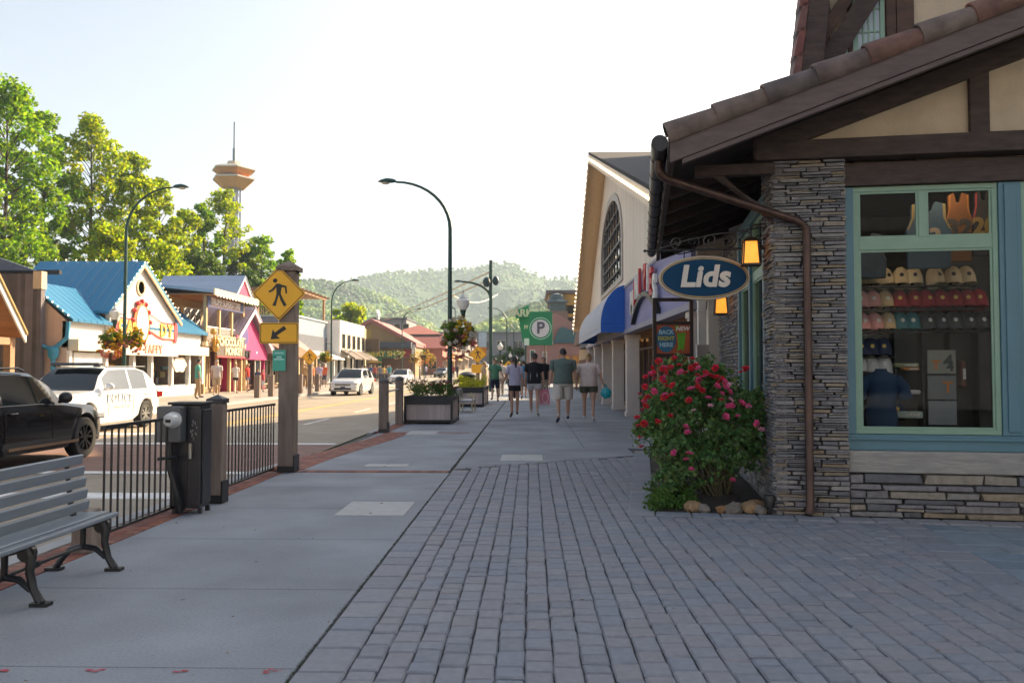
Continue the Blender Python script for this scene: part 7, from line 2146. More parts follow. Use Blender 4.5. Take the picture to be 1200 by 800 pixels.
# police SUV coming the other way
rw = gnd(172, 500, ZR)
c, I_ = mk_car('police_car', 'white police SUV with roof light bar and grey side lettering', (rw.x - .99, rw.y - 1.52, ZR), math.pi, white_p, L=5.05, W=1.98, H=1.76, hood=1.10, belt=1.12, wheel_r=.385, fa=1.5, ra=-1.52, rails=False)
c['category'] = 'police car'
m = MB(); m.box(-.66, .66, .28, .52, 1.775, 1.86); m.build('light_bar', M('lightbar_dark', (.06,.065,.08), .2, var=.3, vs=6), c, bevel=.02)
m = MB(); m.box(-.60, -.50, .3, .5, 1.745, 1.776); m.box(.50, .60, .3, .5, 1.745, 1.776); m.build('light_bar_foot', blackmetal, c)
m = MB(); m.tube([(.7, .22, 1.75), (.7, -1.9, 1.76)], .02, 6); m.tube([(-.7, .22, 1.75), (-.7, -1.9, 1.76)], .02, 6); m.build('roof_rail', blackmetal, c)
for s, F in ((-1, FACE_NX), (1, FACE_PX)):
    letters('door_lettering', 'POLICE', M('police_grey', (.55,.56,.59), .5, var=.1), (s * .992, .0, .90), F, c, size=.34, extrude=.006, bold=.012, spacing=1.25, shear=.15)
    letters('door_lettering', 'EMERGENCY 911', M('police_grey2', (.45,.45,.47), .5), (s * .985, -.1, .66), F, c, size=.12, extrude=.006)
# silver white crossover and the cars behind
p = gnd(404, 463.5, ZR)
mk_car('street_car', 'silver white crossover with a chrome barred grille driving toward the viewer', (p.x, p.y + 2.3, ZR), math.pi + R(-2), silver_p, L=5.0, W=1.98, H=1.74, hood=1.10, belt=1.10, wheel_r=.38, group='cars on the street', grille=(.06,.06,.06))
p = gnd(467, 451, ZR)
mk_car('street_car', 'white SUV with black grille following the crossover, left of the bollards', (p.x, p.y + 2, ZR), math.pi + R(-4), white_p, L=4.6, W=2.0, H=1.72, hood=1.10, belt=1.12, wheel_r=.38, group='cars on the street', detail=0)
Yc = 128; x_ = pix(518, 440, Yc).x
mk_car('street_car', 'dark blue car far up the street, left of the green lamp pole', (x_, Yc, road_z(Yc)), math.pi + R(-8), M('car_navy', (.02,.025,.04), .25, var=0, coat=1), L=4.7, W=1.9, H=1.62, group='cars on the street', detail=0)
Yc = 185; x_ = pix(563, 420, Yc).x
mk_car('street_car', 'white car crossing at the top of the street, seen from its side', (x_, Yc, road_z(Yc)), R(70), white_p, L=4.6, W=1.85, H=1.5, group='cars on the street', detail=0)
x_ = pix(577, 420, Yc + 3).x
mk_car('street_car', 'dark grey car behind the crossing sign at the top of the street', (x_, Yc + 3, road_z(Yc + 3)), math.pi + .3, M('car_grey', (.06,.065,.07), .3, var=0, coat=1), L=4.6, W=1.85, H=1.5, group='cars on the street', detail=0)
# ------------------------------------------------------------------ people: one skinned body each, clothes grown over the same skeleton
def grow(name, joints, edges, mat, parent, flat=None, sub=2, extra=None, root=0):
    """Skin modifier over a skeleton; joints: list of (co, radius)"""
    me = bpy.data.meshes.new(name); me.from_pydata([tuple(j[0]) for j in joints], edges, [])
    ob = bpy.data.objects.new(name, me); COL.objects.link(ob)
    sk = ob.modifiers.new('skin', 'SKIN'); sk.use_smooth_shade = True; sk.branch_smoothing = .6
    sv = me.skin_vertices[0].data if me.skin_vertices else None
    for i, j in enumerate(joints):
        r = j[1]; sv[i].radius = (r, r) if not isinstance(r, tuple) else r
        sv[i].use_root = (i == root)
    if sub:
        sb = ob.modifiers.new('sub', 'SUBSURF'); sb.levels = sub; sb.render_levels = sub
    dg = bpy.context.evaluated_depsgraph_get()
    ev = ob.evaluated_get(dg); m2 = bpy.data.meshes.new_from_object(ev, depsgraph=dg)
    bpy.data.objects.remove(ob); bpy.data.meshes.remove(me)
    vs = [v.co.copy() for v in m2.vertices]; fs = [list(p.vertices) for p in m2.polygons]
    bpy.data.meshes.remove(m2)
    if flat:
        for v in vs: flat(v)
    b = MB(); b.v = vs; b.f = fs; b.mi = [0] * len(fs)
    if extra: extra(b)
    return b.build(name, mat, parent, smooth=180)
skins = [M('skin_light', (.48, .28, .20), .55, var=.06), M('skin_tan', (.40, .22, .145), .55, var=.06)]
hairs = {'dark': M('hair_dark', (.018, .013, .010), .5, var=.3, vs=40), 'blonde': M('hair_blonde', (.36, .23, .10), .5, var=.3, vs=40), 'brown': M('hair_brown', (.075, .045, .028), .5, var=.3, vs=40), 'grey': M('hair_grey', (.25, .23, .21), .5, var=.2)}
def cloth(c):
    return M('cloth_%02d_%02d_%02d' % tuple(int(q * 99) for q in c), c, .9, var=.12, vs=9, bump=.3, bs=12)
def person(label, loc, face, H=1.75, skin=0, hair='dark', top=(.3, .3, .3), bottom=(.1, .1, .1), shoes=(.05, .05, .05), style='short', legs='shorts', build_=1.0, stride=.22, lead=1, armR=(.12, .0), armL=(-.12, .0), group='people walking in the street', sleeve='short', cap=None, fingers=True, sub=2, belly=0.0, skirt=False, socks=None, scale=1.12):
    """face: heading angle in radians (0 looks along +y). arm*: (forward swing, outward)"""
    H *= scale; s = H / 1.75
    t = thing('person', label, 'person', loc, face, group)
    bw = build_
    def V(x, y, z): return Vector((x * s, y * s, z * s))
    pel = V(0, 0, .95); wai = V(0, 0, 1.10); che = V(0, 0, 1.30); nb = V(0, -.01, 1.455); nk = V(0, .005, 1.515)
    J = {}
    for sd, arm in ((1, armR), (-1, armL)):
        k = 'R' if sd > 0 else 'L'
        sh = V(sd * .185 * bw, -.005, 1.405)
        J['col' + k] = V(sd * .10 * bw, -.005, 1.425)
        J['sh' + k] = sh
        d1 = Vector((sd * (.10 + arm[1] * .5), arm[0] * .6, -1)).normalized(); el = sh + d1 * .285 * s
        d2 = Vector((sd * (.03 + arm[1]), arm[0] * 1.2 + .16, -1)).normalized(); wr = el + d2 * .245 * s
        J['el' + k] = el; J['wr' + k] = wr; J['ha' + k] = wr + d2 * .085 * s; J['hd' + k] = d2
        f = stride * lead * sd
        hp = V(sd * .092 * bw, 0, .90)
        kn = hp + Vector((sd * .008, f * .75 + .03, -1)).normalized() * .43 * s
        back = f < 0
        an = kn + Vector((0, f * .95 - (.10 if back else -.02), -1)).normalized() * .405 * s
        pitch = -.75 if back else (.12 if f > .02 else 0)
        toe = an + Vector((sd * .03, math.cos(pitch) * .17, -.065 + math.sin(pitch) * .14)) * s
        heel = an + Vector((0, -.045 * math.cos(pitch), -.055 - .02 * math.sin(pitch))) * s
        J['hp' + k], J['kn' + k], J['an' + k], J['to' + k], J['he' + k] = hp, kn, an, toe, heel
    zmin = min(J['toR'].z, J['toL'].z, J['heR'].z, J['heL'].z) - .028 * s
    allv = [pel, wai, che, nb, nk] + list(J.values())
    off = Vector((0, 0, -zmin))
    for v in (pel, wai, che, nb, nk): v += off
    for k in J:
        if not k.startswith('hd'): J[k] += off
    zc = off.z
    def flat(v):
        zz = (v.z - zc) / s
        if .80 < zz < 1.50 and abs(v.x) < .24 * s * bw:
            q = min(1, (zz - .80) / .1) * min(1, (1.50 - zz) / .08)
            v.y *= 1 - .30 * q
            if belly and .9 < zz < 1.3 and v.y > 0: v.y *= 1 + belly * math.sin((zz - .9) / .4 * math.pi)
    hc = nk + V(0, .025, .112)
    r = s
    jb = [(pel, .145 * r * bw), (wai, .130 * r * bw), (che, .150 * r * bw), (nb, .075 * r), (nk, .056 * r), (hc - V(0, .01, .055), .066 * r)]
    eb = [(0, 1), (1, 2), (2, 3), (3, 4), (4, 5)]
    for k in 'RL':
        b0 = len(jb)
        jb += [(J['col' + k] - V(0, 0, .012), .058 * r), (J['sh' + k], .062 * r * bw), (J['el' + k], .042 * r), (J['wr' + k], .028 * r), (J['ha' + k] - J['hd' + k] * .02 * s, (.034 * r, .020 * r))]
        eb += [(3, b0), (b0, b0 + 1), (b0 + 1, b0 + 2), (b0 + 2, b0 + 3), (b0 + 3, b0 + 4)]
        b0 = len(jb)
        cm = J['kn' + k].lerp(J['an' + k], .30) + Vector((0, -.015, 0)) * s
        jb += [(J['hp' + k], .098 * r * bw), (J['hp' + k].lerp(J['kn' + k], .5), .075 * r * bw), (J['kn' + k], .054 * r), (cm, .056 * r), (J['an' + k], .036 * r), (J['to' + k], .034 * r)]
        eb += [(0, b0), (b0, b0 + 1), (b0 + 1, b0 + 2), (b0 + 2, b0 + 3), (b0 + 3, b0 + 4), (b0 + 4, b0 + 5)]
    def extra(b):
        # head with a face: egg shaped skull, nose, ears, brow hollows
        vs = []; fs = []; n, m_ = 14, 12
        for i in range(m_ + 1):
            a = -math.pi / 2 + math.pi * i / m_
            for q in range(n):
                c = 2 * math.pi * q / n
                x, y, z = math.cos(a) * math.cos(c), math.cos(a) * math.sin(c), math.sin(a)
                jaw = 1 - .22 * max(0, -z) ** 1.2
                X, Y_, Z = x * .082 * jaw, y * .099 * (1 - .10 * max(0, -z)), z * .118
                if y > .75 and -.45 < z < .15 and abs(x) < .35: Y_ += .020 * (1 - abs(x) / .35) * (1 - abs(z + .15) / .35)
                vs.append(hc + Vector((X, Y_, Z)) * s)
        for i in range(m_):
            for q in range(n): fs.append((i * n + q, i * n + (q + 1) % n, (i + 1) * n + (q + 1) % n, (i + 1) * n + q))
        b.add(vs, fs)
        for sd in (1, -1): b.ball(hc + Vector((sd * .083, -.005, -.008)) * s, .028 * s, 8, 6, (.4, .7, 1.1))
        if fingers:
            for k, sd in (('R', 1), ('L', -1)):
                d = J['hd' + k]; side = Vector((0, 1, 0)); side = (side - d * side.dot(d)).normalized(); palm = J['ha' + k]
                inn = d.cross(side).normalized() * (-sd); inn = inn if inn.x * sd < 0 else -inn
                for q, (o, ln) in enumerate(((-.026, .060), (-.009, .075), (.009, .078), (.026, .068))):
                    p0 = palm + side * o * s - d * .015 * s
                    b.tube([p0, p0 + d * ln * .5 * s + inn * .006 * s, p0 + d * ln * .85 * s + inn * .022 * s, p0 + d * ln * s + inn * .038 * s], [.0095 * s, .009 * s, .0085 * s, .006 * s], 6)
                p0 = palm + side * .03 * s - d * .05 * s
                b.tube([p0, p0 + (side * .030 + d * .02 + inn * .012) * s, p0 + (side * .040 + d * .05 + inn * .022) * s], [.012 * s, .010 * s, .007 * s], 6)
    body = grow('body', jb, eb, skins[skin], t, flat, sub, extra)
    # shirt: a loft round the torso with two sleeves
    def loft(b_, rings, n=18):
        vs = []; fs = []
        for (c, rx, ry) in rings:
            for q in range(n):
                a = 2 * math.pi * q / n; vs.append((c.x + rx * math.cos(a) * s, c.y + ry * math.sin(a) * s * (1 + .04 * math.sin(3 * a + c.z * 9)), c.z))
        for i in range(len(rings) - 1):
            for q in range(n): fs.append((i*n+q, i*n+(q+1)%n, (i+1)*n+(q+1)%n, (i+1)*n+q))
        b_.add(vs, fs)
    tc = cloth(top); b = MB(); g = belly * .10
    loft(b, [(pel + V(0, 0, -.085), .178 * bw, .134 * bw), (pel + V(0, 0, -.07), .186 * bw, .142 * bw), (pel + V(0, .2 * g, .04), .176 * bw, .138 * bw + g * .4), (wai + V(0, .3 * g, 0), .168 * bw, .130 * bw + g * .4), (che, .186 * bw, .132 * bw), (che + V(0, -.005, .06), .194 * bw, .126 * bw), (che + V(0, -.008, .112), .200 * bw, .108 * bw), (che + V(0, -.008, .142), .186 * bw, .096), (nb + V(0, 0, .010), .140 * bw, .084), (nb + V(0, .002, .034), .092, .072), (nb + V(0, .004, .048), .064, .063)])
    for k in 'RL':
        sh, el = J['sh' + k], J['el' + k]
        ctr = Vector((0, sh.y, sh.z))
        st = sh.lerp(ctr, .34) + V(0, 0, .010); e1 = sh.lerp(el, .30); e2 = sh.lerp(el, .66)
        if sleeve == 'long': b.tube([st, sh, e1, el, J['wr' + k]], [.058 * s, .070 * s, .066 * s, .054 * s, .040 * s], 12)
        else: b.tube([st, sh + (e1 - sh) * .1, e1, e2, e2], [.060 * s, .074 * s * bw ** .5, .072 * s, .068 * s, .05 * s], 12)
    b.build('shirt', tc, t, smooth=75)
    bc = cloth(bottom)
    if skirt:
        b = MB(); b.lathe([(.15 * s * bw, pel.z + .12 * s), (.18 * s * bw, pel.z), (.22 * s * bw, pel.z - .25 * s), (.26 * s * bw, pel.z - (.42 if legs == 'shorts' else .75) * s)], 18, (0, 0, 0), cap=False)
        for v in b.v: v.y *= .8
        b.build('skirt', bc, t, smooth=60)
    else:
        b = MB()
        loft(b, [(pel + V(0, 0, .07), .150 * bw, .108 * bw), (pel + V(0, 0, 0), .170 * bw, .128 * bw), (pel + V(0, -.004, -.09), .176 * bw, .132 * bw), (pel + V(0, 0, -.15), .150 * bw, .105 * bw), (pel + V(0, 0, -.17), .06, .05)])
        for k in 'RL':
            hp, kn, an = J['hp' + k], J['kn' + k], J['an' + k]
            if legs == 'long': b.tube([hp + V(0, 0, .02), hp.lerp(kn, .4), kn, kn.lerp(an, .5), an + V(0, -.01, .0), an + V(0, -.01, 0)], [.088 * s * bw, .090 * s * bw, .066 * s, .064 * s, .060 * s, .03 * s], 12)
            else:
                f = .46 if legs == 'short' else .96
                e = hp.lerp(kn, f); b.tube([hp + V(0, 0, .02), hp.lerp(kn, f * .5), e, e], [.090 * s * bw, .098 * s * bw, (.096 if legs == 'short' else .088) * s * bw, .05 * s], 12)
        b.build('trousers' if legs == 'long' else 'shorts', bc, t, smooth=75)
    for k in 'RL':
        grow('shoe', [(J['he' + k] + V(0, 0, .01), .040 * r), (J['an' + k].lerp(J['to' + k], .5) + V(0, 0, -.018), .042 * r), (J['to' + k] + V(0, .01, .004), .036 * r)], [(0, 1), (1, 2)], cloth(shoes), t, None, 1)
        if socks is not None: grow('sock', [(J['an' + k], .042 * r), (J['an' + k].lerp(J['kn' + k], .22), .045 * r)], [(0, 1)], cloth(socks), t, None, 1)
    # hair
    hm = hairs[hair]; b = MB()
    n, m_ = 14, 8; vs = []; fs = []
    for i in range(m_ + 1):
        a = math.pi / 2 - (math.pi * (.50 if style == 'short' else .56)) * i / m_
        for q in range(n):
            c = 2 * math.pi * q / n; x, y, z = math.cos(a) * math.cos(c), math.cos(a) * math.sin(c), math.sin(a)
            drop = -.35 * max(0, -y) * (1 - max(0, z)); lift = .42 * max(0, y) * (1 - max(0, z))
            w_ = 1 + .03 * math.sin(q * 5 + i)
            vs.append(hc + Vector((x * .090 * w_, y * .109 * w_ - .006, (z * .128 + (drop + lift) * .12 + .004))) * s)
    for i in range(m_):
        for q in range(n): fs.append((i * n + q, (i + 1) * n + q, (i + 1) * n + (q + 1) % n, i * n + (q + 1) % n))
    b.add(vs, fs)
    if style == 'ponytail':
        b.tube([hc + V(0, -.085, .05), hc + V(.0, -.13, .02), hc + V(.02, -.13, -.12), hc + V(.025, -.115, -.26), hc + V(.02, -.12, -.36)], [.028 * s, .036 * s, .034 * s, .026 * s, .008 * s], 8)
    if style == 'bun': b.ball(hc + V(0, -.075, .09), .05 * s, 10, 7)
    if style == 'long':
        b.tube([hc + V(0, -.05, .06), hc + V(0, -.072, -.05), hc + V(0, -.075, -.18), hc + V(0, -.085, -.30)], [.06 * s, .082 * s, .085 * s, .05 * s], 10)
    b.build('hair', hm, t, smooth=70)
    # eyes
    for sd in (1, -1):
        b = MB(); b.ball(hc + Vector((sd * .030, .086, .005)) * s, .011 * s, 8, 6); b.build('eye', M('eye_dark', (.03,.025,.02), .2, var=0), t)
    b = MB(); b.ball(hc + Vector((0, .083, -.062)) * s, .022 * s, 8, 5, (1, .35, .32)); b.build('mouth', M('lip', (.30,.12,.10), .5, var=0), t)
    if cap is not None:
        b = MB(); b.lathe([(.094 * s, .02 * s), (.096 * s, .06 * s), (.08 * s, .11 * s), (.04 * s, .142 * s), (.002, .148 * s)], 16, hc, cap=False)
        yb_ = .09 * s if cap[1] > 0 else -.09 * s; sg_ = 1 if cap[1] > 0 else -1
        b.prism([(hc.x - .075 * s, hc.y + yb_ * .6), (hc.x + .075 * s, hc.y + yb_ * .6), (hc.x + .06 * s, hc.y + yb_ + sg_ * .06 * s), (hc.x - .06 * s, hc.y + yb_ + sg_ * .06 * s)], hc.z + .018 * s, hc.z + .030 * s, 'xy')
        b.build('cap', cloth(cap[0]), t, smooth=50)
    wpos = lambda v: (Matrix.Translation(Vector(loc)) @ Matrix.Rotation(face, 4, 'Z')) @ v
    return t, {k: wpos(J[k]) for k in ('haR', 'haL', 'wrR', 'wrL', 'shR', 'shL')}, dict(che=che, wai=wai, s=s, zc=zc)
G4 = 'four walkers seen from behind on the sidewalk'
def gp_(px, py): 
    g = gnd(px, py); return (g.x, g.y, 0)
# the four in front
p, j, q = person('woman in a lavender tee and black shorts with a long dark ponytail, walking away', gp_(603, 489.5), R(10), 1.66, 1, 'dark', (.42, .40, .52), (.012, .012, .016), (.05, .035, .03), 'ponytail', 'short', .98, .10, 1, (-.05, .10), (.05, .42), G4)
p, j, q = person('man in a black printed tee, light shorts and a cap, carrying a pink bag', gp_(626, 488), R(-7), 1.76, 0, 'brown', (.012, .013, .018), (.42, .43, .46), (.55, .55, .52), 'short', 'short', 1.14, .24, -1, (.05, .08), (-.02, .05), G4, cap=((.05, .04, .05), 1), socks=(.55, .52, .45))
prm = M('tee_print', (.45, .46, .48), .8, var=.3, vs=12)
m = MB(); yb_ = -.146
def backpatch(m, pts):
    m.prism(pts, yb_ - .004, yb_ + .02)
z0 = q['zc'] + 1.0
for i, (w_, z) in enumerate(((.17, .35), (.20, .32))): backpatch(m, [(-w_ * .55, z0 + z), (w_ * .55, z0 + z), (w_ * .55, z0 + z + .022), (-w_ * .55, z0 + z + .022)])
for x in (-.10, -.03, .04, .11):
    for k in range(6):
        zz = z0 + .26 - k * .045; ww = random.uniform(.012, .024); backpatch(m, [(x - ww, zz), (x + ww * .7, zz), (x + ww, zz + .026), (x - ww * .6, zz + .03)])
m.build('shirt_print', prm, p)
hb = j['haR']
bag = thing('shopping_bag', 'pink and white patterned shopping bag held by the man in black', 'bag', (hb.x + .02, hb.y, hb.z - .62))
m = MB(); w_, d_, h_ = .165, .05, .50
m.add([(-w_, -d_, 0), (w_, -d_, 0), (w_, d_, 0), (-w_, d_, 0), (-w_ * 1.04, -d_ * 1.2, h_ * .5), (w_ * 1.02, -d_ * 1.2, h_ * .5), (w_ * 1.02, d_ * 1.2, h_ * .5), (-w_ * 1.04, d_ * 1.2, h_ * .5), (-w_ * .86, -d_ * .4, h_), (w_ * .84, -d_ * .4, h_), (w_ * .84, d_ * .4, h_), (-w_ * .86, d_ * .4, h_)],
      [(0,3,2,1),(0,1,5,4),(1,2,6,5),(2,3,7,6),(3,0,4,7),(4,5,9,8),(5,6,10,9),(6,7,11,10),(7,4,8,11)])
m.build('sack', M('bag_pink', (.55, .16, .22), .5, var=.35, vs=9, bump=.6, bs=10), bag, smooth=50)
m = MB()
for i in range(18):
    a = i * 2 * math.pi / 18; m.tube([(.02 + .10 * math.cos(a), -d_ * 1.35, .24 + .15 * math.sin(a)), (.02 + .10 * math.cos(a + .35), -d_ * 1.35, .24 + .15 * math.sin(a + .35))], .010, 4)
for i in range(5): m.cbox((-.1 + .05 * i, -d_ * 1.28, .04 + .01 * (i % 2)), (.03, .006, .035))
m.build('print', M('bag_print', (.75, .68, .68), .6), bag)
m = MB(); m.tube([(-.06, 0, h_), (-.03, 0, h_ + .10), (.0, 0, h_ + .13), (.03, 0, h_ + .10), (.06, 0, h_)], .008, 5); m.build('handle', M('bag_print', (.75, .68, .68)), bag)
p, j2, q = person('broad man in a dark grey green tee and long light shorts, walking away', gp_(660, 496), R(5), 1.82, 0, 'dark', (.11, .15, .135), (.55, .49, .44), (.03, .035, .05), 'short', 'shorts', 1.36, .15, 1, (-.02, .10), (.08, .12), G4, belly=.25, socks=(.5, .5, .5))
p, j3, q = person('woman with blonde bun in a loose pale pink tee and olive shorts, walking away', gp_(690, 495), R(-8), 1.70, 0, 'blonde', (.60, .50, .47), (.075, .075, .055), (.60, .58, .56), 'bun', 'short', 1.30, .13, -1, (.05, .34), (.0, .14), G4, belly=.2)
hb = j3['haR']
bag = thing('teal_bag', 'turquoise tied plastic bag in the hand of the woman in pale pink', 'bag', (hb.x + .04, hb.y, hb.z - .30))
m = MB(); m.ball((0, 0, .14), .17, 14, 10, (.95, .6, .95)); m.tube([(0, 0, .27), (.0, 0, .33), (-.03, 0, .38)], [.05, .02, .03], 8)
for v in m.v: v += Vector((math.sin(v.z * 40) * .008, 0, math.sin(v.x * 46) * .008))
m.build('sack', M('bag_teal', (.015, .36, .42), .35, var=.15, vs=8, bump=.6, bs=14), bag, smooth=60)
m = MB(); m.tube([(-.02, 0, .36), (-.03, 0, .42)], .015, 5); m.build('knot', M('bag_teal', (.015, .36, .42)), bag)
# nearer group facing us or further up the sidewalk
GB = 'people further along the sidewalk'
def far(px, py, label, face, H=1.72, **kw):
    g = gnd(px, py); kw.setdefault('group', GB); kw.setdefault('sub', 1)
    return person(label, (g.x, g.y, 0), face, H, **kw)
far(580, 471, 'man in a green tee and navy shorts walking toward the viewer', R(176), 1.76, hair='dark', top=(.07, .20, .12), bottom=(.015, .02, .04), shoes=(.04, .04, .05), legs='shorts', stride=.2, armL=(.1, .5))
far(567.5, 467, 'woman with long blonde hair in a long cream dress beside the yellow green planter', R(60), 1.68, hair='blonde', top=(.55, .42, .28), bottom=(.55, .42, .28), style='long', legs='long', skirt=True, stride=.06, armR=(.5, .2))
far(587, 466, 'dark haired person in a white tee behind the man in green', R(10), 1.74, hair='dark', top=(.55, .52, .48), bottom=(.35, .30, .25), legs='long', stride=.15)
far(637, 474, 'man in a black tee with a small red print walking toward the viewer', R(182), 1.78, hair='brown', top=(.015, .015, .02), bottom=(.30, .24, .18), legs='shorts', stride=.18)
far(600, 470, 'person in a white top half hidden behind the ponytail woman', R(0), 1.75, hair='brown', top=(.6, .58, .58), bottom=(.03, .03, .04), legs='long', stride=.15)
far(614, 468, 'person in a bright blue tee between the walkers', R(5), 1.70, hair='dark', top=(.04, .25, .45), bottom=(.2, .2, .22), legs='shorts', stride=.15)
far(608, 462, 'person in maroon far along the sidewalk behind the walkers', R(180), 1.72, hair='brown', top=(.28, .08, .07), bottom=(.05, .05, .08), legs='long', stride=.15)
# across the street
GC = 'people on the sidewalk across the street'
def across(px, X, label, face, H=1.70, **kw):
    Y = pixX(px, 440, X).y; kw.setdefault('group', GC); kw.setdefault('sub', 1)
    return person(label, (X, Y, 0), face, H, **kw)
across(232, -17.2, 'man in a teal green tee and tan trousers before the two line sign shop', R(-60), 1.74, top=(.08, .32, .26), bottom=(.36, .24, .13), legs='long', stride=.08, hair='dark')
across(254, -17.8, 'man in a pale grey tee and beige shorts right of the man in teal', R(-160), 1.76, hair='grey', top=(.50, .44, .42), bottom=(.45, .34, .22), legs='shorts', stride=.1, build_=1.1)
across(276, -19.2, 'blonde woman in a white top and black shorts outside the pink gable shop', R(-150), 1.66, hair='blonde', style='long', top=(.65, .58, .52), bottom=(.02, .02, .025), legs='short', stride=.12, build_=.9)
across(290, -19.4, 'woman in a red tee and blue shorts outside the pink gable shop', R(-100), 1.66, hair='blonde', style='long', top=(.55, .04, .03), bottom=(.06, .10, .25), legs='short', stride=.14, build_=.92)
across(302, -18.6, 'child in dark and white clothes near the timber bollard', R(-140), 1.35, hair='brown', top=(.05, .06, .12), bottom=(.4, .3, .25), legs='shorts', stride=.12, build_=.95)
across(308, -18.3, 'child in a red and white top near the timber bollard', R(-120), 1.30, hair='blonde', top=(.5, .06, .08), bottom=(.35, .35, .4), legs='shorts', stride=.12, build_=.95)
across(344, -17.2, 'man in a black tee just right of the sign post', R(160), 1.75, top=(.02, .02, .03), bottom=(.4, .3, .2), legs='shorts', stride=.12)
across(358, -18.6, 'person in a yellowish top left of the small crossing sign', R(150), 1.70, hair='blonde', top=(.5, .38, .16), bottom=(.25, .18, .12), legs='long', stride=.1)
across(366, -17.6, 'person in a bright orange top near the small crossing sign', R(-120), 1.68, hair='dark', top=(.60, .14, .03), bottom=(.15, .1, .1), legs='long', stride=.1)
across(374, -16.6, 'person in a lilac top left of the silver white car', R(-160), 1.70, hair='grey', top=(.45, .40, .55), bottom=(.3, .25, .22), legs='long', stride=.1)
across(380, -18.2, 'person in a vermilion tee behind the lamp pole', R(180), 1.74, hair='brown', top=(.62, .12, .05), bottom=(.1, .1, .14), legs='shorts', stride=.1)
# crowd before the tan gable
cols = [('light blue tee and jeans', (.35, .42, .55), (.05, .08, .18), 'long'), ('white tee and dark shorts', (.62, .60, .58), (.04, .04, .06), 'shorts'), ('navy top and grey trousers', (.03, .05, .14), (.2, .2, .22), 'long'), ('blue denim overalls', (.06, .13, .28), (.06, .13, .28), 'long'), ('dull red tee', (.35, .08, .07), (.08, .08, .1), 'long'), ('pale pink top', (.55, .38, .38), (.25, .22, .2), 'shorts'), ('grey hooded top', (.22, .22, .24), (.05, .06, .09), 'long'), ('mustard top', (.45, .30, .06), (.06, .06, .08), 'long'), ('white blouse and blue trousers', (.6, .58, .6), (.1, .16, .3), 'long'), ('teal top', (.05, .25, .28), (.2, .16, .12), 'shorts')]
for i, (nm, tc, bc, lg) in enumerate(cols):
    px = 424 + i * 3.6 + (i % 3) * .8; Y = 88 + (i * 37 % 11) * 1.5
    x = pix(px, 440, Y).x
    person('distant pedestrian in ' + nm + ' in the crowd before the tan gable building', (x, Y, 0), R(170 + 40 * ((i * 7) % 5 - 2)), 1.66 + .03 * (i % 5), i % 2, ('dark', 'brown', 'blonde')[i % 3], tc, bc, (.05, .05, .05), 'short', lg, 1.0, .12, 1 if i % 2 else -1, group='crowd before the tan gable building', fingers=False, sub=1)
for i, (px, Y, nm, tc) in enumerate(((531, 118, 'red tee', (.45, .06, .06)), (536, 122, 'dark jacket', (.03, .03, .04)), (499, 120, 'lilac tee', (.4, .36, .5)), (492, 112, 'grey shirt', (.3, .3, .3)), (604, 96, 'black tee', (.03, .03, .03)), (611, 92, 'grey tee', (.3, .3, .33)), (622, 88, 'cream shirt', (.5, .45, .35)))):
    x = pix(px, 440, Y).x
    person('far pedestrian in a ' + nm + (' up the left side of the street' if px < 560 else ' far along the sidewalk'), (x, Y, max(0, road_z(Y) + .12)), R(30 * i), 1.70, i % 2, 'dark', tc, (.05, .05, .08), (.05, .05, .05), 'short', 'long', 1.0, .1, group='far pedestrians', fingers=False, sub=1)
# ------------------------------------------------------------------ hanging sign, lantern, window display, rose bed
def L2W(u, v, z=0):
    x, y = lworld(u, v); return Vector((x, y, z))
# oval sign on an iron bracket (faces along the sidewalk)
t = thing('oval_sign', 'dark blue oval hanging sign with raised cream lettering Lids', 'shop sign', L2W(-.70, .45, 2.60), LROT + R(4))
def oval(m, a, b, y0, y1, n=48): m.prism([(a * math.cos(q), b * math.sin(q)) for q in np.linspace(0, 2 * math.pi, n + 1)[:-1]], y0, y1)
A_, B_ = .515, .255
m = MB(); oval(m, A_, B_, -.035, .035); m.build('rim', M('sign_rim_cream', (.44, .37, .28), .5, var=.1), t, bevel=.008)
m = MB(); oval(m, A_ - .022, B_ - .022, -.040, -.0355); oval(m, A_ - .022, B_ - .022, .0355, .040); m.build('dark_line', M('sign_line', (.03,.03,.03), .5), t)
m = MB(); oval(m, A_ - .030, B_ - .030, -.043, -.0405); oval(m, A_ - .030, B_ - .030, .0405, .043); m.build('gold_line', M('sign_gold_line', (.35,.25,.10), .4, metal=.4), t)
m = MB(); oval(m, A_ - .040, B_ - .040, -.046, -.0435); oval(m, A_ - .040, B_ - .040, .0435, .046); m.build('face', M('sign_blue', (.008, .05, .115), .6, var=.12, vs=5, spec=.12), t)
vs_, fs_ = text_geo('Lids', size=.335, extrude=.012, shear=.16, bold=.013, spacing=1.04)
m = MB(Matrix.Translation((0, -.058, .005)) @ FACE_NY); m.add(vs_, fs_); m.build('raised_letters', M('sign_letters_cream', (.60, .56, .50), .5, var=.06), t)
m = MB()
for x in (-.22, .22): m.tube([(x, 0, B_ - .03), (x, 0, B_ + .08)], .008, 6)
m.build('hanger', blackmetal, t)
t = thing('sign_bracket', 'wrought iron scroll bracket holding the oval sign under the eave', 'bracket', L2W(-.6, .45, 2.93), LROT)
m = MB(); m.tube([(.62, 0, 0), (-.72, 0, 0)], .014, 6); m.tube([(.62, 0, .0), (.62, 0, .25)], .014, 6)
m.lathe([(.001, -.05), (.02, -.03), (.008, 0), (.02, .02), (.001, .05)], 8, (-.74, 0, 0), 'x')
def spiral(cx, cz, r, turns, s0, hand=1, n=26):
    return [(cx + hand * r * (1 - q / n * .8) * math.cos(s0 + q / n * turns * 6.283), 0, cz + r * (1 - q / n * .8) * math.sin(s0 + q / n * turns * 6.283)) for q in range(n + 1)]
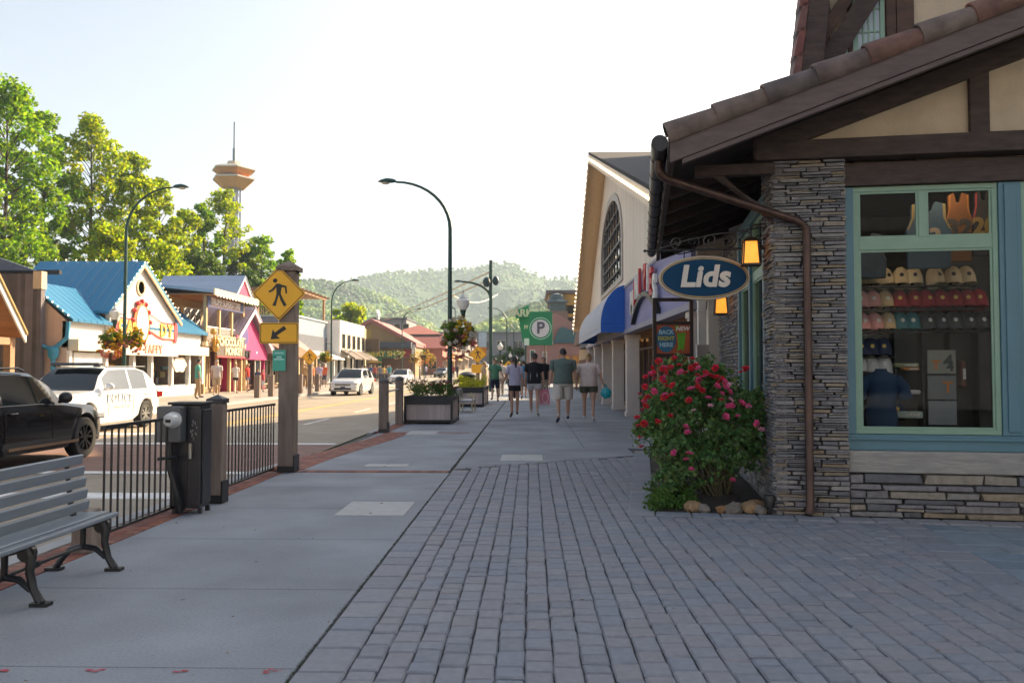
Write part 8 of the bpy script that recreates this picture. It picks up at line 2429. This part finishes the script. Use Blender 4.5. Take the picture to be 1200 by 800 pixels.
for cx, r, h in ((-.55, .06, 1), (-.40, .075, -1), (-.22, .085, 1), (-.02, .09, -1), (.18, .095, 1), (.38, .105, -1), (.52, .08, 1)):
    m.tube(spiral(cx, r + .012, r, 1.4, -1.57, h), .007, 5)
m.tube([(-.45, 0, -.008), (-.38, 0, -.05), (-.28, 0, -.03), (-.2, 0, -.008)], .008, 5); m.tube([(.62, 0, .25), (.3, 0, .2), (0, 0, .17), (-.3, 0, .11), (-.6, 0, .02)], .009, 5)
m.build('scrollwork', blackmetal, t, smooth=60)
# lanterns
def lantern(loc, s, label):
    t = thing('wall_lantern', label, 'lantern', loc, LROT)
    m = MB()
    a0, a1 = .085 * s, .105 * s
    for sx in (-1, 1):
        for sy in (-1, 1): m.bar((sx * a1, sy * a1, -.17 * s), (sx * a0, sy * a0, .13 * s), .014 * s, .014 * s)
    m.box(-a1 * 1.1, a1 * 1.1, -a1 * 1.1, a1 * 1.1, -.19 * s, -.165 * s)
    m.add([(-a0 * 1.35, -a0 * 1.35, .13 * s), (a0 * 1.35, -a0 * 1.35, .13 * s), (a0 * 1.35, a0 * 1.35, .13 * s), (-a0 * 1.35, a0 * 1.35, .13 * s), (-a0 * .5, -a0 * .5, .19 * s), (a0 * .5, -a0 * .5, .19 * s), (a0 * .5, a0 * .5, .19 * s), (-a0 * .5, a0 * .5, .19 * s)],
          [(3, 2, 1, 0), (0, 1, 5, 4), (1, 2, 6, 5), (2, 3, 7, 6), (3, 0, 4, 7), (4, 5, 6, 7)])
    m.tube([(0, 0, .19 * s), (0, 0, .30 * s), (.05 * s, .0, .36 * s), (.2 * s, 0, .36 * s)], .012 * s, 6)
    m.build('frame', M('lantern_bronze', (.05, .03, .02), .5, var=.2), t)
    m = MB(); q0, q1 = a1 * .92, a0 * .92
    m.add([(-q0, -q0, -.163 * s), (q0, -q0, -.163 * s), (q0, q0, -.163 * s), (-q0, q0, -.163 * s), (-q1, -q1, .128 * s), (q1, -q1, .128 * s), (q1, q1, .128 * s), (-q1, q1, .128 * s)], [(0,3,2,1),(4,5,6,7),(0,1,5,4),(1,2,6,5),(2,3,7,6),(3,0,4,7)])
    m.build('amber_glass', lampglow, t)
lantern(L2W(-.20, .28, 2.87), .84, 'lit amber lantern hanging under the eave beside the stone pillar')
lantern(L2W(-.14, 4.4, 2.62), .95, 'smaller looking lit amber lantern further along the shop, below the oval sign')

# caps on the display shelves: each cap a thing of its own
CS = 1.22
capprof = [(.001, .118), (.035, .112), (.062, .092), (.078, .055), (.083, .012), (.083, .0)]
def cap_mesh():
    m = MB(); m.lathe(capprof[::-1], 14, (0, 0, 0), cap=False)
    for v in m.v: v.y *= 1.12; v.z *= 1.6
    vs = []; n = 8
    for i in range(n + 1):
        a = math.pi + math.pi * i / n; vs.append((.078 * math.cos(a), .088 * math.sin(a) * 1.0, .008))
    for i in range(n + 1):
        a = math.pi + math.pi * i / n; vs.append((.080 * math.cos(a), .088 * math.sin(a) - .045 * math.sin(math.pi * i / n) ** .6, -.006 - .012 * math.cos(a) ** 2))
    m.add(vs, [(i, i + 1, n + 2 + i, n + 1 + i) for i in range(n)])
    return m
def cap_thing(loc, rz, crown, emblem, label, group, tilt=0):
    t = thing('cap', label, 'cap', loc, rz, group); t.rotation_euler = (tilt, 0, rz); t.scale = (CS, CS, CS)
    cap_mesh().build('crown', crown, t, smooth=55)
    m = MB(); m.ball((0, -.086, .085), .019, 8, 5, (1.0, .35, 1.1)); m.build('emblem', emblem, t)
    m = MB(); m.ball((0, 0, .188), .008, 6, 4); m.build('button', crown, t)
cc = {'cream': M('cap_cream', (.62, .50, .34), .85, var=.08), 'tan': M('cap_tan', (.50, .34, .18), .85, var=.08), 'pink': M('cap_pink', (.60, .27, .25), .85, var=.08), 'crimson': M('cap_crimson', (.26, .015, .03), .85, var=.1), 'navy': M('cap_navy', (.02, .03, .07), .85, var=.1), 'teal': M('cap_teal', (.03, .14, .16), .85, var=.1), 'white': M('cap_white', (.60, .57, .55), .85, var=.06), 'black': M('cap_black', (.02, .02, .022), .85, var=.1), 'gold': M('cap_gold', (.55, .36, .08), .85, var=.1)}
emb = {'w': M('emblem_white', (.65, .62, .55), .6), 'k': M('emblem_dark', (.03, .03, .04), .6), 'g': M('emblem_gold', (.6, .42, .1), .6), 'o': M('emblem_orange', (.6, .25, .04), .6)}
rows = [(2.53, 330, [1008, 1022, 1038, 1056, 1071, 1097, 1117, 1133], 'cream', 'k', 'top row behind the shop window'),
        (2.26, 357, [1009, 1023], 'pink', 'w', 'second row, left, behind the shop window'), (2.26, 357, [1038], 'tan', 'w', 'second row behind the shop window'),
        (2.26, 357, [1054, 1072, 1086, 1103, 1119, 1134, 1147], 'crimson', 'g', 'second row behind the shop window'),
        (2.0, 383, [1011, 1026], 'pink', 'w', 'third row, left, behind the shop window'), (2.0, 383, [1041], 'tan', 'w', 'third row behind the shop window'),
        (2.0, 383, [1055, 1069], 'teal', 'w', 'third row behind the shop window'), (2.0, 383, [1086, 1102, 1118, 1134, 1149], 'black', 'w', 'third row behind the shop window'),
        (1.70, 412, [1008, 1021, 1035], 'navy', 'g', 'middle row behind the shop window'),
        (1.50, 433, [1008, 1021, 1036], 'white', 'w', 'white row, lower left, behind the shop window'),
        (1.22, 460, [1010, 1026, 1041], 'navy', 'w', 'fifth row, left, behind the shop window'), (.97, 486, [1008, 1022, 1037, 1050], 'navy', 'g', 'lowest row behind the shop window')]
for (z, py, us, c, e, where) in rows:
    for px_ in us:
        lw = L2W(pixV(px_, py, SH + .085)[0], SH + .085, z)
        cap_thing(lw, LROT + random.uniform(-.25, .25), cc[c], emb[e], c + ' baseball cap in the ' + where, c + ' caps in the ' + where, R(-14))
# flat things in the window: jerseys, printed squares, folded shirts
def jersey(u, v, z, col, trim, num, numcol, label, w=.58, h=.72):
    lw = L2W(u, v, z); t = thing('jersey', label, 'jersey', lw, LROT)
    hw_ = w / 2
    pts = [(-hw_ * .78, -h), (hw_ * .78, -h), (hw_ * .82, -.30), (hw_ * .62, -.16), (hw_ * .60, .0), (hw_ * .26, .03), (hw_ * .1, -.08), (-hw_ * .1, -.08), (-hw_ * .26, .03), (-hw_ * .60, .0), (-hw_ * .62, -.16), (-hw_ * .82, -.30)]
    m = MB(); m.prism(pts, -.03, .03); m.build('cloth', col, t, bevel=.012)
    m = MB()
    for s in (-1, 1):
        q = [(s * hw_ * .60, .0), (s * hw_ * .62, -.16), (s * hw_ * .82, -.30), (s * hw_ * .70, -.27), (s * hw_ * .52, -.15), (s * hw_ * .50, .0)]
        m.prism(q, -.036, -.031)
    m.build('arm_trim', trim, t)
    if num: letters('number', num, numcol, (0, -.036, -.38), FACE_NY, t, size=.26, extrude=.003, bold=.012)
J1 = M('jersey_navy', (.02, .05, .09), .8, var=.15); J2 = M('jersey_orange', (.13, .045, .008), .8, var=.12); J3 = M('jersey_black', (.02, .018, .025), .8, var=.2)
jersey(pixV(1087, 250, .62)[0], .62, 3.40, J1, M('jersey_gold', (.16, .12, .05), .7), '23', M('number_cream', (.25, .20, .14), .7), 'navy basketball jersey with gold trim and number 23 in the upper panes')
jersey(pixV(1122, 240, .66)[0], .66, 3.50, J2, M('jersey_orange2', (.25, .09, .01), .7), '32', M('number_black', (.02, .02, .02), .7), 'orange jersey with number 32 in the upper right pane', .34, .75)
jersey(pixV(1152, 240, .70)[0], .70, 3.52, J3, M('jersey_red', (.35, .03, .04), .7), '20', M('number_gold', (.20, .13, .03), .7), 'black jersey with gold number at the right of the upper panes', .30, .7)
jersey(1.15, .80, 3.10, M('jersey_slate', (.05, .07, .10), .8, var=.2), M('jersey_grey', (.12, .12, .14), .7), '', None, 'dim slate coloured shirt in the upper left pane', .55, .5)
def square(u, z, w, h, mats, label, marks):
    lw = L2W(u, SH - .02, z); t = thing('printed_panel', label, 'display panel', lw, LROT, 'square printed panels in the shop window')
    m = MB(); m.box(-w/2, w/2, -.012, .012, -h/2, h/2); m.build('panel', mats, t)
    for (txt, mc, x, zz, sz) in marks: letters('mark', txt, mc, (x, -.014, zz), FACE_NY, t, size=sz, extrude=.002, bold=.006)
orange_ = M('mark_orange', (.50, .17, .03), .6); dark_ = M('mark_dark', (.04, .05, .05), .6); greyp = M('panel_grey', (.17, .175, .18), .6, var=.12); palep = M('panel_pale', (.24, .23, .19), .6, var=.1)
square(1.99, 1.64, .30, .27, palep, 'square panel with an orange letter beside dark shapes, topmost of its column', [('T', orange_, -.06, -.04, .14), ('4', dark_, .07, .0, .2), ('4', dark_, .09, -.06, .14)])
square(1.99, 1.345, .30, .27, greyp, 'grey square panel with an orange letter T, second of its column', [('T', orange_, .06, .0, .17)])
square(1.99, 1.055, .30, .27, M('panel_plain', (.22, .23, .25), .6, var=.06), 'plain grey square panel, third of its column', [])
lw = L2W(1.99, SH - .02, .765); t = thing('printed_panel', 'dark square panel with a white emblem and purple edge, lowest of its column', 'display panel', lw, LROT, 'square printed panels in the shop window')
m = MB(); m.box(-.15, .15, -.012, .012, -.13, .13); m.build('panel', M('panel_dark', (.02, .02, .03), .6), t)
m = MB(); m.ball((0, -.012, .01), .075, 12, 8, (1, .08, 1)); m.cbox((0, -.014, -.08), (.12, .006, .05)); m.build('emblem', M('emblem_pale', (.42, .42, .44), .6, var=.4, vs=30), t)
m = MB(); m.box(-.15, -.135, -.016, -.0125, -.02, .13); m.box(.135, .15, -.016, -.0125, -.02, .13); m.box(-.134, .134, -.016, -.0125, .115, .13); m.build('edge', M('panel_purple', (.12, .05, .22), .6), t)
fold = [(.42, .44, .44), (.05, .06, .09), (.30, .14, .05), (.02, .03, .05), (.35, .36, .38)]
for i, (u, z, w, h, c, lab) in enumerate(((1.62, 1.60, .26, .05, (.25, .26, .14), 'folded olive shirt on the upper middle shelf'), (1.66, 1.56, .18, .035, (.45, .18, .05), 'folded orange shirt below the olive one'), (1.66, 1.29, .20, .05, (.40, .40, .40), 'folded grey shirt on the middle shelf'), (1.64, 1.03, .28, .08, (.34, .40, .38), 'folded pale mint shirt on the lower middle shelf'), (1.37, 1.36, .07, .26, (.52, .48, .42), 'narrow cream panel left of the folded shirts'), (1.37, 1.02, .09, .24, (.30, .38, .48), 'narrow light blue panel left of the folded shirts'), (1.37, .76, .09, .22, (.38, .42, .46), 'narrow white and red panel at the bottom left'), (2.22, 1.5, .06, .3, (.12, .05, .03), 'dim brown item at the right edge of the window'))):
    t = thing('folded_shirt' if h < .1 else 'display_card', lab, 'clothing' if h < .1 else 'display panel', L2W(u, SH + .02, z), LROT)
    m = MB(); m.box(-w/2, w/2, -.06, .06, -h/2, h/2); m.build('cloth' if h < .1 else 'card', M('fold_%d' % i, c, .85, var=.3, vs=14, bump=.4, bs=20), t, bevel=min(.015, h * .3))
    m = MB(); m.cbox((w * .12, -.0615, 0), (w * .5, .002, h * .4)); m.build('print', M('fold_print', (.5, .48, .45), .8, var=.4, vs=30), t)
# mannequin-like dark blue shirt in the display
t = thing('display_shirt', 'dark blue shirt on a stand behind the lower left pane', 'clothing', L2W(1.26, .66, .9), LROT)
m = MB(); m.lathe([(.16, -.1), (.17, .1), (.15, .3), (.19, .5), (.17, .58), (.07, .63), (.06, .66)], 18, (0, 0, 0), cap=False)
for v in m.v: v.y *= .55
for s in (-1, 1): m.tube([(s * .14, 0, .55), (s * .22, 0, .46), (s * .25, 0, .32)], [.07, .075, .08], 10)
m.build('cloth', M('shirt_blue', (.01, .035, .085), .85, var=.25, vs=6), t, smooth=50)
m = MB(); m.tube([(0, 0, -.84), (0, 0, -.05)], .02, 8); m.lathe([(.16, -.85), (.16, -.83), (.02, -.82)], 16); m.build('stand', blackmetal, t)

# ------------------------------------------------------------------ the rose bed
t = thing('flower_bed', 'soil bed beside the shop wall with a rim of fieldstones', 'flower bed', L2W(-.65, 1.6, 0), LROT)
m = MB()
nx, ny = 14, 40
for j in range(ny + 1):
    for i in range(nx + 1):
        u = -1.27 + 1.25 * i / nx; v = -.05 + 6.2 * j / ny
        edge = min(i, nx - i, 4) / 4 * min(j, 4) / 4
        m.v.append(Vector((u + .65, v - 1.6, .01 + .10 * edge + random.uniform(-.012, .012))))
for j in range(ny):
    for i in range(nx):
        a = j * (nx + 1) + i; m.f.append([a, a + 1, a + nx + 2, a + nx + 1]); m.mi.append(0)
m.build('soil', M('bed_soil', (.035, .026, .02), .95, var=.4, vs=20, bump=.8, bs=40), t)
def rock(u, v, s, label, seed, sc=(1, .8, .7)):
    t = thing('fieldstone', label, 'stone', L2W(u, v, .02 + s * .25), random.uniform(0, 3), group='loose stones at the foot of the rose bush')
    rg = np.random.default_rng(seed); V_ = BV * (1 + rg.normal(0, .10, len(BV))[:, None]) * s * np.array(sc)
    m = MB(); m.add([tuple(q) for q in V_], [tuple(q) for q in BF]); m.build('rock', M('stone_%d' % (seed % 4), [(.26,.17,.09),(.19,.165,.14),(.28,.15,.07),(.17,.15,.125)][seed % 4], .9, var=.35, vs=14, bump=.8, bs=24), t)
for i, (u, v, s, lab) in enumerate(((-.86, .05, .115, 'rounded ochre stone at the near left of the rose bush foot'), (-.76, -.0, .085, 'small grey brown stone beside the ochre one'), (-.56, .0, .075, 'small tan stone under the middle of the rose bush'), (-.45, -.01, .11, 'flat tan stone at the front of the rose bed'), (-.26, .08, .115, 'brown stone near the foot of the stone pillar'), (-.16, .03, .085, 'reddish stone next to the pillar foot'), (-.18, .2, .12, 'taller ochre stone behind the reddish one'), (-.36, .16, .09, 'dull stone in the shade of the rose bush'))):
    rock(u, v, s, lab, 300 + i)
t = thing('uplight', 'small dark ground spotlight at the pillar foot', 'spotlight', L2W(-.07, -.01, .0), LROT)
m = MB(); m.lathe([(.05, .08), (.06, .20), (.055, .21)], 12, (0, 0, 0)); m.build('housing', blackmetal, t, smooth=40)
m = MB(); m.tube([(0, 0, 0), (0, 0, .08)], .015, 6); m.build('spike', blackmetal, t)
# rose bush
RB = L2W(-.66, .60, 0)
t = thing('rose_bush', 'large rose bush with red and pink blooms beside the stone pillar', 'rose bush', RB, LROT)
rg = np.random.default_rng(5); rd = random.Random(5)
# envelope in local coords: x -0.75..0.72, y -.35..1.3, z up to 1.7
blobs = [((-.30, .10, 1.22), .40), ((-.45, .25, .98), .36), ((-.10, .15, 1.32), .36), ((.16, .05, 1.12), .40), ((.34, .0, .90), .36), ((-.05, -.08, .88), .42), ((-.36, -.05, .68), .36), ((.30, -.05, .62), .34), ((.0, -.15, .55), .34), ((-.36, -.12, .40), .28), ((-.25, .75, 1.15), .42), ((-.1, 1.25, 1.0), .42), ((.12, .55, 1.2), .40), ((.50, -.02, 1.05), .24), ((.48, .02, .75), .22), ((-.55, .5, .8), .30), ((.05, .1, 1.48), .22), ((-.28, .2, 1.52), .20)]
m = MB()
for i in range(46):
    bb = blobs[i % len(blobs)]
    e = Vector(bb[0]) + Vector((rd.gauss(0, .45), rd.gauss(0, .45), rd.gauss(0, .3))) * bb[1]
    a = rd.uniform(0, 6.28); b0 = Vector((.1 + .14 * math.cos(a), .10 + .16 * math.sin(a), .05))
    mid = b0.lerp(e, .5) + Vector((rd.gauss(0, .05), rd.gauss(0, .05), .08))
    m.tube([b0, b0.lerp(mid, .5) + Vector((rd.gauss(0, .02), rd.gauss(0, .02), 0)), mid, e], [.011, .010, .008, .004], 5)
m.build('stems', M('rose_stem', (.085, .075, .035), .8, var=.4, vs=9), t)
cs = []; rr = []; per = []
for c, r in blobs:
    for k in range(26):
        d = rg.normal(0, 1, 3); d /= np.linalg.norm(d)
        cs.append(tuple(np.array(c) + d * r * rg.uniform(.35, 1.0))); rr.append(rg.uniform(.06, .12)); per.append(30)
v, f = leaf_cloud(cs, rr, per, .036, rg, .9)
sun_mesh_raw('leaves', v, f, foliage('rose_leaf', (.10, .19, .06), .32, .5, .05, (.20, .30, .06)), t)
# blooms: cupped petals, one mesh per kind, copied
def bloom_mesh(name, mat, s, seed):
    rq = random.Random(seed); b = MB()
    for ring, (nn, rad, up, tilt) in enumerate(((3, .010, .020, 1.25), (5, .018, .014, .95), (6, .028, .004, .5))):
        for i in range(nn):
            a = i * 2 * math.pi / nn + ring * .5 + rq.uniform(-.2, .2)
            ca, sa = math.cos(a), math.sin(a); w_ = .020 + .004 * ring
            def P(q, h, w): return ((rad * .3 + q) * ca - w * sa, (rad * .3 + q) * sa + w * ca, h)
            q1 = rad * .9 * math.cos(tilt) + .006; h1 = up * .3 + rad * math.sin(tilt) * .8
            q2 = rad * 1.5 * math.cos(tilt) + .012; h2 = h1 + .012 * math.sin(tilt) + .004
            vs = [P(0, 0, 0), P(q1, h1, -w_ * .8), P(q1, h1, w_ * .8), P(q2, h2, -w_ * .7), P(q2, h2, w_ * .7), P(q2 + .005, h2 - .002, 0)]
            b.add([(x * s, y * s, z * s) for x, y, z in vs], [(0, 1, 2), (1, 3, 4, 2), (3, 5, 4)])
    return b
redb = foliage('rose_red', (.50, .012, .03), .25, .25, .015, (.55, .02, .04)); pinkb = foliage('rose_pink', (.62, .07, .20), .25, .22, .02, (.65, .10, .22)); paleb = foliage('rose_pale_pink', (.68, .32, .40), .25, .15, .02, (.7, .35, .4))
protos = {}
def bloom(loc, kind, s):
    mat = {'r': redb, 'p': pinkb, 'l': paleb}[kind]
    if kind not in protos:
        protos[kind] = bloom_mesh('rose_bloom', mat, 1.25, len(protos)).build('rose_bloom', mat, t); o = protos[kind]
    else:
        o = protos[kind].copy(); COL.objects.link(o)
    o.location = loc; o.scale = (s, s, s); o.rotation_euler = (rd.uniform(.2, 1.3), rd.uniform(-.4, .4), rd.uniform(-.9, .9))
Minv = (Matrix.Translation(RB) @ Matrix.Rotation(LROT, 4, 'Z')).inverted()
def outer(px, py):
    """walk a view ray to the front of the leaf envelope"""
    d = ray(px, py)
    for k in range(200):
        Y = 8.0 + k * .015; w_ = Vector((0, 0, 1.55)) + d * (Y / d.y); l = Minv @ w_
        for c, r in blobs:
            if (l - Vector(c)).length < r * 1.02: return l
    return None
px_red = [(772,424),(785,430),(800,423),(790,420),(814,428),(803,437),(764,432),(756,452),(768,446),(776,444),(789,452),(760,464),(757,467),(750,462),(753,480),(748,500),(751,512),(778,467),(822,458),(779,446),(815,428),(845,469),(752,524),(786,488),(770,494),(828,436),(833,440),(844,447),(838,432),(806,421),(796,428),(810,420),(780,436),(757,476),(765,438),(747,490),(755,497),(820,445),(872,433),(876,431),(870,436)]
px_pink = [(840,453),(848,449),(852,452),(864,488),(849,489),(885,495),(803,500),(805,507),(791,531),(804,537),(810,548),(858,561),(876,476),(868,473),(807,532),(826,441),(818,434),(777,430)]
for q_ in range(28):
    a_ = rd.uniform(752, 860); (px_red, px_pink)[q_ % 2].append((a_, rd.uniform(420, 470) + abs(a_ - 795) * .35))
px_pale = [(857,467),(875,476),(893,504),(834,475),(813,482),(853,451)]
for lst, kd in ((px_red, 'r'), (px_pink, 'p'), (px_pale, 'l')):
    for (a, b) in lst:
        l = outer(a, b)
        if l is None:
            Yd = 9.1; w_ = pix(a, b, Yd); l = Minv @ w_
        bloom(l + Vector((rd.gauss(0, .008), -.02, rd.gauss(0, .008))), kd, rd.uniform(.40, .66))
# low green ground cover at the bed's near corner
t = thing('ground_cover_clump', 'low bright green feathery clump at the near left corner of the rose bed', 'plant', L2W(-1.12, .1, 0), LROT)
rg = np.random.default_rng(8); cs = [(rg.uniform(-.22, .26), rg.uniform(-.12, .9), rg.uniform(.02, .18)) for _ in range(60)]
v, f = leaf_cloud(cs, [.09] * 60, [60] * 60, .022, rg, .8); sun_mesh_raw('leaves', v, f, foliage('clump_leaf', (.06, .14, .02), .3, .35, .03, (.14, .22, .03)), t)
m = MB()
for c in cs[:14]: m.tube([(c[0] * .6, c[1] * .6, 0), c], .004, 4)
m.build('stems', M('rose_stem', (.085, .075, .035)), t)
